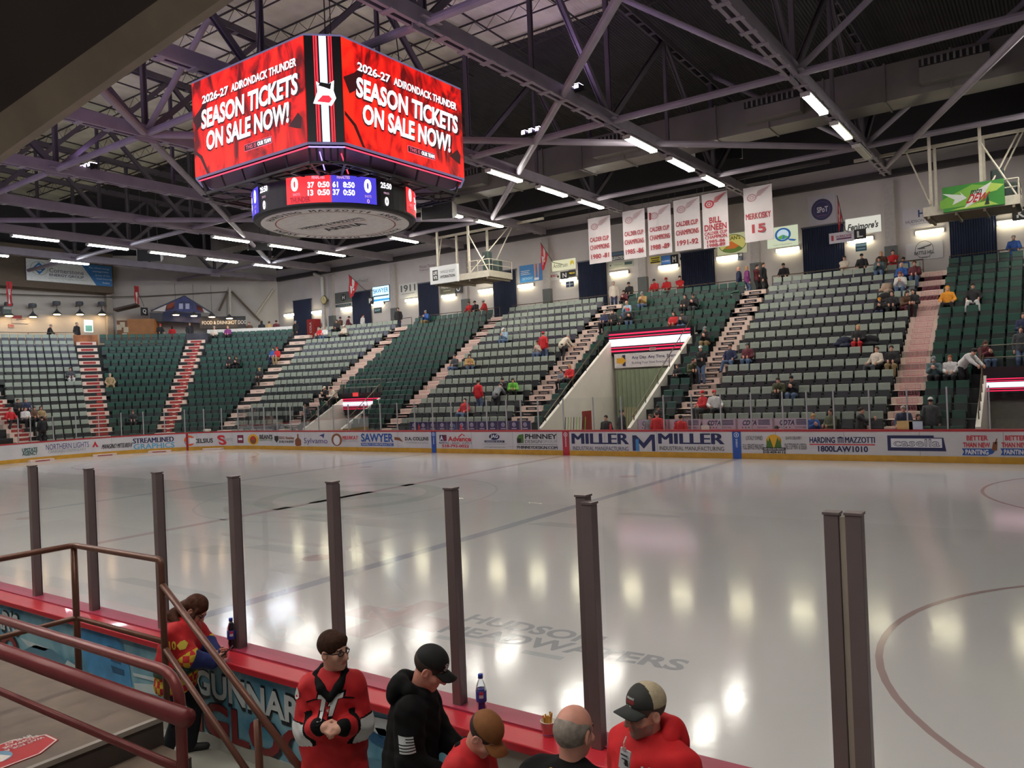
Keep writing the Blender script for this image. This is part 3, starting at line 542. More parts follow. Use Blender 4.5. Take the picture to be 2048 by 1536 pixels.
def seats_finish():
    vis = []
    for S in SEATS:
        u, v = to_px(S[0]+Z_*.6); d = depth_of(S[0])
        inv = 6 < u < 2042 and 0 < v < 858 and S[4] > 0 and S[3] in 'AB'
        vis.append((d if inv else 1e9, S))
    order = sorted(range(len(vis)), key=lambda q: vis[q][0]); chosen = set(order[:296])
    stuff = MB(); smat = [PALE, DARKG, PAN, PANG, BRK, PANP]
    for q, (d, S) in enumerate(vis):
        P, r, col, nm, i, k = S; c, s = math.cos(r), math.sin(r); folded = not any(np.linalg.norm(P[:2]-o[:2]) < .3 and abs(P[2]-o[2]) < .3 for o in OCC)
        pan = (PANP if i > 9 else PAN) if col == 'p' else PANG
        if q in chosen:
            lb = '%s folding seat, %s row up from the ice, %s seat from the %s' % ('pale green' if col == 'p' else 'dark green', ORD[i], ORD[k] if k < 22 else 'far', 'pink-lettered aisle' if nm == 'A' else 'black-lettered aisle')
            t = thing('stadium_seat', lb, 'seat', P, r, 'pale green seats' if col == 'p' else 'dark green seats')
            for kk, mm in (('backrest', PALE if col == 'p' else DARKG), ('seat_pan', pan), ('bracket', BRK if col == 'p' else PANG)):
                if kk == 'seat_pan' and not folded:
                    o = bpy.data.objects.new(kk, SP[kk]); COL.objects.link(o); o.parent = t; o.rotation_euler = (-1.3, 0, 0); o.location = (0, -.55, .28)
                else: o = bpy.data.objects.new(kk, SP[kk]); COL.objects.link(o); o.parent = t
                o.material_slots[0].link = 'OBJECT'; o.material_slots[0].material = mm
        else:
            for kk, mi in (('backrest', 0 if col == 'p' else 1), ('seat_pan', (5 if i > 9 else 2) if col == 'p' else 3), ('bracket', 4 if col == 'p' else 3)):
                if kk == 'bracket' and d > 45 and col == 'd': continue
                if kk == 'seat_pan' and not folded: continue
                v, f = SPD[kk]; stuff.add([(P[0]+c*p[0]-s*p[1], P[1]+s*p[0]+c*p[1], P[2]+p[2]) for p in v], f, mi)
    tag(stuff.build('stadium_seat', smat), 'remaining rows of pale and dark green folding seats in the far sections', 'seat', 'far stand seats', 'stuff')
# ---- stair aisles
CREAM = M((222, 200, 186), .6, var=.06, scale=5); PINK = M((206, 128, 140), .6); BLK = M((30, 26, 28), .6); REDS = M((150, 44, 40), .6); PALEP = M((212, 172, 170), .6)
def aisle(nm, kind, a, b, style, label):
    P0 = seatpos(4, (a+b)/2, kind == 'S')[0]; t = thing('stair_aisle', label, 'stairs', P0, 0, 'stair aisles between seat sections'); L = local(P0)
    mb = MB(); pn = MB()
    for i in range(0 if kind == 'C' else 1, NR+1):
        for h in (0, 1):
            z = Z1+RISE*(i-1)-RISE/2*(1-h); rb = .07+RUN*(i-1)-RUN+(0 if h else -RUN/2); 
            if i == NR and h: continue
            if kind == 'S':
                y0 = Y1+rb; mb.bx(a, b, y0, y0+RUN/2+.05, z-.5, z+.02)
                c = V3((a+b)/2, y0-.004, z-.115); ux = X_; w = b-a; nrm = -Y_
            else:
                r0 = CRN+1.6+rb; am = math.radians((a+b)/2); er = V3(-math.sin(am), math.cos(am), 0); et = V3(math.cos(am), math.sin(am), 0); w = 1.3
                cc = V3(AX, AY, 0)+er*(r0+RUN/4+.02)+Z_*(z-.24); mb.obox(cc, et*w/2, er*(RUN/4+.025), Z_*.26); c = V3(AX, AY, 0)+er*(r0-.012)+Z_*(z-.115); ux = et
            if style == 'pink':
                x0, x1, hh = -.36, .36, .075
                for p, q in (((x0, -hh), (x1, -hh)), ((x0, hh), (x1, hh)), ((x0, -hh), (x0, hh)), ((x1, -hh), (x1, hh)), ((-.18, -hh), (-.18, hh)), ((.17, -hh), (.17, hh))):
                    A, B = c+ux*p[0]+Z_*p[1], c+ux*q[0]+Z_*q[1]; e = Z_*.008 if p[1] == q[1] else ux*.008; pn.poly([A-e, B-e, B+e, A+e], 0)
                pn.poly([c+ux*x0*1+Z_*-.11, c+ux*x1+Z_*-.11, c+ux*x1+Z_*-.09, c+ux*x0+Z_*-.09], 0)
                for q, wd_ in ((-.27, .12), (0, .26), (.27, .14)): write(pn, {-.27: 'BELL', 0: 'LACARIC', .27: '.COM'}[q], c+ux*q, ux, Z_, wd_, .07, 0, 0.)
            elif style == 'black':
                pn.poly([c+ux*-.33+Z_*-.07, c+ux*.33+Z_*-.07, c+ux*.33+Z_*.07, c+ux*-.33+Z_*.07], 1); cc2 = c+np.cross(ux, Z_)*.004
                write(pn, 'Commerce', cc2, ux, Z_, .42, .075, 2, .02)
            elif style == 'red':
                pn.poly([c+ux*-.4+Z_*-.08, c+ux*.4+Z_*-.08, c+ux*.4+Z_*.08, c+ux*-.4+Z_*.08], 3)
            elif style == 'small':
                pn.poly([c+ux*-.2+Z_*-.02, c+ux*.2+Z_*-.02, c+ux*.2+Z_*.02, c+ux*-.2+Z_*.02], 4)
            elif style == 'line': pn.poly([c+ux*-.4+Z_*-.03, c+ux*.4+Z_*-.03, c+ux*.4+Z_*.03, c+ux*-.4+Z_*.03], 5)
    mb.xf(L).build('steps', CREAM, t)
    if pn.v: pn.xf(L).build('riser_lettering', [PINK, BLK, M((214, 196, 190), .6), REDS, M((112, 110, 112), .6), PALEP], t)
aisle('A', 'S', 12.83, 13.95, 'pink', 'cream stair aisle with pink-lettered risers between pale and dark green seats')
aisle('B', 'S', 4.32, 5.48, 'black', 'cream stair aisle with black-lettered risers beside the big tunnel, pale seats above it')
aisle('C', 'S', -4.4, -3.07, 'black', 'cream stair aisle with black-lettered risers on the scoreboard side of the big tunnel')
aisle('D', 'S', -12.73, -11.72, 'line', 'pinkish stair aisle rising from the long players bench')
aisle('E', 'S', -21.43, -20.12, 'line', 'pinkish stair aisle past the small tunnel, toward the corner')
aisle('F', 'C', 20.2, 24.8, 'small', 'white stair aisle rising to the corner gangway, tiny grey riser lettering')
aisle('G', 'C', 44, 47.5, 'red', 'narrow corner stair aisle with red risers beneath the gabled food stand')
aisle('H', 'C', 65.2, 68.8, 'red', 'corner stair aisle with red risers beneath the wooden kiosk')
aisle('I', 'C', 88.2, 93, 'red', 'stair aisle with red risers at the end-wall edge of the corner stand')
# ---- tunnels
TW = M((226, 220, 208), .6, var=.06, scale=1); CUR = M((128, 140, 112), .7, var=.1, scale=1)
def stair_z(y): return Z1+RISE*((y-.0-Y1)/RUN)+.45
def tunnel(nm, x0, x1, nrow, label, floor=.05):
    yh = Y1+RUN*(nrow-1)+.04; c = V3((x0+x1)/2, yh, floor); t = thing('tunnel', label, 'tunnel', c); L = local(c)
    for x, s in ((x0, 1), (x1, -1)):
        y0 = 26.75; pts = [V3(x, y0, floor), V3(x, yh+4, floor), V3(x, yh+4, 6.2), V3(x, yh, min(stair_z(yh), 9)), V3(x, y0, max(stair_z(y0), 1.15))]
        if nrow < 6: pts = [V3(x, y0, floor), V3(x, yh+2.5, floor), V3(x, yh+2.5, 2.6), V3(x, yh, stair_z(yh)), V3(x, y0, max(stair_z(y0), 1.15))]
        mb = MB(); mb.slab(pts, V3(s*.16, 0, 0)); mb.xf(L).build('side_wall', TW, t)
        rail = MB(); a, b = V3(x+s*.08, y0+.4, stair_z(y0+.4)+.55), V3(x+s*.08, yh, stair_z(yh)+.75); rail.tube([a, b], .024, 6)
        for q in (.02, .2, .4, .6, .8, 1.): p = a+(b-a)*q; rail.tube([p, V3(p[0], p[1], stair_z(p[1])-.1)], .02, 6)
        rail.xf(L).build('stair_rail', M((96, 84, 66), .4, .5), t)
    zl = stair_z(yh); return t, L, yh, zl
t, L, yh, zl = tunnel('big', TUN[0], TUN[1], TUN[2], 'white-walled players tunnel with striped screen over its mouth', .05)
x0, x1 = TUN[0], TUN[1]; yl = yh-.02
zt_, zb_ = PX(1213, 667, 1, yl)[2], PX(1213, 708, 1, yl)[2]
mb = MB(); mb.bx(x0, x1, yl, yl+.35, zb_, zt_+.02); mb.xf(L).build('header', M((36, 34, 42), .6), t)
def led_strip(mb, x0, x1, y, zb, zt):
    h = zt-zb; P = lambda a, b: [V3(x0+.03, y, zb+h*a), V3(x1-.03, y, zb+h*a), V3(x1-.03, y, zb+h*b), V3(x0+.03, y, zb+h*b)]
    mb.poly(P(.36, .66), 0); mb.poly(P(.27, .31), 1); mb.poly(P(.13, .19), 1); mb.poly(P(.71, .75), 1); mb.poly(P(.83, .89), 1)
LEDW, LEDR = ME((255, 236, 255), 1.7), ME((238, 30, 80), 1.6)
zs0, zs1 = PX(1300, 706, 1, yl-.06)[2], PX(1300, 657, 1, yl-.06)[2]
mb = MB(); mb.bx(x0+.02, x1-.02, yl-.08, yl, zs0-.02, zs1+.02); scr = mb.xf(L).build('screen', M((14, 12, 18), .4), t)
mb = MB(); led_strip(mb, x0+.02, x1-.02, yl-.085, zs0, zs1); mb.xf(L).build('screen_stripe', [LEDW, LEDR], scr)
mb = MB(); mb.bx(x0, x1, yl+.34, yl+.42, .05, zt_); mb.xf(L).build('back_wall', TW, t)
mb = MB(); n = 40
xa, xb = -1.55, 1.9
vs = []; 
for k in range(n+1): x = xa+(xb-xa)*k/n; vs += [V3(x, yl-.25+.05*math.sin(k*2.1), .06), V3(x, yl-.25+.05*math.sin(k*2.1), PX(1280, 738, 1, yl-.25)[2])]
mb.add(vs, [(2*k, 2*k+2, 2*k+3, 2*k+1) for k in range(n)]); mb.xf(L).build('tunnel_curtain', CUR, t)
bz1, bz0 = PX(1300, 702, 1, yl-.12)[2], PX(1300, 733, 1, yl-.12)[2]
mb = MB(); a, b = V3(x0+.35, yl-.13, 0), V3(x1-.15, yl-.13, 0); mb.bx(a[0], b[0], yl-.14, yl-.12, bz0, bz1-.05); c = V3((a[0]+b[0])/2, yl-.146, (bz0+bz1)/2-.02); w = b[0]-a[0]; h = bz1-bz0
write(mb, 'Any Day. Any Time. Every One.', c+X_*.45+Z_*h*.14, X_, Z_, w*.72, h*.26, 1, .02); write(mb, 'Building Your New Emergency Department', c+X_*.45-Z_*h*.2, X_, Z_, w*.72, h*.2, 1, 0.)
q = c-X_*w*.4; mb.poly([q+V3(-.28, 0, -.14), q+V3(.0, 0, -.14), q+V3(0, 0, -.26), q+V3(.28, 0, 0), q+V3(0, 0, .26), q+V3(0, 0, .14), q+V3(-.28, 0, .14)], 2); mb.bx(q[0]+.06, q[0]+.24, yl-.1445, yl-.1435, c[2]-.3, c[2]+.3, 1)
tag(mb.build('banner', [M((214, 208, 204), .6), M((40, 44, 84), .6), M((226, 170, 40), .5)]), 'white hospital banner with yellow arrow hanging inside the big tunnel', 'banner')
mb = MB(); mb.box((.62, yl-.11, PX(1300, 699, 1, yl)[2]+.02), (.34, .06, .16)); write(mb, 'EXIT', V3(.62, yl-.145, PX(1300, 699, 1, yl)[2]+.02), X_, Z_, .24, .1, 1, .03); tag(mb.build('exit_sign', [M((190, 170, 164), .5), M((190, 60, 60), .5)]), 'small EXIT sign under the striped screen of the big tunnel', 'exit sign')
mb = MB(); zr = stair_z(yh)
for zq in (.4, .85): mb.tube([(x0, yh-.02, zt_+.2+zq), (x1, yh-.02, zt_+.2+zq)], .022, 6)
for x in np.linspace(x0, x1, 4): mb.tube([(x, yh-.02, zt_+.2), (x, yh-.02, zt_+1.05)], .02, 6)
mb.xf(L).build('guard_rail', M((62, 60, 52), .4, .5), t)
DOORM = M((140, 36, 36), .5); P = PX(1174, 840, 0, TUN[0]+.18)
mb = MB(); mb.bx(TUN[0]+.17, TUN[0]+.2, P[1]-.45, P[1]+.45, .06, 1.75); tag(mb.build('wall_cabinet', DOORM), 'dark red door panel on the white tunnel wall behind the bench', 'panel')
def portal(tn, label, sg):
    t, L, yh, zl = tunnel('p', *tn, label); x0, x1, n = tn; yl = yh-.02; u = sg
    z0, z1 = (PX(712, 822, 1, yl)[2], PX(712, 794, 1, yl)[2]) if x0 < 0 else (PX(1990, 787, 1, yl)[2], PX(1990, 753, 1, yl)[2])
    mb = MB(); mb.bx(x0, x1, yl, yl+.35, z0-.25, zl+.3); mb.xf(L).build('header', M((44, 22, 30), .6), t)
    mb = MB(); mb.bx(x0+.02, x1-.02, yl-.08, yl, z0, z1); scr = mb.xf(L).build('screen', M((14, 12, 18), .4), t)
    mb = MB(); led_strip(mb, x0+.02, x1-.02, yl-.085, z0, z1); mb.xf(L).build('screen_stripe', [LEDW, LEDR], scr)
    mb = MB(); mb.bx(x0, x1, yl+.3, yl+.4, .05, zl); mb.xf(L).build('back_wall', M((150, 146, 140), .7), t)
    mb = MB()
    for zq in (.45, .9): mb.tube([(x0, yh, zl+.2+zq), (x1, yh, zl+.2+zq)], .022, 6)
    for x in np.linspace(x0, x1, 4): mb.tube([(x, yh, zl+.2), (x, yh, zl+1.1)], .02, 6)
    mb.xf(L).build('guard_rail', M((120, 116, 100), .4, .5), t)
    return t, L, yl
portal(TUN2, 'small white tunnel with striped screen, between the bench and the corner', 0)
portal(TUN3, 'tunnel with striped screen at the picture edge beyond the pink-lettered aisle', 0)
P = PX(711, 789, 1, 29.4); mb = MB(); mb.box(P, (.4, .08, .24)); tag(mb.build('exit_sign', ME((230, 60, 60), .9)), 'glowing red sign box above the small tunnel screen', 'exit sign')
# ---- players benches behind the far boards
BENCHR = M((196, 130, 138), .5)
def bench(x0, x1, style, label):
    t = thing('players_bench', label, 'bench', ((x0+x1)/2, 26.95, 0)); L = local(((x0+x1)/2, 26.95, 0))
    mb = MB(); mb.bx(x0, x1, 27.0, 27.06, .0, 1.5); mb.xf(L).build('back_panel', M((158, 146, 156), .5), t)
    mb = MB(); mb.bx(x0, x1, 26.2, 27.0, .92, .98); mb.bx(x0, x1, 26.2, 26.24, .0, .95); mb.xf(L).build('shelf', BENCHR, t)
    mb = MB(); mb.bx(x0, x1, 26.9, 26.99, .98, 1.03); mb.xf(L).build('red_edge', REDCAP, t)
    mb = MB(); ad_ = MB(); n = int((x1-x0)/(1.37 if style == 'CDTA' else .62)); w = (x1-x0)/n
    for k in range(n):
        c = V3(x0+w*(k+.5), 26.992, 1.27)
        if style == 'CDTA':
            ad_.poly([c+V3(-w*.47, 0, -.2), c+V3(w*.47, 0, -.2), c+V3(w*.47, 0, .22), c+V3(-w*.47, 0, .22)], 0); q = c-Y_*.004
            write(ad_, 'CDTA', q+V3(-.2, 0, .06), X_, Z_, .58, .2, 1, .06, .2)
            for j in range(4): ad_.poly([q+V3(.14, 0, -.02+j*.055), q+V3(.6, 0, -.02+j*.055), q+V3(.6, 0, .012+j*.055), q+V3(.14+.0, 0, .012+j*.055)], 1)
            write(ad_, 'CDTA.ORG', q+V3(.3, 0, -.13), X_, Z_, .42, .06, 1, 0.)
            for j in range(4): shape(ad_, ell(10), q+V3(-.5+j*.13, 0, -.13), X_, Z_, .05, .05, 2)
        else:
            ad_.poly([c+V3(-w*.48, 0, -.22), c+V3(w*.48, 0, -.22), c+V3(w*.48, 0, .22), c+V3(-w*.48, 0, .22)], 1); q = c-Y_*.004; shape(ad_, ell(16), q+Z_*.05, X_, Z_, .22, .22, 3); annulus(ad_, q-Y_*.003+Z_*.04, X_, Z_, .07, .045, 1, 16); shape(ad_, SQ, q-Z_*.14, X_, Z_, .3, .05, 3)
    ad_.xf(L).build('advert_panel', [M((196, 190, 204), .5), M((42, 46, 92), .5), BLK, M((178, 184, 214), .5)], t)
bench(3.0, 10.35, 'CDTA', 'bench back wall with repeated CDTA panels below the pale seats')
bench(-10.4, -2.6, 'badge', 'bench back wall of navy panels with round white badges')
# ---- concourse railing along the top of the stands
RAILM = M((110, 96, 80), .4, .5)
def rail(pts, label, z=CONC, h=1.02):
    t = thing('guard_rail', label, 'railing', pts[0], 0, 'railings along the top concourse'); L = local(pts[0])
    mb = MB(); mb.tube([V3(x, y, z+h) for x, y, _ in pts], .025, 6); mb.tube([V3(x, y, z+h*.5) for x, y, _ in pts], .018, 6); mb.xf(L).build('rail_bar', RAILM, t)
    for a, b in zip(pts, pts[1:]):
        a, b = V3(*a), V3(*b); n = max(1, int(np.linalg.norm(b-a)/1.8))
        for k in range(n+1):
            p = a+(b-a)*k/n; mb = MB(); mb.tube([V3(p[0], p[1], z), V3(p[0], p[1], z+h)], .022, 6); mb.xf(L).build('post', RAILM, t)
YR = 38.95
rail([(5.5, YR, CONC), (12.8, YR, CONC)], 'thin railing above the pale seats beside the pink-lettered aisle')
rail([(-3.05, YR, CONC), (4.3, YR, CONC)], 'thin railing above the dark seats over the big tunnel')
rail([(-11.7, YR, CONC), (-4.45, YR, CONC)], 'thin railing above the pale seats under the championship banners')
rail([(-20.1, YR, CONC), (-12.8, YR, CONC)], 'thin railing above the dark seats under the hanging camera deck')
rail([(13.95, YR, CONC), (24, YR, CONC)], 'thin railing above the dark seats at the picture edge')
rail([(AX-1, YR+.1, CONC), (-20.9, YR+.1, CONC)], 'short railing above the pale seats next to the corner gangway')
rail([(-43.6, 17.4, CONC), (-43.1, 22.4, CONC), (-41.9, 25.1, CONC)], 'thin railing on the end-wall concourse behind two dark figures')
pts = [(AX-21.5*math.sin(math.radians(a)), AY+21.5*math.cos(math.radians(a))) for a in range(26, 45, 3)]
mb = MB()
for a, b in zip(pts, pts[1:]): mb.bar((*a, CONC+.95), (*b, CONC+.95), .1, .3, 0); mb.bar((*a, CONC+.45), (*b, CONC+.45), .06, .7, 1)
tag(mb.build('drink_ledge', [M((226, 222, 214), .5), M((60, 60, 58), .6)]), 'white drink ledge above the dark corner seats near the hot dog stand', 'ledge')
# ================================================================ hanging scoreboard
SBC = V3(-.3, 13.1, 0); E_ = 3.2; CF = .68; ZB0, ZB1 = 9.85, 12.72
sb = thing('scoreboard', 'large four-sided video scoreboard hanging over centre ice with a round screen ring below', 'scoreboard', SBC+Z_*11); L = local(SBC+Z_*11)
BLKM = M((16, 14, 18), .5); a = E_-CF
octo = [(-a, -E_), (a, -E_), (E_, -a), (E_, a), (a, E_), (-a, E_), (-E_, a), (-E_, -a)]
mb = MB(); mb.slab([SBC+V3(x*.985, y*.985, ZB0+.02) for x, y in octo], (0, 0, ZB1-ZB0-.02)); mb.xf(L).build('cabinet', BLKM, sb)
mb = MB()
for i in range(8):
    p, q = SBC+V3(*octo[i], 0), SBC+V3(*octo[(i+1) % 8], 0)
    for z in (ZB0, ZB1): mb.bar(p+Z_*z, q+Z_*z, .05, .05)
mb.xf(L).build('trim_edge', ME((200, 190, 255), .25), sb)
def led_mat(key, base, dark):         # screen picture: blotchy red crowd-like pattern
    m = bpy.data.materials.new(key); m.use_nodes = True; nt = m.node_tree; b = nt.nodes['Principled BSDF']; b.inputs['Base Color'].default_value = (.02, .01, .01, 1)
    tc = nt.nodes.new('ShaderNodeTexCoord'); mp = nt.nodes.new('ShaderNodeMapping'); mp.inputs['Scale'].default_value = (1.1, 1.1, .55)
    n = nt.nodes.new('ShaderNodeTexNoise'); n.inputs['Scale'].default_value = 1.5; n.inputs['Detail'].default_value = 3; n.inputs['Distortion'].default_value = 1.2
    r = nt.nodes.new('ShaderNodeValToRGB'); e = r.color_ramp.elements; e[0].position = .36; e[0].color = (*lin(dark), 1); e[1].position = .5; e[1].color = (*lin(base), 1)
    e2 = r.color_ramp.elements.new(.66); e2.color = (*lin((255, 44, 22)), 1)
    nt.links.new(tc.outputs['Object'], mp.inputs[0]); nt.links.new(mp.outputs[0], n.inputs['Vector']); nt.links.new(n.outputs[0], r.inputs[0]); nt.links.new(r.outputs[0], b.inputs['Emission Color'])
    b.inputs['Emission Strength'].default_value = 1.15; return m
LRED = led_mat('screen_red', (226, 20, 14), (96, 6, 8)); LWH = ME((250, 246, 255), 2.4); LGL = ME((255, 120, 150), 1.2); LDK = ME((60, 4, 8), .8); LBLK = M((10, 8, 10), .4); LBL = ME((206, 230, 250), 1.6); LR2 = ME((255, 44, 60), 1.4)
for k in range(4):
    ang = k*math.pi/2; ux = V3(math.cos(ang), math.sin(ang), 0); n_ = V3(math.sin(ang), -math.cos(ang), 0); c = SBC+n_*(E_+.02)+Z_*((ZB0+ZB1)/2); w, h = 2*a, ZB1-ZB0-.06; P = lambda x, y, l: c+ux*x*w+Z_*y*h+n_*l
    mb = MB(); mb.obox(c-n_*.02, ux*w/2, n_*.03, Z_*h/2); scr = mb.xf(L).build('screen', LRED, sb)
    if k > 1: continue
    mb = MB()
    for s, x, y, ww, hh, b in (('2026-27', -.27, .28, .25, .085, .02), ('ADIRONDACK THUNDER', .165, .28, .56, .08, .02), ('SEASON TICKETS', .02, .075, .86, .2, .035), ('ON SALE NOW!', .0, -.165, .74, .2, .035)):
        write(mb, s, P(x+.006, y-.012, .022), ux, Z_, w*ww*1.03, h*hh*1.06, 1, b+.03, .08); write(mb, s, P(x, y, .03), ux, Z_, w*ww, h*hh, 0, b, .08)
    shape(mb, SQ, P(.1, -.37, .02), ux, Z_, w*.24, h*.07, 2); shape(mb, SQ, P(.1, -.37, .024), ux, Z_, w*.235, h*.06, 1); write(mb, 'THIS IS', P(.04, -.37, .03), ux, Z_, w*.09, h*.038, 2, 0.); write(mb, 'OUR TEAM', P(.155, -.37, .03), ux, Z_, w*.115, h*.04, 0, .03)
    mb.xf(L).build('screen_lettering', [LWH, LDK, LGL], scr)
    mb = MB()
    for pts in ([(-.5, .12), (-.42, .2), (-.36, .3), (-.33, .3), (-.37, .16), (-.4, .05), (-.46, -.02)], [(.36, -.3), (.44, -.2), (.47, -.26), (.46, -.36), (.42, -.34)], [(-.5, -.2), (-.42, -.3), (-.36, -.5), (-.38, -.5), (-.44, -.32), (-.5, -.24)]): mb.poly([P(x, y, .018) for x, y in pts], 0)
    mb.xf(L).build('screen_picture', [LDK], scr)
for k in range(4):
    ang = math.pi/4+k*math.pi/2; ux = V3(math.cos(ang), math.sin(ang), 0); n_ = V3(math.sin(ang), -math.cos(ang), 0); c = SBC+n_*((E_+a)/math.sqrt(2)+.02)+Z_*((ZB0+ZB1)/2); w, h = CF*1.414, ZB1-ZB0-.06; P = lambda x, y, l: c+ux*x*w+Z_*y*h+n_*l
    mb = MB(); mb.obox(c-n_*.02, ux*w/2, n_*.03, Z_*h/2); scr = mb.xf(L).build('corner_screen', LBLK, sb); mb = MB()
    shape(mb, SQ, P(0, 0, .016), ux, Z_, w*.2, h, 0)
    for x, ww in ((-.17, .05), (-.235, .03), (.17, .05), (.235, .03)): shape(mb, SQ, P(x, 0, .016), ux, Z_, w*ww, h, 1)
    # team crest on the stripe: plain winged badge outline
    shape(mb, [(-.5, -.42), (-.3, .05), (-.34, .45), (-.1, .3), (.15, .34), (.44, .5), (.4, .1), (.5, -.2), (.3, -.5)], P(0, -.04, .022), ux, Z_, w*.62, h*.24, 2); shape(mb, [(-.42, -.4), (-.1, -.05), (.25, -.05), (.4, -.25), (.25, -.46)], P(0, -.055, .028), ux, Z_, w*.5, h*.17, 1); shape(mb, [(-.5, .1), (-.3, .45), (.3, .3), (.5, .45), (.4, -.3), (0, -.1)], P(.02, .02, .028), ux, Z_, w*.36, h*.09, 3)
    mb.xf(L).build('screen_stripe', [LBL, LR2, LWH, LBLK], scr)
# under-frame
mb = MB(); zt, zb = ZB0-.02, 9.42
for i in range(8):
    p, q = octo[i], octo[(i+1) % 8]; P1, Q1 = SBC+V3(p[0]*.97, p[1]*.97, zt), SBC+V3(q[0]*.97, q[1]*.97, zt); P2, Q2 = SBC+V3(p[0]*.93, p[1]*.93, zb), SBC+V3(q[0]*.93, q[1]*.93, zb)
    mb.bar(P2, Q2, .07, .07); mb.bar(P1, P2, .06, .06)
    for t in (.2, .4, .6, .8): mb.bar(P1+(Q1-P1)*t, P2+(Q2-P2)*t, .05, .05)
    mb.bar(P2, SBC+Z_*zb+unit(P2-SBC-Z_*zb)*2.3, .06, .06)
for t in np.linspace(-.85, .85, 8): mb.bar(SBC+V3(t*E_, -E_*.9, zb), SBC+V3(t*E_, E_*.9, zb), .05, .05); mb.bar(SBC+V3(-E_*.9, t*E_, zb), SBC+V3(E_*.9, t*E_, zb), .05, .05)
mb.xf(L).build('under_frame', M((26, 22, 28), .5), sb)
mb = MB(); mb.slab([SBC+V3(x*.95, y*.95, ZB0-.06) for x, y in octo], (0, 0, .03)); mb.xf(L).build('soffit_panel', M((112, 84, 112), .4), sb)
mb = MB()
for i in (0, 1, 2):
    p, q = octo[i], octo[(i+1) % 8]; mb.bar(SBC+V3(p[0]*.98, p[1]*.98, ZB0-.07), SBC+V3(q[0]*.98, q[1]*.98, ZB0-.07), .03, .03, 0 if i == 1 else 1)
mb.bar(SBC+V3(2.4, -2.7, ZB0-.1), SBC+V3(1.5, -1.7, 9.5), .03, .03, 0); mb.bar(SBC+V3(2.7, -2.2, ZB0-.1), SBC+V3(2.0, -1.3, 9.5), .03, .03, 1)
mb.xf(L).build('light_bar', [ME((170, 150, 255), 2.), ME((235, 60, 90), 2.)], sb)
# ring
RR, Z0, Z1R = 2.5, 8.55, 9.5
mb = MB(); mb.lathe(SBC, [(RR-.1, Z1R), (RR, Z1R-.03), (RR, Z0+.06), (RR-.06, Z0), (RR-.1, Z0)], 64); ring = mb.xf(L).build('ring', BLKM, sb)
dc = unit(CAM-SBC-Z_*0); A0 = math.atan2(CAM[1]-SBC[1], CAM[0]-SBC[0])     # the score panel faces a corner
A0 = -math.pi/4
def rp(a, z, l=.012): return SBC+V3((RR+l)*math.cos(a), (RR+l)*math.sin(a), z)
mb = MB()
def rpatch(a0, a1, z0, z1, m, l=.012, n=16):
    vs = []
    for i in range(n+1): a = a0+(a1-a0)*i/n; vs += [rp(a, z0, l), rp(a, z1, l)]
    mb.add(vs, [(2*i, 2*i+2, 2*i+3, 2*i+1) for i in range(n)], m)
def rtext(s, a, z, w, h, m, b=.03):
    v, f = glyphs(s, b); mb.add([rp(a+p[0]*w/RR, z+p[1]*h, .02) for p in v], f, m)
zb_, zt_ = Z0+.1, Z1R-.08; zm = (zb_+zt_)/2
for base in (0, 1, 2, 3):
    A = A0+base*math.pi/2
    rpatch(A-.53, A+.0, zb_, zt_, 0); rpatch(A, A+.53, zb_, zt_, 1)
    rtext('0', A-.42, zm+.17, .22, .4, 2, .05); rtext('37  0:50', A-.14, zm+.12, .62, .17, 2, .03); rtext('13  0:50', A-.14, zm-.1, .62, .17, 2, .03); rtext('PENALTIES', A-.14, zm+.33, .36, .09, 3, .02); rtext('SHOTS', A-.4, zm-.12, .22, .07, 3, 0.); rtext('THUNDER', A-.36, zm-.28, .62, .17, 4, .05)
    rtext('0', A+.42, zm+.13, .22, .4, 2, .05); rtext('61  8:50', A+.14, zm+.12, .62, .17, 2, .03); rtext('37  0:50', A+.14, zm-.1, .62, .17, 2, .03); rtext('PENALTIES', A+.14, zm+.33, .36, .09, 3, .02); rtext('SHOTS', A+.42, zm-.17, .2, .07, 3, 0.); rtext('0', A+.42, zm-.31, .08, .12, 3, .02)
    rtext('25:50', A+.67, zm+.22, .4, .17, 2, .03); rtext('PERIOD', A+.67, zm-.0, .2, .06, 3, 0.); rtext('0', A+.67, zm-.24, .14, .26, 2, .05)
mb.xf(L).build('ring_screen', [ME((240, 52, 56), 1.15), ME((76, 66, 214), 1.1), ME((255, 250, 255), 2.), ME((240, 190, 220), 1.), ME((190, 20, 40), 1.)], ring)
mb = MB(); mb.lathe(SBC, [(.01, Z0), (RR-.22, Z0), (RR-.22, Z0-.03), (.01, Z0-.03)], 64); disc = mb.xf(L).build('disc', M((232, 226, 222), .5), sb)
mb = MB(); zl = Z0-.034; DX, DY = V3(-1, 0, 0), V3(0, 1, 0)
def dp(x, y): return SBC+V3(x, y, zl)
for r0 in (1.86,): annulus(mb, SBC+Z_*zl, X_, Y_, r0, r0-.04, 1, 64)
def arctext(s, a_mid, r, h, wtot):         # lettering round the disc, read from below
    n = len(s); span = wtot/r
    for i, ch in enumerate(s):
        if ch == ' ': continue
        a = a_mid+span*((i+.5)/n-.5); er = V3(math.cos(a), math.sin(a), 0); et = V3(-math.sin(a), math.cos(a), 0)
        v, f = glyphs(ch, .03); cw = wtot/n*.8; mb.add([SBC+Z_*zl+er*(r+p[1]*h)+et*p[0]*cw*(.4 if ch == 'I' else 1) for p in v], f, 0)
for k in range(2): arctext('HARDING MAZZOTTI ARENA', 3*math.pi/4+k*math.pi, 2.06, .23, 5.2)
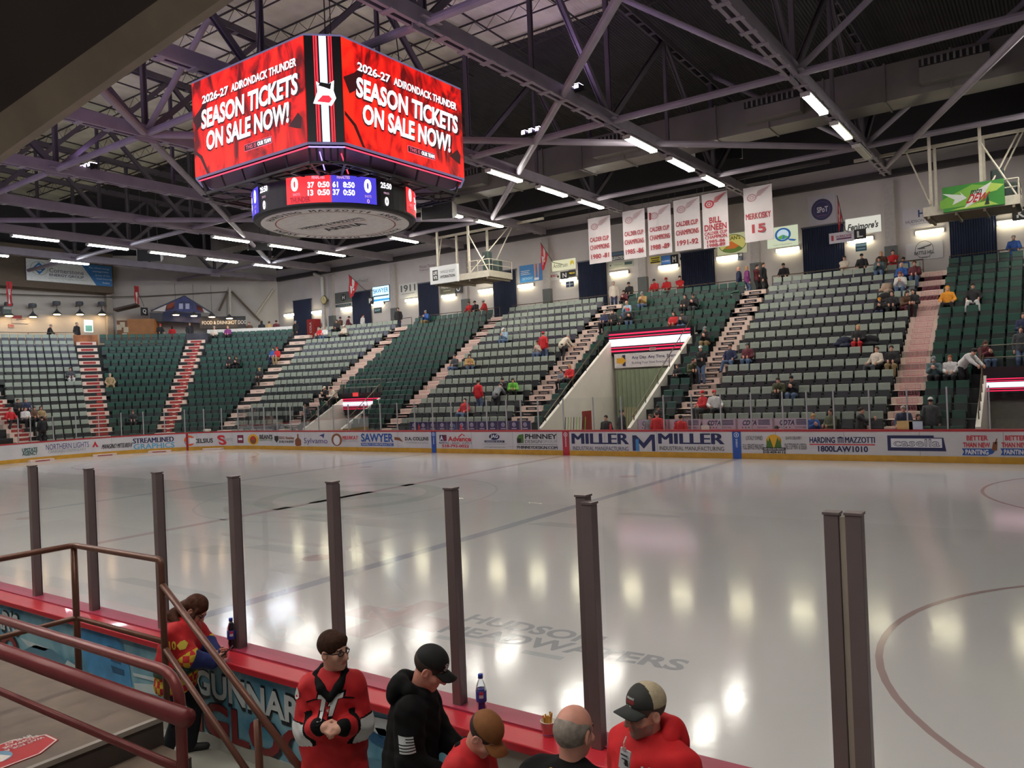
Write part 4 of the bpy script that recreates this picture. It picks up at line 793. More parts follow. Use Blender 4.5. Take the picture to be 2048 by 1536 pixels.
e1, e2 = unit(V3(1, .12, 0)), unit(V3(.12, -1, 0)); write(mb, 'HARDING & MAZZOTTI', dp(0, 0)+e2*.28, e1, e2, 2.5, .26, 0, .02); write(mb, 'ARENA', dp(0, 0)-e2*.35, e1, e2, 1.6, .42, 0, .04)
p = dp(0, 0)+e2*.02; mb.poly([p-e1*1.2-e2*.02, p+e1*1.2-e2*.02, p+e1*1.2+e2*.02, p-e1*1.2+e2*.02], 1)
mb.xf(L).build('disc_lettering', [M((20, 20, 26), .6), M((150, 60, 56), .5)], disc)
mb = MB()
for x, y in ((-1.6, -1.6), (1.6, -1.6), (1.6, 1.6), (-1.6, 1.6)): mb.tube([SBC+V3(x, y, ZB1), SBC+V3(x*.8, y*.8, 18.6)], .018, 5)
mb.xf(L).build('hanging_cable', M((40, 38, 42), .5), sb)
# hanging loudspeakers
def speaker(P, rz, s, label, up=0):
    t = thing('loudspeaker', label, 'loudspeaker', P, rz, 'hanging loudspeakers')
    mb = MB(); mb.slab([V3(-.5*s, -.35*s, -.3*s), V3(.5*s, -.35*s, -.3*s), V3(.4*s, .4*s, -.05*s), V3(-.4*s, .4*s, -.05*s)], (0, 0, .6*s)); mb.build('cabinet', M((30, 28, 30), .6), t)
    mb = MB(); mb.bx(-.5*s, .5*s, -.37*s, -.35*s, -.3*s, .3*s); mb.build('grille', M((22, 22, 24), .8), t)
    for e in (-1, 1):
        mb = MB(); mb.slab([V3(e*.51*s, -.36*s, -.32*s), V3(e*.51*s, .4*s, -.08*s), V3(e*.51*s, .4*s, .34*s), V3(e*.51*s, -.36*s, .32*s)], (e*.02, 0, 0)); mb.build('side_plate', M((196, 192, 186), .5), t)
        mb = MB(); mb.tube([V3(e*.35*s, 0, .3*s), V3(e*.35*s, 0, max(.6, 13.6-P[2], up-P[2]))], .012, 5); mb.build('chain', M((150, 146, 140), .4, .6), t)
speaker(PD(1432, 302, 43), .5, 2.4, 'dark loudspeaker cluster with pale ends hanging near the banners')
speaker(PD(878, 424, 44), .5, 1.7, 'dark loudspeaker with a pale end plate hanging beside the round scoreboard ring')
speaker(PD(520, 490, 54), .9, 1.5, 'grey loudspeaker hanging among the strip lights between scoreboard and end wall')
speaker(PD(300, 512, 56), .9, 1.5, 'loudspeaker hanging above the wooden corner kiosk', 19.)
# ================================================================ far-wall signs, curtains, wall lamps
def wp(u, v, y=YW-.02): return PX(u, v, 1, y)
WL_H = M((120, 116, 110), .5); WL_E = ME((255, 246, 206), L_WALL)
wl = [(533, 637, 'above the dark crowd at the gangway end of the drink ledge'), (578, 630, 'scoreboard-ward of the first blue curtain'), (634, 624, 'between two blue curtains above the red cabinet'), (693, 617, 'under the grey H sign'), (755, 607, 'under the SAWYER screen'), (823, 600, 'under the 1911 sign'), (897, 592, 'under the PARADOX sign'), (971, 581, 'behind the red-jacketed trio under the camera deck'), (1051, 571, 'under the blue poster'), (1137, 559, 'under the Andersen sign'), (1238, 546, 'under the ELEVATED sign'), (1336, 533, 'under the M sign'), (1454, 515, "under the oval BEAN'S sign"), (1575, 499, 'under the big Q sign'), (1720, 479, "under the Fenimore's sign"), (1859, 463, 'under the HUDSON RIVER sign'), (2025, 443, 'under the K sign')]
for u, v, lb in wl:
    P = wp(u, v, YW-.12); w = 1.25; t = thing('wall_light', 'glowing fluorescent wall light '+lb, 'wall light', P, 0, 'wall lights along the far concourse')
    mb = MB(); mb.box((0, .06, .02), (w+.06, .1, .2)); mb.build('housing', WL_H, t)
    mb = MB(); mb.box((0, -.02, -.01), (w, .08, .17)); mb.build('diffuser', WL_E, t, bevel=.02)
CURT = M((22, 34, 62), .7, var=.15, scale=1)
def curtain(u0, v0, u1, v1, lb):
    A, B = wp(u0, v1, YW-.1), wp(u1, v0, YW-.1); zt = max(wp(u0, v0)[2], B[2]) if False else (wp((u0+u1)/2, v0)[2]); zb = CONC
    n = 36; vs = []; t = thing('door_curtain', 'dark blue ribbed concourse curtain '+lb, 'curtain', ((A[0]+B[0])/2, YW-.1, zb), 0, 'dark blue concourse curtains'); L = local(((A[0]+B[0])/2, YW-.1, zb))
    for k in range(n+1): x = A[0]+(B[0]-A[0])*k/n; y = YW-.09+(.05 if k % 2 else 0)-.02; vs += [V3(x, y, zb), V3(x, y, zt)]
    mb = MB(); mb.add(vs, [(2*k, 2*k+2, 2*k+3, 2*k+1) for k in range(n)]); mb.xf(L).build('cloth', CURT, t)
    mb = MB(); mb.bx(A[0]-.05, B[0]+.05, YW-.12, YW-.02, zt, zt+.08); mb.xf(L).build('track', M((70, 74, 84), .5), t)
for c in ((589, 601, 622, 672, 'at the corner end'), (706, 584, 741, 642, 'behind the P sign'), (838, 566, 876, 625, 'next to the 1911 sign'), (989, 543, 1031, 635, 'under the hanging camera deck edge'), (1159, 522, 1212, 610, 'below the 1980-81 banner'), (1364, 503, 1428, 570, 'beside the M sign'), (1607, 453, 1687, 535, 'below the round SPoT sign'), (1901, 438, 1992, 505, 'below the green soda billboard')): curtain(*c)
def sign(name, u0, v0, u1, v1, bg, items, label, cat='sign', y=YW-.03, thick=.05, frame=None, glow=None):
    um, vm = (u0+u1)/2, (v0+v1)/2; A, B, T, Bt = PX(u0, vm, 1, y), PX(u1, vm, 1, y), PX(um, v0, 1, y), PX(um, v1, 1, y); w, h = B[0]-A[0], T[2]-Bt[2]; c = V3((A[0]+B[0])/2, y, (T[2]+Bt[2])/2)
    t = thing(name, label, cat, c)
    mb = MB(); mb.box((0, thick/2, 0), (w, thick, h)); mb.build('panel', ME(bg, glow) if glow else M(bg, .5, var=.03), t)
    if frame:
        mb = MB()
        for s in (-1, 1): mb.box((s*w/2, thick/2, 0), (.04, thick+.03, h)); mb.box((0, thick/2, s*h/2), (w, thick+.03, .04))
        mb.build('frame', M(frame, .5), t)
    mats = []; mb = MB(); l = .006
    for it in items:
        rgb = it[-1]; mt = ME(rgb, glow) if glow else M(rgb, .5, var=.03)
        if mt not in mats: mats.append(mt)
        m = mats.index(mt); l += .0015; cc = V3(it[1]*w, -l, it[2]*h)
        if it[0] == 't': write(mb, it[5], cc, X_, Z_, it[3]*w, it[4]*h, m, it[6] if len(it) > 7 else .02, it[7] if len(it) > 8 else 0)
        elif it[0] == 'p': shape(mb, it[5], cc, X_, Z_, it[3]*w, it[4]*h, m)
        elif it[0] == 'r': annulus(mb, cc, X_*(it[3]*w)/(it[4]*h), Z_, it[4]*h/2, it[4]*h/2*it[5], m)
    if mb.v: mb.build('lettering', mats, t)
    return t
W_, K_, R_ = (226, 226, 222), (24, 24, 28), (176, 32, 40)
def letter(ch, u0, v0, u1, v1, where, y=YW-.4):
    t = sign('section_sign', u0, v0, u1, v1, K_, [('t', 0, 0, .5, .62, ch, .05, W_)], 'black section sign with white letter %s, %s' % (ch, where), y=y)
    mb = MB(); mb.bx(-.03, .03, .05, .42, -.03, .03); mb.build('wall_bracket', M((60, 60, 62), .5), t)
letter('P', 735, 594, 747, 609, 'at the edge of a dark blue curtain'); letter('O', 909, 568, 924, 586, 'under the hanging camera deck'); letter('N', 1121, 543, 1137, 558, 'below the Andersen sign'); letter('M', 1341, 509, 1356, 528, 'under the championship banners'); letter('L', 1708, 458, 1732, 478, "below the Fenimore's sign"); letter('K', 2024, 414, 2060, 440, 'at the picture edge')
sign('wall_sign', 670, 584, 704, 606, (86, 90, 88), [('p', 0, 0, .3, .62, EL, K_), ('t', 0, 0, .14, .34, 'H', .1, W_)], 'grey wall sign with a white H in a dark circle, beside a flag')
sign('wall_sign', 671, 608, 702, 613, (52, 66, 72), [('t', 0, 0, .8, .4, 'HAMLET', .0, (150, 160, 160))], 'narrow dark strip sign under the grey H sign')
sign('video_screen', 745, 572, 779, 604, (200, 238, 255), [('t', 0, .22, .9, .3, 'SAWYER', .02, (40, 110, 160)), ('p', 0, -.1, .9, .08, SQ, (30, 60, 80)), ('p', 0, -.36, 1, .12, SQ, (40, 140, 200))], 'bright blue and white SAWYER screen on the wall', 'screen', frame=(40, 60, 90), glow=1.5)
sign('wall_sign', 748, 615, 763, 626, (40, 50, 58), [('t', 0, 0, .7, .3, 'EXIT', .02, (150, 200, 220))], 'small dark notice under the SAWYER screen')
sign('wall_sign', 798, 566, 835, 596, (206, 204, 200), [('t', 0, .16, .8, .46, '1911', .06, (86, 88, 84)), ('p', 0, -.2, .7, .05, SQ, (150, 150, 148))], 'pale wall sign reading 1911')
sign('wall_sign', 880, 568, 908, 587, (78, 74, 58), [('t', 0, .2, .84, .32, 'PARADOX', .02, (210, 204, 190)), ('p', 0, -.2, .5, .06, SQ, (170, 164, 150))], 'brown PARADOX sign under the hanging camera deck')
sign('wall_poster', 1039, 529, 1084, 563, (46, 122, 190), [('p', -.24, .16, .4, .03, SQ, W_), ('p', -.26, .06, .36, .03, SQ, W_), ('p', -.22, -.04, .44, .03, SQ, W_), ('t', -.15, -.3, .5, .16, 'ORTHONY', .03, (160, 210, 240)), ('p', .2, .1, .1, .8, [(-.5, .5), (.5, .5), (.2, -.5), (-.2, -.5)], (206, 150, 130)), ('p', .34, .1, .1, .8, [(-.5, .5), (.5, .5), (.2, -.5), (-.2, -.5)], (206, 150, 130)), ('p', .26, -.38, .2, .14, SQ, (220, 220, 228))], 'blue wall poster with white text lines and two legs')
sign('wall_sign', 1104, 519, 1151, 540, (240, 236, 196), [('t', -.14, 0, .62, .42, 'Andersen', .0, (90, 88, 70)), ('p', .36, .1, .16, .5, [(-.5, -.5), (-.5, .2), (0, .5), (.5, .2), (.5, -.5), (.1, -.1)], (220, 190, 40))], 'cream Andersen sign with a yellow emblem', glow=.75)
sign('wall_sign', 1089, 545, 1120, 561, W_, [('p', -.2, 0, .3, .6, EL, R_), ('t', .12, .05, .5, .3, 'MEXICO', .04, R_), ('p', .38, -.1, .12, .3, EL, K_)], 'white sign with red round emblem beside the N sign')
sign('wall_sign', 1137, 540, 1151, 552, K_, [('t', 0, 0, .8, .3, 'WINDOWS', .04, (220, 200, 60))], 'small black and yellow sign beside the N sign')
sign('wall_sign', 1132, 563, 1147, 574, (32, 50, 80), [('p', 0, 0, .9, .12, SQ, (190, 200, 210)), ('p', 0, 0, .1, .9, SQ, (190, 200, 210))], 'small navy notice on a post below the N sign', y=YW-.5)
sign('wall_sign', 1222, 503, 1248, 520, (66, 78, 84), [('t', 0, -.25, .95, .36, 'ELEVATED', .06, W_), ('p', 0, .25, .9, .3, SQ, (70, 100, 130))], 'dark ELEVATED sign between the first two championship banners')
sign('wall_sign', 1217, 522, 1267, 535, (170, 172, 158), [('p', -.42, 0, .06, .22, EL, K_), ('t', -.1, 0, .36, .2, 'Adirondack', .0, (110, 112, 104)), ('p', .3, .05, .3, .44, SQ, (60, 84, 84))], 'grey-green sign below the ELEVATED sign')
sign('wall_sign', 1300, 513, 1321, 527, (206, 190, 40), [('p', 0, .25, .8, .14, SQ, K_), ('p', 0, -.05, .7, .12, SQ, K_), ('p', 0, -.32, .9, .2, SQ, K_)], 'yellow and black sign beside the M sign'); sign('wall_sign', 1322, 511, 1341, 529, (56, 104, 180), [('t', 0, -.1, .8, .14, 'Fort Hudson', .0, W_)], 'blue sign between the yellow sign and the M sign')
sign('wall_sign', 1358, 506, 1377, 527, (214, 214, 218), [('r', 0, 0, .7, .6, .7, (60, 62, 90)), ('p', 0, 0, .8, .24, SQ, (60, 62, 90))], 'white sign with dark round crest beside the M sign')
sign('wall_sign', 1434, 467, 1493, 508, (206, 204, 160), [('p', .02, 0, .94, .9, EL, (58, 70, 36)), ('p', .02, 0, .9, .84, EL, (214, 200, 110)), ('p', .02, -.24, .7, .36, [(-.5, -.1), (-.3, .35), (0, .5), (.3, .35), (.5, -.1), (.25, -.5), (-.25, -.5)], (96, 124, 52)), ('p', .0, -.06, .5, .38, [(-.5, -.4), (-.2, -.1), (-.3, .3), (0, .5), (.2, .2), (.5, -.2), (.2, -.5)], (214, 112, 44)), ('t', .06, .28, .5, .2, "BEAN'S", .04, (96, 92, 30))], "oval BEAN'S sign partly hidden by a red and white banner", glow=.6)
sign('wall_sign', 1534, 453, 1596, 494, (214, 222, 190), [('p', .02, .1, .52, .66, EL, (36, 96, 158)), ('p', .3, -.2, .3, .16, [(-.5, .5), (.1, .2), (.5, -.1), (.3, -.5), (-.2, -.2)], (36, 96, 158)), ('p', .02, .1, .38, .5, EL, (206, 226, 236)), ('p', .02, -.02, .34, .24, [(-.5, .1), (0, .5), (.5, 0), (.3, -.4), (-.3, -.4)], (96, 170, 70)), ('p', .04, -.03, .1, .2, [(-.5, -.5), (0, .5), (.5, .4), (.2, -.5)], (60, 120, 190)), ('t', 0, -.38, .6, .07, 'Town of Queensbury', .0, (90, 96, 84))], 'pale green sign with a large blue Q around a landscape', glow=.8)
sign('wall_banner', 1616, 390, 1672, 448, (196, 192, 200), [('p', 0, 0, .76, .74, EL, (52, 46, 96)), ('r', 0, 0, .58, .56, .96, (120, 112, 160)), ('t', .02, .0, .4, .2, 'SPoT', .06, (230, 228, 240)), ('p', -.02, -.2, .3, .02, SQ, (150, 90, 150))], 'pale wall banner with round violet SPoT badge')
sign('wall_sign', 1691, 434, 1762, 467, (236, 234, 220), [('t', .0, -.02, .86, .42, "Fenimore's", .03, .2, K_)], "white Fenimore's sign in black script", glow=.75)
sign('wall_sign', 1658, 464, 1708, 485, (216, 212, 220), [('t', .1, .1, .62, .24, 'HURRICANE', .03, (140, 60, 90)), ('p', .1, -.14, .6, .16, SQ, (110, 60, 100)), ('p', -.36, 0, .1, .5, SQ, (190, 50, 70))], 'white HURRICANE sign beside the L sign', y=YW-.4)
sign('wall_sign', 1711, 486, 1733, 502, (52, 92, 104), [('p', 0, .25, 1, .3, SQ, (150, 190, 200)), ('p', 0, -.2, .8, .1, SQ, (150, 190, 200))], 'teal notice under the L sign', y=YW-.4)
sign('wall_banner', 1805, 415, 1881, 453, (194, 190, 196), [('t', -.0, .2, .16, .38, 'H', .2, (36, 62, 116)), ('t', 0, -.18, .84, .15, 'HUDSON RIVER', .0, (70, 80, 110)), ('p', 0, -.34, .6, .03, SQ, (150, 150, 160))], 'pale HUDSON RIVER banner with a navy H emblem')
sign('wall_banner', 1812, 484, 1886, 519, (196, 194, 196), [('r', 0, .08, .5, 1.0, .95, (60, 64, 68)), ('p', 0, .24, .4, .24, [(-.5, -.3), (.3, .3), (.5, .5), (.45, .1), (0, -.2), (.1, -.5), (-.4, -.5)], (70, 74, 76)), ('t', 0, -.1, .54, .2, 'BATTLE HILL', .04, (66, 70, 72)), ('p', 0, -.36, .3, .04, SQ, (110, 112, 112))], 'pale BATTLE HILL banner with a round cannon emblem')
sign('wall_sign', 1475, 505, 1485, 520, (70, 84, 110), [('p', 0, .2, .9, .3, SQ, (190, 196, 206))], 'narrow blue notice above the group in coats')
sign('wall_lettering', 838, 528, 872, 544, (190, 186, 184), [('t', 0, .25, .9, .34, 'McLean Thomas', .0, (130, 70, 80)), ('t', 0, -.2, .9, .34, 'Financial Group', .0, (130, 70, 80))], 'faded maroon lettering panel on the wall beside the hanging camera deck')
sign('wall_lettering', 702, 555, 740, 568, (190, 186, 184), [('t', 0, 0, .8, .6, 'Northwest', .0, (130, 124, 122))], 'faded grey lettering panel above the flag by the P sign')
t = thing('wall_clock', 'round cream wall clock on a bracket beside the white pipe', 'clock', wp(648, 600, YW-.5)); mb = MB(); mb.lathe((0, 0, 0), [(.01, .04), (.36, .04), (.38, .0), (.36, -.04), (.01, -.04)], 24, 0, (0, -1, 0)); mb.build('case', M((90, 84, 60), .5), t); mb = MB(); mb.lathe((0, -.045, 0), [(.01, .004), (.31, .004), (.31, -.002), (.01, -.002)], 24, 0, (0, -1, 0)); mb.build('dial', M((220, 206, 150), .5), t); mb = MB(); mb.bx(-.012, .012, -.056, -.052, 0, .22); mb.bx(0, .16, -.056, -.052, -.012, .012); mb.build('hand', BLK, t); mb = MB(); mb.bx(-.03, .03, .04, .5, -.03, .03); mb.build('wall_bracket', M((70, 66, 60), .5), t)
A = wp(648, 555); mb = MB(); mb.tube([V3(A[0], YW-.25, CONC), V3(A[0], YW-.25, 12.9), V3(A[0]-.9, YW-.25, 13.3)], .16, 10); tag(mb.build('drain_pipe', M((206, 202, 196), .5)), 'thick white vertical pipe on the far wall beside the clock', 'pipe')
P = wp(627, 660, YW-.9); mb = MB(); mb.bx(P[0]-.45, P[0]+.45, YW-1.2, YW-.5, CONC, CONC+1.9); write(mb, 'COLA', V3(P[0], YW-1.21, CONC+1.2), Z_*1, -X_, .9, .25, 1); tag(mb.build('drink_cooler', [M((150, 34, 38), .4), M((206, 190, 186), .4)]), 'red upright drink cooler by the first blue curtain', 'cooler')
# ---- championship banners hung over the top rows
YBN = 37.5
def wingwheel(mb, c, w, h, m, m2):
    annulus(mb, c+V3(-w*.25, 0, -h*.14), X_*1.25, Z_, h*.3, h*.2, m, 24); annulus(mb, c+V3(-w*.25, 0, -h*.14), X_*1.25, Z_, h*.13, h*.07, m, 16)
    for k in range(7): a = k*.9; p = c+V3(-w*.25, 0, -h*.14); d = V3(1.25*math.cos(a), 0, math.sin(a)); q = V3(-d[2], 0, d[0])*h*.012; mb.poly([p+d*h*.12-q, p+d*h*.21-q, p+d*h*.21+q, p+d*h*.12+q], m)
    for k in range(5):
        y0 = h*(-.1+.09*k); x0, x1 = -w*(.1-.02*k), w*(.12+.085*k); s_ = h*.15
        mb.poly([c+V3(x0, -.001, y0), c+V3(x1, -.001, y0+s_*(.4+k*.32)), c+V3(x1+w*.03, -.001, y0+s_*(.4+k*.32)+h*.075), c+V3(x0+w*.02, -.001, y0+h*.05)], m)
BC_ = M((206, 198, 198), .7, var=.03, scale=2); BRD = M((158, 40, 50), .6); BFD = M((176, 142, 146), .6); BHO = M((186, 54, 64), .6)
def banner(u0, v0, u1, v1, lines, wing, label, extra=None):
    um, vm = (u0+u1)/2, (v0+v1)/2; A, B = PX(u0, vm, 1, YBN), PX(u1, vm, 1, YBN); T, Bt = PX(um, v0, 1, YBN), PX(um, v1, 1, YBN); w, h = B[0]-A[0], T[2]-Bt[2]; c = V3((A[0]+B[0])/2, YBN, (T[2]+Bt[2])/2)
    t = thing('championship_banner', label, 'banner', c, 0, 'red and white championship banners'); mb = MB(); n = 14; vs = []
    yy = lambda x: .018*math.sin(x*9/w)
    for j in (0, 1):
        for k in range(n+1): x = -w/2+w*k/n; vs += [V3(x, yy(x)+.012*j, -h/2), V3(x, yy(x)+.012*j, h/2)]
    f = [(2*k, 2*k+2, 2*k+3, 2*k+1) for k in range(n)]; o = 2*(n+1); f += [(o+2*k+1, o+2*k+3, o+2*k+2, o+2*k) for k in range(n)]+[(2*k+1, 2*k+3, o+2*k+3, o+2*k+1) for k in range(n)]+[(2*k+2, 2*k, o+2*k, o+2*k+2) for k in range(n)]+[(0, 1, o+1, o), (2*n+1, 2*n, o+2*n, o+2*n+1)]
    mb.add(vs, f); mb.build('cloth', BC_, t); mb = MB()
    for s, y, ww, hh, b in lines: write(mb, s, V3(0, -.03, y*h), X_, Z_, ww*w, hh*h, 0, b)
    wingwheel(mb, V3(.02*w, -.03, .33*h), w*.9, h*.24, {'bold': 2, 'faded': 1}[wing], 1)
    if extra: write(mb, extra, V3(-.38*w, -.03, .3*h), X_, Z_, .09*w, .15*h, 0, .06)
    mb.build('lettering', [BRD, BFD, BHO], t)
    mb = MB(); mb.tube([V3(-w/2-.05, 0, h/2), V3(w/2+.05, 0, h/2)], .025, 6); 
    for s in (-1, 1): mb.tube([V3(s*w*.42, 0, h/2), V3(s*w*.42, 0, 13.7-c[2])], .008, 4)
    mb.build('hanging_rod', M((90, 86, 84), .5), t)
cup = lambda y: [('CALDER CUP', .02, .84, .095, .03), ('CHAMPIONS', -.15, .86, .1, .03), (y, -.35, .8, .105, .05)]
banner(1177, 433, 1222, 526, cup('1980 -81'), 'faded', 'white CALDER CUP banner dated 1980-81, lowest of the row'); banner(1246, 419, 1291, 517, cup('1985 -86'), 'faded', 'white CALDER CUP banner dated 1985-86 with a washed-out emblem'); banner(1296, 410, 1343, 508, cup('1988 -89'), 'faded', 'white CALDER CUP banner dated 1988-89 with a red numeral', '1'); banner(1348, 396, 1401, 500, cup('1991-92'), 'faded', 'white CALDER CUP banner dated 1991-92')
banner(1405, 384, 1457, 495, [('BILL', .0, .46, .11, .05), ('DINEEN', -.13, .86, .115, .06), ('CALDER CUP', -.235, .88, .06, .05), ('CHAMPION', -.305, .84, .06, .05), ('1985-86', -.385, .7, .06, .05), ('1988-89', -.455, .7, .06, .05)], 'bold', 'white banner reading BILL DINEEN with a bold red winged wheel'); banner(1488, 371, 1546, 482, [('MERKOSKY', -.04, .88, .11, .04), ('15', -.27, .48, .16, .1)], 'faded', 'white banner reading MERKOSKY 15, topmost of the row')
mb = MB(); mb.bar((-8, YBN, 13.75), (9, YBN, 13.75), .1, .16); tag(mb.build('banner_pipe', M((70, 66, 66), .6)), 'dark bar under the roof that carries the championship banners', 'hanging bar')
# ---- flags on angled poles
def flag(u0, v0, u1, v1, y, label, uo, vo):
    A, B = PX(u0, v0, 1, y), PX(u1, v1, 1, y); t = thing('hockey_flag', label, 'flag', B, 0, 'red and white flags on angled poles'); L = local(B); mb = MB(); mb.tube([B, A], .02, 6); mb.tube([B+Y_*1.14, B], .02, 6); mb.xf(L).build('pole', M((50, 46, 46), .5), t)
    d = unit(B-A); ln = np.linalg.norm(B-A)*.62; nx, nz = 5, 14; H = A[2]-PX(uo, vo, 1, y)[2]; vs = []; mi = []
    for j in range(nz+1):
        for k in range(nx+1):
            q = k/nx; r = j/nz; top = A+d*ln*q*(1-.55*r); vs.append(V3(top[0]*(1-r*.0), y+.05*math.sin(k*2+j*.5), A[2]-.04+(top[2]-A[2])*(1-r)-H*r*(1-.18*abs(q-.3)*r)))
    mb = MB()
    for j in range(nz):
        for k in range(nx):
            i = j*(nx+1)+k; mb.add([vs[i], vs[i+1], vs[i+nx+2], vs[i+nx+1]], [(0, 1, 2, 3)], 1 if (k == 2 and j < 7) or (k == 1 and 6 <= j < 11) or (k == 3 and 7 <= j < 9) else 0)
    mb.xf(L).build('cloth', [M((196, 48, 54), .7), M((222, 214, 212), .7)], t)
flag(697, 549, 730, 580, YW-1.2, 'red and white flag on an angled pole beside the P sign', 700, 596); flag(1081, 485, 1106, 525, YW-1.2, 'red and white flag on an angled pole beside the Andersen sign', 1086, 541); flag(1674, 391, 1690, 460, YW-1.2, "red and white flag on an upright pole beside the Fenimore's sign", 1676, 464)
# ---- hanging camera decks
WPT = M((206, 198, 180), .5); WP2 = M((150, 138, 118), .6)
def deck(c, w, d, zb, label, sgn, text):
    t = thing('camera_deck', label, 'hanging platform', (c[0], c[1], zb)); hw, hd = w/2, d/2; ztop = 13.5-zb
    mb = MB(); mb.bx(-hw, hw, -hd, hd, 0, .08); 
    for x in np.linspace(-hw+.2, hw-.2, 4): mb.bx(x-.05, x+.05, -hd, hd, -.12, 0)
    mb.build('floor_panel', WP2, t); mb = MB()
    for a, b in (((-hw, -hd), (hw, -hd)), ((hw, -hd), (hw, hd)), ((hw, hd), (-hw, hd)), ((-hw, hd), (-hw, -hd))): mb.bar((*a, .2), (*b, .2), .06, .4)
    mb.build('fascia', WPT, t)
    mb = MB()
    for x, y in ((-hw+.3, -hd+.2), (hw*.25, -hd+.2), (hw*.25, hd-.2), (-hw+.3, hd-.2)): mb.bar((x, y, .1), (x, y, ztop), .12, .12)
    mb.bar((-5, hd-.2, ztop), (5, hd-.2, ztop), .14, .14); mb.build('hanger_post', WPT, t); mb = MB()
    for a, b in (((hw*.25, -hd+.2, .4), (hw*1.0, hd, ztop)), ((hw, -hd, .2), (hw*.25, -hd+.2, ztop-.6)), ((hw*.25, hd-.2, .4), (hw*1.1, hd, ztop)), ((-hw+.3, -hd, .5), (-hw*1.5, hd, ztop))): mb.tube([a, b], .04, 6)
    mb.build('brace', WPT, t); mb = MB()
    for z in (.75, 1.1): mb.tube([(hw*.25, -hd, z), (hw, -hd, z), (hw, hd, z)], .025, 6)
    for q in ((hw, -hd), (hw, hd), (hw*.6, -hd)): mb.tube([(*q, .3), (*q, 1.1)], .025, 6)
    mb.build('guard_rail', WPT, t)
    for x, y, h in ((hw*.55, 0, 1.4), (hw*.8, .3, .8)): mb = MB(); mb.box((x, y, .4+h/2), (.5, .45, h)); mb.build('equipment_cover', M((50, 62, 58), .7), t, bevel=.08)
    return t
yD = 36.2; c = PX(940, 560, 1, yD); c2 = PX(872, 556, 1, yD-1.2)
dk = deck((c[0]+.2, yD), 4.6, 2.4, PX(930, 566, 1, yD)[2], 'white hanging camera deck on pipes above the dark seats, sign box on its front', 1, '')
sign('box_sign', 860, 531, 914, 566, (222, 224, 224), [('p', -.3, 0, .2, .6, SQ, K_), ('t', -.3, .13, .15, .2, 'LIFE', .06, W_), ('t', -.3, -.13, .15, .2, 'WTR', .06, W_), ('t', .16, .14, .54, .16, 'WHOLE BODY', -.0, (96, 100, 104)), ('t', .16, -.14, .54, .16, 'HYDRATION', .03, (40, 42, 46))], 'white WHOLE BODY HYDRATION sign box on the front of the hanging camera deck', y=yD-1.45, thick=.22)
yD2 = 36.5; c = PX(1950, 415, 1, yD2)
dk2 = deck((c[0]-.1, yD2), 3.6, 2.2, PX(1950, 428, 1, yD2)[2], 'white hanging deck on pipes carrying the green soda billboard', 1, '')
G1, G2, G3 = (58, 140, 52), (120, 178, 62), (176, 206, 90)
sign('billboard', 1885, 366, 2009, 417, G1, [('p', -.1, .05, .9, .8, [(-.5, -.5), (-.5, -.1), (.1, .5), (.5, .3), (.2, -.5)], G2), ('p', -.3, .0, .4, .5, [(-.5, .5), (.3, .2), (.2, .5), (.5, -.1), (-.1, -.5), (.0, -.1)], (220, 228, 220)), ('p', .3, .2, .4, .4, [(-.5, -.5), (.0, .5), (.5, .2), (.2, -.3)], G3), ('p', .0, -.36, .8, .2, [(-.5, -.5), (.5, -.5), (.3, .5)], G3), ('p', .08, .0, .46, .9, [(-.5, -.5), (.1, -.2), (.5, .5), (-.1, .2)], W_), ('t', .06, .16, .18, .2, 'mtn', .06, .3, (24, 60, 40)), ('t', .08, -.1, .32, .34, 'DEW', .12, .5, (190, 40, 50)), ('p', .22, -.22, .08, .4, [(-.5, -.5), (.3, .5), (.5, -.5)], (24, 40, 30))], 'green soda billboard with slanted red and white lettering, on the hanging deck', 'billboard', y=yD2-1.3, thick=.15)
# ================================================================ end wall and corner food stand
XE = -46.98
def ep(u, v, x=XE): return PX(u, v, 0, x)
mb = MB(); A, B = ep(0, 520, -45.6), ep(240, 530, -45.6); mb.bx(-46.98, -45.6, 12, min(B[1]+.1, 30.2), ep(150, 576, -45.6)[2]-.2, 15.4); tag(mb.build('bulkhead', M((96, 84, 70), .8)), 'brown boxed bulkhead high on the end wall behind the energy banner', 'bulkhead')
x = -45.4; A, B, T, Bt = PX(53, 545, 0, x), PX(224, 553, 0, x), PX(130, 524, 0, x), PX(130, 566, 0, x); w, h = B[1]-A[1], T[2]-Bt[2]; c = V3(x, (A[1]+B[1])/2, (T[2]+Bt[2])/2)
t = thing('wall_banner', 'blue and white energy company banner high on the end wall', 'banner', c); mb = MB(); mb.box((-.03, 0, 0), (.05, w, h)); mb.build('cloth', M((222, 226, 222), .6), t); mb = MB(); q = lambda a, b: V3(.004, a*w, b*h)
mb.poly([q(.12, .5), q(.5, .5), q(.5, -.5), q(.3, -.5)], 0); mb.poly([q(-.43, .1), q(-.36, .38), q(-.29, .1), q(-.36, -.2)], 0); annulus(mb, q(-.36, .09)+X_*.004, Y_, Z_, h*.14, h*.09, 1, 16, 40, 320); annulus(mb, q(-.36, .09)+X_*.003, Y_*1.2, Z_, h*.32, h*.3, 3, 24)
Q = q(-.05, .0)+X_*.004; write(mb, 'Cornerstone', Q+Z_*h*.05, Y_, Z_, w*.4, h*.2, 2, .0); write(mb, 'ENERGY GROUP', Q-Z_*h*.17, Y_, Z_, w*.4, h*.12, 2, .02); write(mb, 'Northeast Energy Management Consultants', Q-Z_*h*.32, Y_, Z_, w*.44, h*.06, 3, 0.)
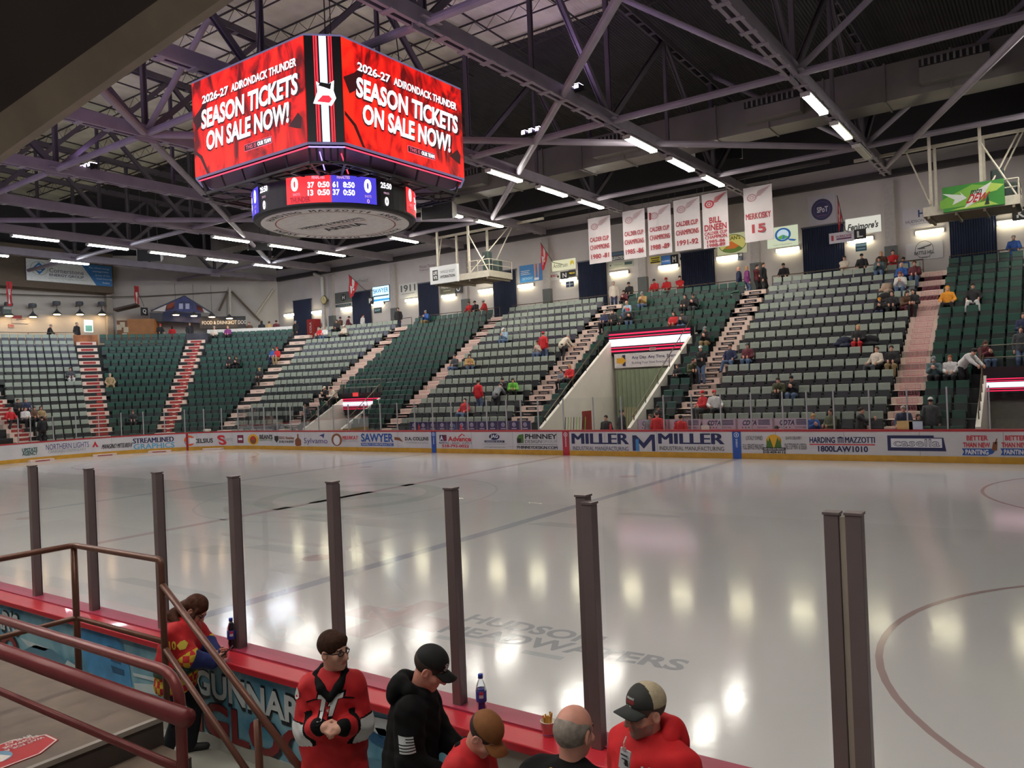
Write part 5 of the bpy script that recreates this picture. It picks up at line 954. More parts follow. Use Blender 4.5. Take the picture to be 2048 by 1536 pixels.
for i, s in enumerate(('The official energy', 'management', 'group of the', 'Cool Insuring', 'Arena')): write(mb, s, q(.34+.02*i, .34-.17*i)+X_*.004, Y_, Z_, w*(.26, .2, .18, .19, .09)[i], h*.1, 1, 0.)
mb.build('lettering', [M((56, 120, 176), .6), M((214, 226, 236), .6), M((84, 92, 104), .6), M((150, 176, 150), .6)], t)
WARM = ME((255, 214, 160), 30.); LSH = M((70, 74, 78), .4)
def barn(P, ax, label):
    t = thing('barn_light', label, 'barn light', P, 0, 'round shaded lights of the end concourse'); mb = MB(); mb.lathe((0, 0, 0), [(.06, .42), (.1, .3), (.34, .06), (.36, 0), (.33, .0), (.1, .26)], 20); mb.build('shade', LSH, t); mb = MB(); mb.lathe((0, 0, 0), [(.01, .05), (.2, .05), (.26, .01), (.2, -.03), (.01, -.04)], 16); mb.build('bulb', WARM, t)
    mb = MB(); mb.tube([V3(0, 0, .4), V3(0, 0, .75), V3(ax[0], ax[1], .75)], .03, 6); mb.build('arm', LSH, t)
    mb = MB(); mb.lathe((0, 0, .78), [(.01, .3), (.26, .25), (.3, .1), (.26, -.05), (.01, -.1)], 14); mb.build('wall_mount', M((84, 88, 94), .5), t)
for u, v, lb in ((114, 629, 'above the bent dark figure'), (160, 629, 'above the standing dark figure'), (204, 629, 'by the corner pillar'), (18, 632, 'at the picture edge'), (66, 634, 'beside the red sign')): P = ep(u, v, XE+.7); barn(P, (-.72, 0), 'grey shaded wall light '+lb)
# corner stand, built along the slanted corner wall
cu = unit(V3(8.7, 10.4, 0)); cn = V3(cu[1], -cu[0], 0); C0 = V3(-47, 30.5, 0)
def cp(u, v, off=0.):            # point on plane parallel to the corner wall
    d = ray(u, v); O = C0+cn*off; tt = ((O-CAM) @ cn)/(d @ cn); return CAM+d*tt
for u, v, lb in ((352, 630, 'in front of the painted gable'), (388, 632, 'at the gable centre'), (424, 634, 'past the gable end'), (459, 637, 'by the hot dog stand')):
    P = cp(u, v, 3.2); t = thing('pendant_light', 'round shaded pendant light '+lb, 'pendant light', P, 0, 'pendant lights of the corner food stand'); mb = MB(); mb.lathe((0, 0, 0), [(.05, .35), (.1, .3), (.32, .06), (.34, 0), (.3, 0), (.1, .24)], 20); mb.build('shade', LSH, t); mb = MB(); mb.lathe((0, 0, 0), [(.01, .05), (.2, .05), (.26, 0), (.2, -.03), (.01, -.04)], 16); mb.build('bulb', WARM, t); mb = MB(); mb.tube([V3(0, 0, .34), V3(0, 0, 2.6)], .015, 5); mb.build('cord', LSH, t)
fs = thing('food_stand', 'corner food stand with a painted gable roof and dark counter', 'food stand', cp(360, 665, 2.)); L = local(cp(360, 665, 2.)); OF = 2.4
g = [cp(302, 622, OF), cp(369, 592, OF), cp(424, 626, OF)]
mb = MB(); mb.slab(g, -cn*.3); mb.xf(L).build('gable', M((206, 202, 196), .6), fs)
mb = MB(); e = cn*.012
for A, B, m in ((g[0], g[1], 0), (g[1], g[2], 0)): mb.bar(A+e, B+e, .1, .1, m)
mb.xf(L).build('gable_edge', M((44, 52, 74), .5), fs)
gp = lambda pts: [cp(u, v, OF+.02) for u, v in pts]
mb = MB(); mb.poly(gp([(330, 623), (333, 609), (352, 600), (369, 593), (388, 602), (404, 613), (408, 625)]), 0); mb.poly(gp([(332, 622), (333, 610), (350, 603), (348, 617)])[::1], 1); mb.poly(gp([(392, 606), (404, 614), (407, 624), (394, 620)]), 1)
mb.xf(L).build('gable_picture', [M((56, 62, 110), .6, var=.4, scale=3), M((190, 96, 48), .6, var=.2, scale=2)], fs)
mb = MB()
for k in range(2): mb.poly([p+cn*.02 for p in gp([(358+k*13, 618), (358+k*13, 607), (366+k*13, 607), (366+k*13, 618)])], 0)
mb.xf(L).build('gable_picture', [M((176, 180, 206), .6)], fs)
zc = CONC; A, B = cp(300, 640, OF-.1), cp(470, 648, OF-.1); A[2] = B[2] = 0
mb = MB(); mb.slab([cp(300, 642, OF-.1), cp(470, 650, OF-.1), cp(470, 637, OF-.1), cp(300, 625, OF-.1)], -cn*.3, 0); a, b = cp(328, 640, OF), cp(400, 640, OF); a[2] = b[2] = 0; mb.slab([cp(326, 642, OF), cp(402, 646, OF), cp(402, 627, OF), cp(326, 624, OF)], -cn*.02, 1); mb.xf(L).build('fascia', [M((60, 62, 68), .6), M((26, 34, 74), .6)], fs)
mb = MB(); mb.slab([A+Z_*zc, B+Z_*zc, B+Z_*(zc+1.05), A+Z_*(zc+1.05)], -cn*.6); mb.xf(L).build('counter', M((40, 42, 44), .5), fs)
mb = MB(); mb.slab([A-cn*1.6+Z_*zc, B-cn*1.6+Z_*zc, B-cn*1.6+Z_*(zc+2.75), A-cn*1.6+Z_*(zc+2.75)], -cn*.1); mb.xf(L).build('back_wall', M((176, 172, 164), .6), fs)
mb = MB(); a, b = cp(400, 648, OF), cp(492, 655, OF); a[2] = b[2] = 0; mb.slab([a+cn*.05+Z_*(zc+1.5), b+cn*.05+Z_*(zc+1.5), b+cn*.05+Z_*(zc+2.5), a+cn*.05+Z_*(zc+2.5)], -cn*.1, 0)
write(mb, 'FOOD & DRINKS', a+(b-a)*.35+cn*.06+Z_*(zc+2.0), cu, Z_, 2.2, .3, 1, .03); write(mb, 'HOT DOG', a+(b-a)*.82+cn*.06+Z_*(zc+2.0), cu, Z_, 1.4, .34, 1, .04); mb.xf(L).build('menu_board', [M((34, 32, 34), .5), M((190, 186, 180), .5)], fs)
# wooden kiosk
A, B = cp(234, 660, 3.2), cp(309, 662, 3.2); A[2] = B[2] = CONC; kt = thing('wooden_kiosk', 'plywood kiosk with notices pinned to its side, by the end wall pillar', 'kiosk', (A+B)/2); L = local((A+B)/2)
mb = MB(); mb.slab([A+(B-A)*.28, B, B+Z_*2.35, A+(B-A)*.28+Z_*2.35], -cn*1.8); mb.xf(L).build('front_wall', M((156, 104, 56), .6, var=.15, scale=2), kt)
mb = MB(); mb.slab([A, A+(B-A)*.28, A+(B-A)*.28+Z_*2.25, A+Z_*2.25], -cn*1.2); mb.xf(L).build('side_wall', M((110, 70, 38), .6, var=.15, scale=2), kt)
mb = MB(); mb.slab([A-(B-A)*.06+Z_*3.05+cn*.3, B-(B-A)*.45+Z_*3.45+cn*.3, B-(B-A)*.45+Z_*3.6+cn*.3, A-(B-A)*.06+Z_*3.2+cn*.3], -cn*1.6); mb.xf(L).build('roof_board', M((58, 42, 30), .6), kt)
mb = MB()
for q, z in ((.06, 1.7), (.15, 1.9), (.24, 1.5), (.2, 1.0)): P = A+(B-A)*q+cn*.01+Z_*z; mb.obox(P, cu*.18, cn*.008, Z_*.22)
mb.xf(L).build('notice', M((190, 176, 150), .6), kt)
# corner bracing on the wall
for a, b, lb in (((459, 579, .4), (459, 640, .4), 'upright'), ((463, 583, .5), (520, 642, .5), 'sloping down toward the gangway'), ((455, 585, .5), (438, 622, .5), 'sloping down behind the gable'), ((547, 578, .3), (508, 635, .3), 'crossing near the first wall light')):
    mb = MB(); mb.tube([cp(*a), cp(*b)], .16 if lb == 'upright' else .09, 8); tag(mb.build('wall_brace', M((190, 184, 172) if lb in ('upright', 'crossing near the first wall light') else (96, 84, 72), .6)), 'steel brace tube on the corner wall, '+lb, 'wall brace', 'corner wall braces')
mb = MB(); mb.tube([ep(0, 588, -46.6), ep(212, 594, -46.6), cp(300, 592, .4), cp(459, 583, .4)], .035, 6); tag(mb.build('wall_pipe', M((76, 68, 60), .5)), 'thin dark pipe running level across the end and corner walls', 'pipe')
P = ep(216, 640); mb = MB(); mb.bx(-47, -46.6, P[1]-.25, P[1]+.25, CONC, 14.5); tag(mb.build('trim_30', M((170, 162, 150), .6)), kind='structure')
def esign(u0, v0, u1, v1, bg, items, label, x=XE+.06, glow=None, name='wall_sign', cat='sign'):
    A, B, T, Bt = PX(u0, (v0+v1)/2, 0, x), PX(u1, (v0+v1)/2, 0, x), PX((u0+u1)/2, v0, 0, x), PX((u0+u1)/2, v1, 0, x); w, h = B[1]-A[1], T[2]-Bt[2]; t = thing(name, label, cat, V3(x, (A[1]+B[1])/2, (T[2]+Bt[2])/2)); mb = MB(); mb.box((-.03, 0, 0), (.05, w, h)); mb.build('panel', ME(bg, glow) if glow else M(bg, .5), t); mb = MB(); mats = []
    for i, it in enumerate(items):
        mt = M(it[-1], .5); mats.append(mt) if mt not in mats else None; c = V3(.004+.003*i, it[1]*w, it[2]*h)
        if it[0] == 't': write(mb, it[5], c, Y_, Z_, it[3]*w, it[4]*h, mats.index(mt), .04)
        else: shape(mb, it[5], c, Y_, Z_, it[3]*w, it[4]*h, mats.index(mt))
    if mb.v: mb.build('lettering', mats, t)
esign(282, 615, 296, 631, K_, [('t', 0, 0, .5, .6, 'Q', W_)], 'black section sign with white letter Q above the wooden kiosk', x=-43.5, name='section_sign'); esign(-12, 612, 5, 628, K_, [('t', 0, 0, .5, .6, 'R', W_)], 'black section sign with white letter R at the picture edge', x=-45.8, name='section_sign'); esign(6, 611, 23, 628, (70, 84, 78), [('p', 0, .2, .9, .3, SQ, (150, 156, 150))], 'dark green sign beside the letter R', x=-45.8)
esign(24, 631, 57, 647, (190, 180, 168), [('p', -.2, .3, .6, .4, SQ, (150, 40, 44)), ('p', .1, 0, .7, .3, [(-.5, -.5), (.5, .2), (.3, .5), (-.5, .2)], (120, 112, 104))], 'red and grey poster on the lit end wall'); esign(17, 648, 28, 655, (176, 130, 120), [('p', 0, 0, .8, .3, SQ, (150, 70, 66))], 'small pink notice on the lit end wall'); esign(169, 640, 186, 664, (236, 240, 232), [('p', 0, -.2, .8, .5, SQ, (130, 210, 210))], 'bright white and turquoise lit panel on the end wall', glow=1.6, name='menu_screen', cat='screen')
for u0, v0, u1, v1, uo, vo, lb in ((16, 563, 22, 610, 18, 612, 'at the picture edge above the R sign'), (271, 572, 288, 612, 273, 614, 'above the Q sign and wooden kiosk')):
    XF_ = -44.5 if u0 < 100 else -43.52; A, B = PX(u0, v0, 0, XF_), PX(u1, v1, 0, XF_); t = thing('hockey_flag', 'red and white flag '+lb, 'flag', B, 0, 'red and white flags on angled poles'); L = local(B); mb = MB(); mb.tube([B, A], .02, 6); mb.tube([B-X_*(2.4 if u0 < 100 else .1), B], .02, 6); mb.xf(L).build('pole', M((50, 46, 46), .5), t); mb = MB(); H = A[2]-PX(uo, vo, 0, XF_)[2]
    for j in range(10):
        for k in range(3):
            f_ = lambda kk, jj: V3(XF_+.05*math.sin(kk*2+jj), A[1]+(kk/3-.35)*.42*(1-.03*jj), A[2]-H*jj/10); mb.add([f_(k, j), f_(k+1, j), f_(k+1, j+1), f_(k, j+1)], [(0, 1, 2, 3)], 1 if k == 1 and 2 < j < 9 else 0)
    mb.xf(L).build('cloth', [M((178, 46, 50), .7), M((214, 206, 200), .7)], t)
for deg, rgb, lb in ((67, (150, 90, 50), 'head of the corner stair beneath the wooden kiosk'), (45.8, (60, 60, 70), 'head of the narrow corner stair beneath the gable')):
    a = math.radians(deg); er = V3(-math.sin(a), math.cos(a), 0); et = V3(math.cos(a), math.sin(a), 0); c = V3(AX, AY, 0)+er*(rowr(14)+.2)+Z_*(CONC+.35)
    mb = MB(); mb.obox(c, et*.8, er*.04, Z_*.45); tag(mb.build('picture_board', M(rgb, .5, var=.4, scale=2)), 'printed picture board at the '+lb, 'picture')
# ================================================================ near boards, glass, rails, stair
NB = thing('rink_board', 'near-side boards with red cap rail and icy blue mural panels', 'rink boards', (12, -.15, 0)); L = local((12, -.15, 0)); YF = -.30
mb = MB(); mb.bx(-22, 17.38, YF, -.02, .02, 1.06); mb.bx(17.6, 30, YF, -.02, .02, 1.06); mb.xf(L).build('panel', M((188, 186, 176), .5, var=.05, scale=2), NB)
CAPR = M((190, 42, 54), .35, var=.06, scale=5, coat=.2); CAP2 = M((168, 58, 84), .4, var=.05, scale=5)
mb = MB(); mb.bx(-22, 17.38, -.36, -.16, 1.06, 1.115); mb.xf(L).build('cap_rail', CAPR, NB, bevel=.008)
mb = MB(); mb.bx(-22, 17.38, -.16, .02, 1.06, 1.125); mb.xf(L).build('glass_sill', CAP2, NB)
mb = MB(); mb.bx(-22, 17.38, YF-.02, YF+.01, NEARF-.02, NEARF+.1); mb.xf(L).build('base_strip', M((176, 176, 168), .6), NB)
mural = M((104, 166, 186), .45, key='mural'); nt = mural.node_tree; cr = nt.nodes['Color Ramp'] if 'Color Ramp' in nt.nodes else nt.nodes['ColorRamp']
cr.color_ramp.elements[0].color = (*lin((52, 122, 154)), 1); cr.color_ramp.elements[1].color = (*lin((150, 190, 200)), 1); nt.nodes['Noise Texture'].inputs['Scale'].default_value = 2.2; nt.nodes['Noise Texture'].inputs['Distortion'].default_value = .6
x1 = PX(905, 1450, 1, YF-.01)[0]; x2 = PX(985, 1480, 1, YF-.01)[0]
zt, zb = 1.05, NEARF+.1
mb = MB(); mb.bx(2, x1, YF-.012, YF, zb, zt); mb.xf(L).build('mural_panel', mural, NB)
mb = MB(); mb.bx(x1, x2, YF-.012, YF, zb, zt); mb.xf(L).build('side_panel', M((126, 156, 152), .5, var=.06, scale=2), NB)
f = YF-.016
def np_(u, v): p = PX(u, v, 1, f); return p
mb = MB()                                   # snow swirls, ice blocks, pale drifts painted on the mural
def mp(pts, m, l=0.): mb.poly([np_(u, v)-Y_*l for u, v in pts], m)
mp([(35, 1305), (70, 1290), (105, 1300), (140, 1330), (120, 1345), (80, 1330), (45, 1320)], 1); mp([(40, 1275), (62, 1284), (98, 1297), (90, 1302), (55, 1292)], 0)
mp([(155, 1265), (175, 1248), (215, 1256), (245, 1290), (258, 1330), (265, 1375), (215, 1368), (175, 1340)], 2, .001); mp([(215, 1290), (240, 1300), (243, 1330), (222, 1322)], 3, .002); mp([(222, 1330), (248, 1340), (250, 1352), (226, 1345)], 3, .002)
mp([(265, 1345), (322, 1358), (322, 1366), (268, 1352)], 0, .001); mp([(268, 1366), (322, 1370), (322, 1392), (270, 1380)], 0, .001); mp([(123, 1340), (135, 1320), (150, 1330), (160, 1370), (130, 1365)], 0, .001)
mp([(718, 1455), (745, 1460), (790, 1495), (790, 1510), (745, 1485)], 3, .001); mp([(750, 1455), (770, 1458), (782, 1480), (760, 1475)], 3, .001); mp([(712, 1510), (780, 1525), (860, 1545), (720, 1545)], 1, .001); mp([(700, 1440), (730, 1430), (780, 1440), (850, 1470), (860, 1490), (760, 1470)], 0, .001)
mb.xf(L).build('mural_picture', [M((196, 208, 212), .5), M((84, 128, 150), .5), M((70, 140, 190), .5, var=.2, scale=6), M((34, 84, 122), .5)], NB)
GW = PX(640, 1428, 1, f)[0]-PX(388, 1330, 1, f)[0]
for xe, (zt_, zb_) in ((PX(638, 1400, 1, f)[0], (.985, .76)), (PX(37, 1222, 1, f)[0], (.985, .76))):
    mb = MB(); c = V3(xe-GW/2, f-.002, (zt_+zb_)/2)
    write(mb, "GUNNAR'S", c+V3(0, .001, -.006), X_, Z_, GW*1.02, .27, 0, .13); write(mb, "GUNNAR'S", c-Y_*.002, X_, Z_, GW*.98, .215, 1, .035)
    c2 = V3(xe-GW/2-.02, f-.002, .585); write(mb, 'IGLOO', c2+V3(.012, .001, -.01), X_, Z_, GW*1.0, .33, 0, .14); write(mb, 'IGLOO', c2-Y_*.002, X_, Z_, GW*.95, .285, 2, .07)
    mb.xf(L).build('mural_lettering', [M((26, 28, 36), .5), M((198, 204, 206), .45), M((128, 26, 32), .45)], NB)
mb = MB()
for u, v in ((1000, 1475), (1060, 1498), (1092, 1512)): p = np_(u, v); mb.obox(p, X_*.008, Y_*.004, Z_*.008)
mb.xf(L).build('panel_screw', M((110, 106, 96), .4, .6), NB)
# posts + panes
POST = M((118, 104, 104), .4, .35, var=.06, scale=3); PSTR = M((170, 158, 146), .5)
NX = [6.6, 7.78, 8.96, 10.2, 11.46, 12.62, 13.84, 15.0, 16.02]
def npost(x, y, lb, z1=2.56, w=.07):
    t = thing('glass_stanchion', lb, 'stanchion', (x, y, 1.115), 0, 'brown-grey uprights on the near boards'); h = z1-1.115
    mb = MB(); mb.bx(-w/2, w/2, -.035, .035, 0, h); mb.build('post', POST, t, bevel=.004)
    mb = MB(); mb.bx(-w/2+.01, w/2-.01, .034, .05, 0, h-.01); mb.build('glass_channel', M((40, 36, 38), .5), t)
    mb = MB(); mb.bx(-w/2-.004, w/2+.004, -.04, .04, h, h+.012); mb.build('post_cap', POST, t)
nl = ['outside the frame at the far end', 'just beyond the picture edge', 'farthest, rising left of the brown corner railing', 'second from the far end, between the railing posts', 'third, lining up with the railing corner post', 'beside the dark soda bottle on the cap rail', 'right behind the boy with glasses', 'in front of the black cap brim', 'thinner far one of the pair behind the grey-haired man']
for i, x in enumerate(NX):
    if i == 0: continue
    npost(x, -.086, 'brown-grey upright on the near boards, '+nl[i])
npost(16.1, -.16, 'brown-grey glass upright of the close pair behind the grey-haired man, thicker near one', 2.53); npost(17.43, -.086, 'brown-grey glass upright beside the boards opening, first of the pair past the red hoodie', 2.54); npost(17.535, -.10, 'brown-grey glass upright beside the boards opening, last of the pair past the red hoodie', 2.545, .075)
mb = MB(); mb.bx(17.467, 17.497, -.11, -.05, 1.0, 2.53); tag(mb.build('glass_edge_strip', PSTR), 'pale strip between the two uprights past the red hoodie', 'strip')
GLN = MGLASS((.985, .99, .985), .14, .01); PN = NX[1:]+[17.40]
for i in range(len(PN)-1):
    a, b = PN[i]+.035, PN[i+1]-.035; mb = MB(); mb.bx(a if i != len(PN)-2 else 16.14, b, -.082, -.07, 1.12, 2.5)
    tag(mb.build('rink_glass', GLN), 'clear panel on the near boards between two brown-grey uprights', 'glass pane', 'clear panes along the near boards')
mb = MB(); mb.bx(17.575, 20.5, -.082, -.07, 1.12, 2.5); tag(mb.build('rink_glass', GLN), 'wide clear panel past the last pair of uprights, its top edge a thin line', 'glass pane', 'clear panes along the near boards')
# platform and steps
ST = M((112, 96, 84), .6, var=.14, scale=5, bump=.15); ST2 = M((70, 60, 54), .7, var=.12, scale=4); NOS = M((150, 140, 132), .5)
pl = thing('stair_platform', 'brown landing platform with steps going down beside the near boards', 'platform', (10, -2, NEARF)); L = local((10, -2, NEARF)); PZ = .95; XN = 12.97
mb = MB(); mb.bx(2, XN, -3.6, -1.0, NEARF, PZ-.02); mb.xf(L).build('landing_base', ST2, pl)
mb = MB(); mb.bx(2, XN, -3.6, -1.0, PZ-.02, PZ); mb.xf(L).build('landing_top', ST, pl)
mb = MB(); mb.bx(XN-.03, XN+.012, -3.6, -1.0, PZ-.03, PZ+.004); mb.xf(L).build('nosing', NOS, pl)
for k in (1, 2):
    z = PZ-.2*k; x0 = XN+.36*(k-1); mb = MB(); mb.bx(x0, x0+.37, -3.6, -1.02, NEARF, z); mb.xf(L).build('step', ST2, pl); mb = MB(); mb.bx(x0+.012, x0+.372, -3.6, -1.02, z-.002, z+.004); mb.xf(L).build('step_tread', ST, pl)
c = PX(14, 1508, 2, PZ+.003); mb = MB(); oc = [(.5*math.cos(math.radians(22.5+45*k)), .5*math.sin(math.radians(22.5+45*k))) for k in range(8)]; ux, uy = V3(0, 1, 0), V3(-1, 0, 0)
t = thing('floor_sticker', 'red octagonal floor sticker with white lettering on the brown landing', 'sticker', c); mb.slab([V3(p[0]*.44, p[1]*.62, -.002) for p in oc], (0, 0, .004)); mb.build('sheet', M((186, 44, 46), .45), t); mb = MB()
for a, b in zip(oc, oc[1:]+oc[:1]): A, B = V3(a[0]*.42, a[1]*.59, .0035), V3(b[0]*.42, b[1]*.59, .0035); n = unit(np.cross(Z_, B-A))*.006; mb.poly([A-n, B-n, B+n, A+n], 0)
for i, s in enumerate(('WAIT FOR A', 'STOPPAGE', 'IN PLAY')): write(mb, s, V3(-.05-.055*i+.0, .13, .004), V3(0, -1, 0), V3(1, 0, 0), (.24, .22, .17)[i], .04, 0, .03)
shape(mb, ell(20), V3(.0, -.06, .0036), ux, uy, .17, .2, 1); shape(mb, [(-.5, -.3), (-.2, .4), (.1, .1), (.3, .5), (.5, -.2), (.1, -.5)], V3(.04, -.08, .0045), ux, uy, .16, .12, 0)
mb.build('lettering', [M((226, 214, 208), .5), M((120, 160, 190), .5)], t)
# railings
RB = M((104, 66, 52), .38, .25, var=.12, scale=9); RB2 = M((118, 52, 50), .36, .2, var=.1, scale=8)
def bendtube(pts, r, n=10, br=.09):
    P = [np.asarray(p, float) for p in pts]; out = [P[0]]
    for a, b, c in zip(P, P[1:], P[2:]):
        d1, d2 = unit(a-b), unit(c-b)
        for t in np.linspace(0, 1, 6): out.append((1-t)**2*(b+d1*br)+2*t*(1-t)*b+t*t*(b+d2*br))
    out.append(P[-1]); return out
r1 = thing('corner_railing', 'brown pipe railing around the landing corner, sloping down beside the boy with glasses', 'railing', (11.74, -1, PZ)); L = local((11.74, -1, PZ)); YR1 = -1.0; zt, zm = 2.09, 1.5
cx = 11.76; bx_ = PX(322, 1120, 1, YR1)[0]
mb = MB(); mb.tube(bendtube([(cx, -3.2, zt), (cx, YR1, zt), (bx_, YR1, zt), (bx_, YR1, PZ)], .023, br=.05), .023, 10); mb.xf(L).build('top_rail', RB, r1, True)
mb = MB(); mb.tube([(cx, -3.2, zm), (cx, YR1, zm), (bx_, YR1, zm)], .021, 10); mb.xf(L).build('mid_rail', RB, r1, True)
mb = MB(); mb.tube([(cx, YR1, PZ), (cx, YR1, zt)], .026, 10); mb.xf(L).build('post', RB, r1, True)
a, b = PX(325, 1170, 1, YR1), PX(600, 1536, 1, YR1); b = b+(b-a)*.15; mb = MB(); mb.tube([a, b], .023, 10); mb.xf(L).build('sloping_rail', RB, r1, True)
a2, b2 = PX(325, 1290, 1, YR1), PX(490, 1536, 1, YR1); b2 = b2+(b2-a2)*.3; mb = MB(); mb.tube([a2, b2], .021, 10); mb.xf(L).build('sloping_rail', RB, r1, True)
px_ = PX(515, 1440, 1, YR1); mb = MB(); mb.tube([(px_[0], YR1, px_[2]), (px_[0], YR1, NEARF)], .026, 10); mb.xf(L).build('post', RB, r1, True)
r2 = thing('stair_railing', 'nearest reddish-brown stair railing with three level pipes and a thick handrail', 'railing', (14.8, -2.05, NEARF)); L = local((14.8, -2.05, NEARF)); Y2 = -2.05
T = PX(300, 1331, 1, Y2); Xp = PX(362, 1450, 1, Y2)[0]
mb = MB(); mb.tube(bendtube([(9.5, Y2, T[2]), (Xp, Y2, T[2]), (Xp, Y2, NEARF)], .024, br=.16), .026, 12); mb.xf(L).build('top_rail', RB2, r2, True)
Rm = PX(375, 1437, 1, Y2-.07); mb = MB(); mb.tube([(9.5, Y2-.07, Rm[2]), (Rm[0], Y2-.07, Rm[2])], .043, 14); mb.xf(L).build('handrail', M((116, 46, 48), .35, .1, var=.08, scale=8), r2, True)
mb = MB(); mb.tube([(Xp, Y2, Rm[2]), (Xp, Y2-.07, Rm[2])], .02, 8); mb.xf(L).build('handrail_bracket', RB2, r2, True)
Lm = PX(330, 1524, 1, Y2); mb = MB(); mb.tube([(9.5, Y2, Lm[2]), (Xp, Y2, Lm[2])], .022, 10); mb.xf(L).build('low_rail', RB2, r2, True)
# overhead sloping stringer near the camera
A, B = PD(-260, 494, 3.0), PD(640, -141, 2.1); v1 = unit(PD(-120, 190, 2.5)-PD(0, 310, 2.5)); dl = unit(B-A); v1 = unit(v1-dl*(v1 @ dl)); nn = unit(np.cross(dl, v1)); nn = nn*(1 if nn @ (CAM-A) < 0 else -1)
sf = thing('overhead_beam', 'dark brown sloping overhead beam with pale lower edge, close to the camera', 'overhead beam', A); L = local(A)
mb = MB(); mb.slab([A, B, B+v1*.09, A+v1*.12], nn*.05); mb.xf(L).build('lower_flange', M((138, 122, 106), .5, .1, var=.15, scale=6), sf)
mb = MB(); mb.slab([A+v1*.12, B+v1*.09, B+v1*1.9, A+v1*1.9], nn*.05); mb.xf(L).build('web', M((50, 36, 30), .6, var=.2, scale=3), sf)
# small things on the cap rail
def bottle(P, label, liquid, fill):
    t = thing('soda_bottle', label, 'bottle', P); s = .27
    prof = [(.001, 0), (.030, .0), (.034, .012), (.034, .05), (.031, .075), (.033, .10), (.034, .16), (.030, .185), (.019, .215), (.013, .228), (.013, .24)]
    mb = MB(); mb.lathe((0, 0, 0), prof, 20); mb.build('body', MGLASS((.9, .93, .96), .8, .05), t, True)
    h = fill; mb = MB(); pf = [(r*.93, z) for r, z in prof if z < h]+[(np.interp(h, [z for r, z in prof], [r for r, z in prof])*.93, h), (.001, h)]; mb.lathe((0, 0, 0.002), pf, 20); mb.build('drink', M(liquid, .2), t, True)
    mb = MB(); mb.lathe((0, 0, 0), [(.0345, .085), (.0352, .088), (.0352, .155), (.0345, .158)], 20); mb.build('wrap', M((34, 62, 150), .35), t, True)
    mb = MB(); a = math.atan2(CAM[1]-P[1], CAM[0]-P[0]); 
    for k, rgb in ((.018, 0), (-.004, 1)):
        vs = []
        for i in range(7): q = a-.4+.8*i/6; d = V3(math.cos(q), math.sin(q), 0)*.0358; vs += [d+Z_*(.117+k), d+Z_*(.137+k)]
        mb.add(vs, [(2*i, 2*i+2, 2*i+3, 2*i+1) for i in range(6)], rgb)
    mb.build('badge', [M((196, 56, 70), .4), M((206, 206, 214), .4)], t)
    mb = MB(); mb.lathe((0, 0, 0), [(.001, .232), (.0165, .232), (.0165, .256), (.015, .259), (.001, .259)], 16); mb.build('cap', M((40, 70, 170), .4), t, True)
bottle(PX(468, 1296, 2, 1.125)+V3(0, -.02, 0), 'dark full soda bottle with blue cap on the red cap rail by the woman', (24, 18, 30), .222); bottle(PX(964, 1428, 2, 1.125)+V3(0, 0, 0), 'soda bottle with clear shoulder and blue cap behind the tan cap', (38, 40, 110), .165)
P = PX(1098, 1471, 2, 1.115); t = thing('fries_cup', 'white paper cup of fries on the red cap rail beside the grey-haired man', 'cup', P)
mb = MB(); mb.lathe((0, 0, 0), [(.001, .001), (.036, 0), (.048, .088), (.051, .09), (.048, .093), (.044, .088), (.036, .06), (.001, .06)], 24); mb.build('cup', M((214, 206, 194), .5), t, True)
mb = MB(); mb.lathe((0, 0, 0), [(.0362, .002), (.0385, .018), (.0385, .019), (.0362, .003)], 24); mb.build('cup_band', M((120, 100, 160), .5), t)
for k in range(12):
    a = k*2.4; r = .008+.022*((k*7) % 5)/5; b = V3(r*math.cos(a), r*math.sin(a), .055); e = b+V3(.014*math.cos(a+1), .014*math.sin(a+1), .055+.012*(k % 3)); mb = MB(); mb.bar(b, e, .008, .008); mb.build('fry', M((214, 160, 70), .5), t)
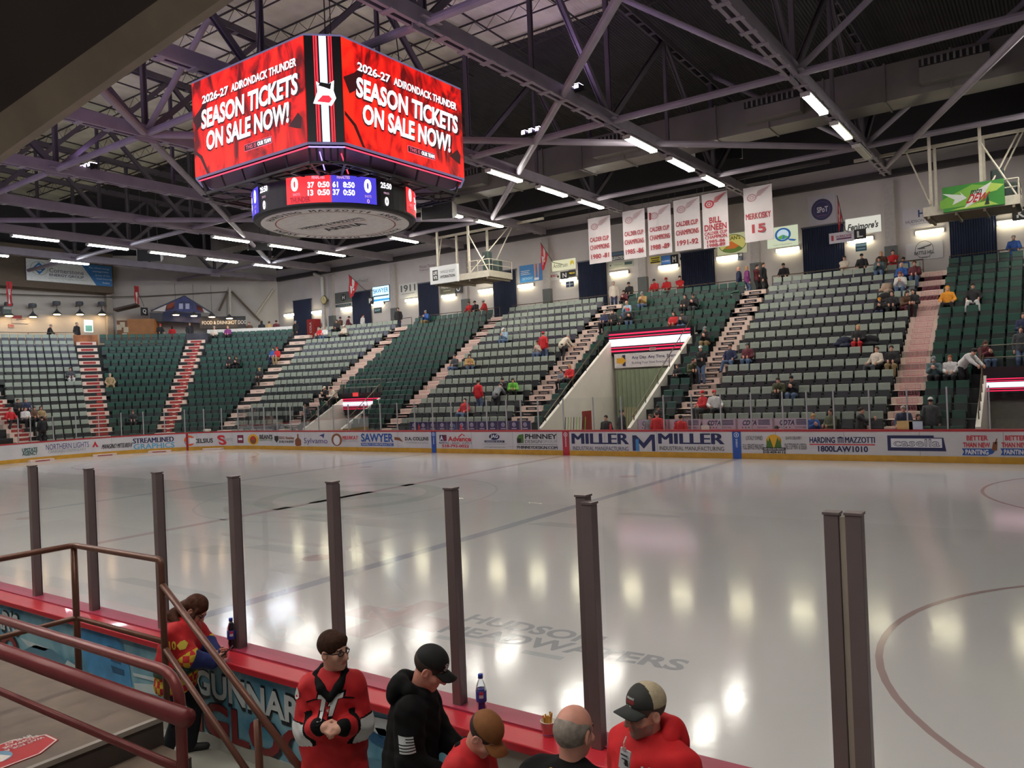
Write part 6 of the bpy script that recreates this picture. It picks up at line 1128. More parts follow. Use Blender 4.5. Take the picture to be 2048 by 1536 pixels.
# ================================================================ signed-distance bodies
class SDF:
    def __init__(s): s.p = []
    def cap(s, a, b, ra, rb=None, k=.02, op='+'): s.p.append(('c', np.asarray(a, float), np.asarray(b, float), ra, ra if rb is None else rb, k, op)); return s
    def ell(s, c, r, R=None, k=.02, op='+'): s.p.append(('e', np.asarray(c, float), np.asarray(r, float), R, 0, k, op)); return s
    def chain(s, pts, rs, k=.02):
        for i in range(len(pts)-1): s.cap(pts[i], pts[i+1], rs[i], rs[i+1], k)
        return s
    def cut(s, c, n): s.p.append(('h', np.asarray(c, float), unit(n), 0, 0, 0, '-')); return s       # keep the side the normal points away from
    def mesh(s, vox, wr=0., seed=0):
        lo = np.full(3, 1e9); hi = -lo
        for q in s.p:
            if q[6] == '-' : continue
            if q[0] == 'c': l, h = np.minimum(q[1]-q[3], q[2]-q[4]), np.maximum(q[1]+q[3], q[2]+q[4])
            else: m = np.max(q[2]); l, h = q[1]-m, q[1]+m
            lo = np.minimum(lo, l); hi = np.maximum(hi, h)
        lo -= vox*3; hi += vox*3; n = np.ceil((hi-lo)/vox).astype(int)+1
        ax = [lo[i]+vox*np.arange(n[i]) for i in range(3)]; F = np.full(n, .5, np.float32)
        for t, a, b, ra, rb, k, op in s.p:
            if t == 'h': sl = tuple(slice(0, n[i]) for i in range(3))
            else:
                if t == 'c': l, h = np.minimum(a-ra, b-rb), np.maximum(a+ra, b+rb)
                else: m = np.max(b); l, h = a-m, a+m
                pad = k*2+vox*4; i0 = np.clip(((l-pad-lo)/vox).astype(int), 0, n-1); i1 = np.clip(((h+pad-lo)/vox).astype(int)+2, 1, n); sl = tuple(slice(i0[i], i1[i]) for i in range(3))
            X, Y, Z = np.meshgrid(ax[0][sl[0]], ax[1][sl[1]], ax[2][sl[2]], indexing='ij', sparse=True)
            if t == 'c':
                d = b-a; dd = max(1e-9, d @ d); tt = np.clip(((X-a[0])*d[0]+(Y-a[1])*d[1]+(Z-a[2])*d[2])/dd, 0, 1)
                D = np.sqrt((X-a[0]-tt*d[0])**2+(Y-a[1]-tt*d[1])**2+(Z-a[2]-tt*d[2])**2)-(ra+(rb-ra)*tt)
            elif t == 'e':
                x, y, z = X-a[0], Y-a[1], Z-a[2]
                if ra is not None: R = np.asarray(ra); x, y, z = R[0, 0]*x+R[1, 0]*y+R[2, 0]*z, R[0, 1]*x+R[1, 1]*y+R[2, 1]*z, R[0, 2]*x+R[1, 2]*y+R[2, 2]*z
                k0 = np.sqrt((x/b[0])**2+(y/b[1])**2+(z/b[2])**2); k1 = np.sqrt((x/b[0]**2)**2+(y/b[1]**2)**2+(z/b[2]**2)**2); D = k0*(k0-1)/np.maximum(k1, 1e-6)
            else: D = -((X-a[0])*b[0]+(Y-a[1])*b[1]+(Z-a[2])*b[2])
            f = F[sl]
            if op == '+':
                if k > 0: h = np.clip(.5+.5*(f-D)/k, 0, 1); F[sl] = f+(D-f)*h-k*h*(1-h)
                else: F[sl] = np.minimum(f, D)
            else:
                if k > 0: h = np.clip(.5-.5*(f+D)/k, 0, 1); F[sl] = f+(-D-f)*h+k*h*(1-h)
                else: F[sl] = np.maximum(f, -D)
        if wr:
            X, Y, Z = np.meshgrid(*ax, indexing='ij', sparse=True); g = seed*1.7
            F = F+wr*(np.sin(X*31+Z*17+g)*np.sin(Y*27-Z*23+g*2)+.6*np.sin(X*57-Z*41+g)*np.sin(Y*49+Z*37))
        F[0] = F[-1] = 1; F[:, 0] = F[:, -1] = 1; F[:, :, 0] = F[:, :, -1] = 1
        return nets(F, lo, vox)
def nets(F, lo, vox):
    S = F < 0; n = np.array(F.shape); c = np.zeros(n-1, np.int8)
    for i in (0, 1):
        for j in (0, 1):
            for k in (0, 1): c += S[i:n[0]-1+i, j:n[1]-1+j, k:n[2]-1+k]
    act = (c > 0) & (c < 8); I = np.argwhere(act); idx = np.full(act.shape, -1, np.int64); idx[act] = np.arange(len(I))
    P = np.zeros((len(I), 3)); W = np.zeros(len(I)); cor = [(i, j, k) for i in (0, 1) for j in (0, 1) for k in (0, 1)]
    for a in cor:
        for b in cor:
            if sum(abs(x-y) for x, y in zip(a, b)) != 1 or a > b: continue
            fa = F[I[:, 0]+a[0], I[:, 1]+a[1], I[:, 2]+a[2]]; fb = F[I[:, 0]+b[0], I[:, 1]+b[1], I[:, 2]+b[2]]; m = (fa < 0) != (fb < 0)
            t = np.where(m, fa/np.where(m, fa-fb, 1), 0)[:, None]; q = np.array(a)+t*(np.array(b)-np.array(a)); P += np.where(m[:, None], q, 0); W += m
    V = lo+vox*(I+P/W[:, None]); faces = []
    for ax in range(3):
        o = [0, 0, 0]; o[ax] = 1; A = S[:n[0]-o[0], :n[1]-o[1], :n[2]-o[2]]; B = S[o[0]:, o[1]:, o[2]:]; E = np.argwhere(A != B); u, v = [(1, 2), (2, 0), (0, 1)][ax]
        E = E[(E[:, u] > 0) & (E[:, v] > 0)]; E = E[(E[:, u] < n[u]-1) & (E[:, v] < n[v]-1)]
        du = np.zeros(3, int); dv = np.zeros(3, int); du[u] = 1; dv[v] = 1
        q = np.stack([idx[tuple((E-du-dv).T)], idx[tuple((E-dv).T)], idx[tuple(E.T)], idx[tuple((E-du).T)]], 1)
        fl = ~A[tuple(E.T)]; q[fl] = q[fl][:, ::-1]; faces.append(q)
    return V, np.concatenate(faces)
def sdf_mesh(s, vox, mats, name, wr=0., seed=0, M4=None, colour=None):
    V, Fq = s.mesh(vox, wr, seed); me = bpy.data.meshes.new(name); me.vertices.add(len(V)); W = V if M4 is None else V @ M4[0].T+M4[1]
    me.vertices.foreach_set('co', W.astype(np.float32).ravel()); me.loops.add(len(Fq)*4); me.loops.foreach_set('vertex_index', Fq.astype(np.int32).ravel())
    me.polygons.add(len(Fq)); me.polygons.foreach_set('loop_start', np.arange(0, len(Fq)*4, 4, dtype=np.int32)); me.polygons.foreach_set('loop_total', np.full(len(Fq), 4, np.int32))
    for m in (mats if isinstance(mats, (list, tuple)) else [mats]): me.materials.append(m)
    if colour is not None: me.polygons.foreach_set('material_index', colour(V[Fq].mean(1)).astype(np.int32))
    me.update(calc_edges=True); me.polygons.foreach_set('use_smooth', [True]*len(me.polygons)); return me
def link(name, me, parent): o = bpy.data.objects.new(name, me); COL.objects.link(o); o.parent = parent; return o
def rotm(yaw=0, pitch=0, roll=0):  # yaw about z (left +), pitch nods forward (+ = down), roll
    cy_, sy_, cp_, sp_, cr_, sr_ = math.cos(yaw), math.sin(yaw), math.cos(pitch), math.sin(pitch), math.cos(roll), math.sin(roll)
    return np.array([[cy_, -sy_, 0], [sy_, cy_, 0], [0, 0, 1]]) @ np.array([[1, 0, 0], [0, cp_, sp_], [0, -sp_, cp_]]) @ np.array([[cr_, 0, sr_], [0, 1, 0], [-sr_, 0, cr_]])
def ik(a, t, l1, l2, pole):
    d = t-a; n = np.linalg.norm(d); n = min(n, (l1+l2)*.999); u = unit(d); c = (l1*l1+n*n-l2*l2)/(2*l1*n); p = unit(pole-u*(pole @ u)); return a+u*l1*c+p*l1*math.sqrt(max(0, 1-c*c)), a+u*n
# local body frame: x right, y forward, z up, feet on z=0
def skeleton(st=1.75, shw=1., lean=0., twist=0., head=(0, 0, 0), hands=None, sit=False, girth=1., feet=None, pole=None, hipshift=(0, 0), kid=1.):
    s = st/1.75; J = dict(s=s, g=girth, kid=kid); hz = (.5 if sit else .93)*s; J['hip'] = V3(hipshift[0], hipshift[1], hz); R = rotm(twist) @ rotm(0, lean); J['R'] = R; up = R @ Z_; rt = R @ X_; fw = R @ Y_
    J['waist'] = J['hip']+up*.17*s; J['chest'] = J['hip']+up*.36*s; J['neck'] = J['hip']+up*.53*s; sw = .178*s*(.92+.08*girth)*shw
    for n_, e in (('R', 1), ('L', -1)):
        J['sh'+n_] = J['hip']+up*.452*s+rt*e*sw; J['th'+n_] = J['hip']+rt*e*.095*s-up*.02*s
        f = (feet or {}).get(n_, V3(e*.11*s, (.42 if sit else 0.), 0.)); f = np.asarray(f, float); an = f+V3(0, -.03*s, .08*s); J['kn'+n_], J['an'+n_] = ik(J['th'+n_], an, .44*s, .43*s, V3(e*.1, 1, .3 if sit else 0.)); J['toe'+n_] = J['an'+n_]+V3(e*.03, .15*s, -.045*s)
        h = (hands or {}).get(n_); h = J['sh'+n_]+V3(e*.06, .05, -.52)*s if h is None else np.asarray(h, float)
        J['el'+n_], J['wr'+n_] = ik(J['sh'+n_], h, .285*s, .255*s, (pole or {}).get(n_, V3(e*.55, -.6, -.6)))
    J['HR'] = R @ rotm(*head) if len(head) == 3 else R; HS = (st/1.75)**.45*(1.0)*kid; J['HS'] = HS; J['hc'] = J['neck']+up*.055*s+(J['HR'] @ V3(0, .025, .105))*HS; return J
def head_prims(S, J, face=True, ear=True):
    R, c, h = J['HR'], J['hc'], J['HS']; g = lambda x, y, z: c+R @ (V3(x, y, z)*h)
    S.ell(g(0, -.012, .035), V3(.076, .096, .088)*h, R, .02); S.ell(g(0, .03, -.045), V3(.058, .062, .066)*h, R, .03); S.ell(g(0, .068, -.092), V3(.024, .022, .02)*h, R, .025)
    S.cap(J['neck']-(J['R'] @ Z_)*.05*J['s'], g(0, -.02, -.06), .056*J['s']*(.85+.15*J['g']), .052*h, .03)
    if not face: 
        S.cap(g(0, .09, 0), g(0, .11, -.025), .012*h, .015*h, .01); return
    S.cap(g(-.034, .078, .028), g(.034, .078, .028), .013*h, None, .015)
    for e in (-1, 1):
        S.ell(g(e*.042, .06, -.022), V3(.026, .024, .022)*h, R, .02); S.ell(g(e*.031, .097, .011), V3(.016, .012, .010)*h, R, .008, '-'); S.ell(g(e*.031, .079, .011), V3(.0125, .0125, .0125)*h, R, .0)
        S.cap(g(e*.02, .087, .020), g(e*.043, .081, .018), .0035*h, None, .003)
    S.chain([g(0, .088, .02), g(0, .106, -.008), g(0, .114, -.024)], [.008*h, .011*h, .0145*h], .01)
    for e in (-1, 1): S.ell(g(e*.012, .098, -.029), V3(.009, .011, .008)*h, R, .006)
    S.cap(g(-.02, .087, -.053), g(.02, .087, -.053), .0065*h, None, .004); S.cap(g(-.017, .086, -.063), g(.017, .086, -.063), .0075*h, None, .004); S.cap(g(-.023, .097, -.058), g(.023, .097, -.058), .0028*h, None, .002, '-')
    if ear:
        for e in (-1, 1): S.ell(g(e*.079, -.008, -.004), V3(.012, .022, .034)*h, R @ rotm(e*.25, 0, 0), .006); S.ell(g(e*.088, -.004, .0), V3(.007, .012, .02)*h, R, .004, '-')
def body_prims(S, J, fingers='relaxed', hand_dir=None, hd=True, feet=True):
    s, g, R = J['s'], J['g'], J['R']; rt, up, fw = R @ X_, R @ Z_, R @ Y_
    S.ell(J['hip'], V3(.16*g, .115*g, .13)*s, R, .03); S.ell(J['waist'], V3(.142*g, .108*g, .15)*s, R, .05); S.ell(J['chest'], V3(.165*g, .118*g, .18)*s, R, .05); S.cap(J['shR'], J['shL'], .055*s, None, .04)
    for e in 'RL':
        S.chain([J['th'+e], J['kn'+e], J['an'+e]], [.085*s*g, .055*s, .04*s], .03); 
        if feet: S.cap(J['an'+e]-V3(0, .03*s, .035*s), J['toe'+e], .038*s, .032*s, .02)
        S.chain([J['sh'+e], J['el'+e], J['wr'+e]], [.05*s*(.6+.4*g), .038*s, .026*s], .02)
        if hd: hand(S, J, e, fingers if isinstance(fingers, str) else fingers[e], None if hand_dir is None else hand_dir.get(e))
def hand(S, J, e, mode='relaxed', dirs=None):
    s = J['HS']; w = J['wr'+e]; d = unit(J['wr'+e]-J['el'+e]); sg = 1 if e == 'R' else -1
    if dirs: d = unit(np.asarray(dirs[0], float)); pn = np.asarray(dirs[1], float)
    else: pn = V3(-sg, 0, 0)-V3(-sg, 0, 0)*0
    pn = unit(pn-d*(pn @ d)); sd = np.cross(d, pn)*(1 if sg > 0 else -1)       # pn: palm normal, sd: toward the thumb
    if mode == 'simple': S.ell(w+d*.075*s, V3(.04, .05, .085)*s, np.stack([sd, pn, d], 1) if False else None, .02); return
    k = w+d*.085*s; S.cap(w, w+d*.03*s, .026*s, .03*s, .012)
    for i in range(4): S.cap(w+d*.03*s+sd*(.02-.013*i)*s, k+sd*(.030-.02*i)*s-d*(.004*abs(i-1))*s, .0125*s, .011*s, .008)
    cur = {'relaxed': (.35, .5, .4), 'fist': (1.2, 1.5, 1.0), 'hold': (.8, .9, .6), 'flat': (.1, .1, .1)}[mode]; ln = (.040, .044, .041, .032)
    for i in range(4):
        b = k+sd*(.030-.02*i)*s-d*(.004*abs(i-1))*s; a = 0; l = ln[i]*s
        for j, f in enumerate((1., .62, .5)):
            a += cur[j]*(1+.06*i); q = b+(d*math.cos(a)+pn*math.sin(a))*l*f; S.cap(b, q, (.0095-.001*j)*s, (.0088-.001*j)*s, .003); b = q
    b = w+d*.025*s+sd*.026*s; q = b+unit(sd*.75+d*.6+pn*.3)*.042*s; S.cap(b, q, .014*s, .011*s, .01); S.cap(q, q+unit(d*.8+pn*.45+sd*.1)*.032*s, .011*s, .009*s, .004)
def top_prims(S, J, th=.018, hem=.0, sleeve=1., loose=.02, waistdrop=.1, neck=.0, flare=0.):   # sweater, jersey, jacket
    s, g, R = J['s'], J['g'], J['R']; up = R @ Z_; t = th+loose
    S.ell(J['chest'], (V3(.168*g, .12*g, .185)*s+t*.8), R, .04); S.ell(J['waist'], (V3(.15*g, .118*g, .16)*s+t+flare*.7), R, .06); S.cap(J['shR'], J['shL'], .05*s+th*.6, None, .05); S.cap(J['neck']-up*.06*s, J['neck']-up*.02*s, .07*s+th*.4, .05*s+th*.3, .06); S.ell(J['hip']+up*.03, (V3(.165*g, .12*g, .1)*s+t+flare), R, .06)
    if waistdrop: S.ell(J['hip']-Z_*waistdrop*.6, (V3(.16*g, .118*g, .09+waistdrop*.3)*s+t+flare), None, .05)
    for e in 'RL': 
        w = J['el'+e]+(J['wr'+e]-J['el'+e])*(sleeve-.0)*.96; S.chain([J['sh'+e], J['el'+e], w], [.056*s*(.6+.4*g)+t*.8, .047*s+t*.7, .036*s+t*.45], .035)
    if neck: S.cap(J['neck']-up*.06, J['neck']+up*neck, .07*s, .062*s, .03)
def leg_prims(S, J, th=.014):
    s, g, R = J['s'], J['g'], J['R']; S.ell(J['hip']-(R @ Z_)*.02, (V3(.158*g, .112*g, .12)*s+th), R, .03)
    for e in 'RL': S.chain([J['th'+e], J['kn'+e], J['an'+e]+Z_*.0], [.09*s*g+th, .062*s+th, .048*s+th], .03)
def shoe_prims(S, J):
    for e in 'RL': S.cap(J['an'+e]-V3(0, .04, .035)*J['s'], J['toe'+e], .045*J['s'], .038*J['s'], .02); S.cut((0, 0, -.005), (0, 0, -1))
def hair_prims(S, J, kind):
    R, c, h = J['HR'], J['hc'], J['HS']; g = lambda x, y, z: c+R @ (V3(x, y, z)*h)
    S.ell(g(0, -.018, .045), V3(.087, .104, .092)*h, R, .01)
    if kind == 'long': S.ell(g(0, -.055, -.06), V3(.088, .06, .13)*h, R, .03)
    S.ell(g(0, .115, -.02), V3(.075, .085, .085)*h, R, .012, '-')
    if kind != 'long': S.ell(g(0, -.02, -.11), V3(.14, .16, .075)*h, R, .012, '-'); 
    for e in (-1, 1): S.ell(g(e*.09, .012, -.01), V3(.03, .03, .045)*h, R, .01, '-')
def cap_prims(S, J, brim=True, tilt=0.):
    R, c, h = J['HR'] @ rotm(0, tilt), J['hc'], J['HS']; g = lambda x, y, z: c+R @ (V3(x, y, z)*h)
    S.ell(g(0, -.014, .054), V3(.09, .106, .092)*h, R, .01); S.cut(g(0, 0, .042), -(R @ Z_))
    if brim: S.ell(g(0, .125, .05), V3(.066, .062, .009)*h, R @ rotm(0, .18), .01)
# ================================================================ spectators
SKIN = M((214, 160, 138), .55, var=.06, scale=20); SHOE = M((40, 38, 40), .6)
POSE = {}
def pose(nm):
    if nm in POSE: return POSE[nm]
    H = lambda x, y, z: V3(x, y, z)
    kw = dict(stand=dict(), rail=dict(lean=.18, hands=dict(R=H(.2, .42, 1.02), L=H(-.2, .42, 1.02)), head=(0, .1, 0)), sit=dict(sit=True, lean=-.05, hands=dict(R=H(.12, .3, .66), L=H(-.12, .3, .66)), head=(0, .1, 0)),
              sitlean=dict(sit=True, lean=.45, hands=dict(R=H(.1, .5, .66), L=H(-.1, .5, .66)), head=(0, -.1, 0)), phone=dict(sit=True, lean=.12, hands=dict(R=H(.06, .34, .84), L=H(-.08, .34, .82)), head=(0, .35, 0)),
              sitwide=dict(sit=True, lean=-.12, hands=dict(R=H(.24, .25, .62), L=H(-.24, .25, .62)), feet=dict(R=H(.28, .5, .0), L=H(-.28, .5, .0)), head=(.2, 0, 0)), fold=dict(hands=dict(R=H(-.1, .24, 1.12), L=H(.1, .25, 1.1)), head=(.2, .05, 0)),
              bent=dict(lean=.85, hands=dict(R=H(.15, .75, .85), L=H(-.15, .75, .85)), head=(0, -.2, 0)), point=dict(lean=.1, hands=dict(R=H(.1, .5, 1.3), L=H(-.2, .2, 1.0)), head=(0, 0, 0)))[nm]
    J = skeleton(1.75, **kw); D = {'J': J}; vx = .017
    S = SDF(); head_prims(S, J, False); body_prims(S, J, 'simple'); D['body'] = sdf_mesh(S, vx, SKIN, 'body')
    S = SDF(); top_prims(S, J, .016, loose=.022, waistdrop=0 if kw.get('sit') else .1); D['jacket'] = sdf_mesh(S, vx, SKIN, 'jacket', .004, 1)
    S = SDF(); leg_prims(S, J, .016); D['trousers'] = sdf_mesh(S, vx, SKIN, 'trousers', .003, 2)
    S = SDF(); shoe_prims(S, J); D['footwear'] = sdf_mesh(S, vx, SHOE, 'footwear')
    for k in ('short', 'long'): S = SDF(); hair_prims(S, J, k); D[k] = sdf_mesh(S, .013, SKIN, 'hair')
    S = SDF(); cap_prims(S, J); D['cap'] = sdf_mesh(S, .011, SKIN, 'cap')
    S = SDF(); R, c = J['HR'], J['hc']; S.ell(c+R @ V3(0, -.02, .04), (.098, .112, .105), R); S.ell(c+R @ V3(0, -.05, -.1), (.1, .09, .09), R, .04); S.ell(c+R @ V3(0, .11, -.01), (.07, .09, .095), R, .01, '-'); D['hood'] = sdf_mesh(S, .014, SKIN, 'hood')
    POSE[nm] = D; return D
CN = dict(black=(30, 28, 32), red=(196, 34, 40), navy=(36, 44, 76), cream=(208, 196, 180), white=(214, 212, 210), grey=(126, 130, 134), dgrey=(66, 68, 72), blue=(46, 88, 160), maroon=(96, 36, 46), purple=(126, 50, 112), olive=(78, 82, 56), tan=(186, 150, 96), brown=(92, 64, 46), jeans=(88, 108, 140), khaki=(150, 128, 92), teal=(84, 104, 108), green=(110, 190, 70), orange=(222, 146, 34), lblue=(150, 176, 196), pink=(200, 120, 140),
          hb=(44, 32, 26), hd=(84, 56, 40), hl=(190, 150, 100), hg=(150, 146, 140), hr=(130, 70, 46), hk=(24, 22, 22))
def CM(n): return M(CN[n], .75, var=.12, scale=14)
def dress(root, D, top, legs, head, skin=None):
    hk, hc = head.split(':') if ':' in head else (head, None)
    items = [('body', 'body', SKIN if skin is None else skin), ('jacket', 'jacket', CM(top)), ('trousers', 'trousers', CM(legs)), ('footwear', 'footwear', SHOE)]
    if hk in ('short', 'long'): items.append(('hair', hk, CM(hc)))
    if hk in ('cap', 'hood'): items.append((hk, hk, CM(hc))); 
    if hk == 'cap': items.append(('hair', 'short', CM('hb')))
    for nm, k, m in items:
        o = link(nm, D[k], root); o.material_slots[0].link = 'OBJECT'; o.material_slots[0].material = m
def cone_hit(u, v, zo, dr):
    d = ray(u, v); t = 25.
    while t < 110:
        h = CAM+d*t; t += .03; dx, dy = AX-h[0], h[1]-AY; r = math.hypot(dx, dy) if dx > 0 else dy; i = (r+dr-CRN-1.6)/RUN+1
        if i > -1 and h[2] < Z1+RISE*(i-1)+zo: return i, h
    return 1, h
def spectator(mode, u, v, ps, top, legs, head, label, yaw=0., st=1.72, y=39.45):
    D = pose(ps); s = st/1.75; zh = D['J']['hc'][2]; yo = D['J']['hc'][1]
    if mode in 'sr':
        off = .24 if mode == 's' else .34; i, h = cone_hit(u, v, zh*s, off-yo*s); i = int(min(14, max(1, round(i))))
        if h[0] > AX: yy = Y1+RUN*(i-1)-off; X = PX(u, v, 1, yy-yo*s)[0]; P = V3(X, yy, Z1+RISE*(i-1)); a = 0.
        else:
            a = math.atan2(AX-h[0], h[1]-AY); r = rowr(i)-off; P = V3(AX-r*math.sin(a), AY+r*math.cos(a), Z1+RISE*(i-1))
        if mode == 's': OCC.append(P+V3(-math.sin(a)*off, math.cos(a)*off, 0))
        if mode == 's': P = P+V3(0, 0, .0)
    elif mode == 'c':
        if u > 560: P = PX(u, v, 1, y); P = V3(P[0], y, CONC); a = 0
        else:
            d = ray(u, v); lo, hi = 30., 110.
            for _ in range(50):
                m_ = (lo+hi)/2; h = CAM+d*m_; rr = math.hypot(AX-h[0], h[1]-AY) if h[1] > AY else AX-h[0]
                if rr > 22.3+(y-39.45): hi = m_
                else: lo = m_
            P = V3(h[0], h[1], CONC); a = math.atan2(AX-h[0], h[1]-AY)
    elif mode == 'b': P = PX(u, v, 1, y); P = V3(P[0], y, max(.0, P[2]-zh*s)); a = 0
    t = thing('person', label, 'person', P, math.pi+a+yaw); t.scale = (s, s, s); dress(t, D, top, legs, head); return t
PI = math.pi
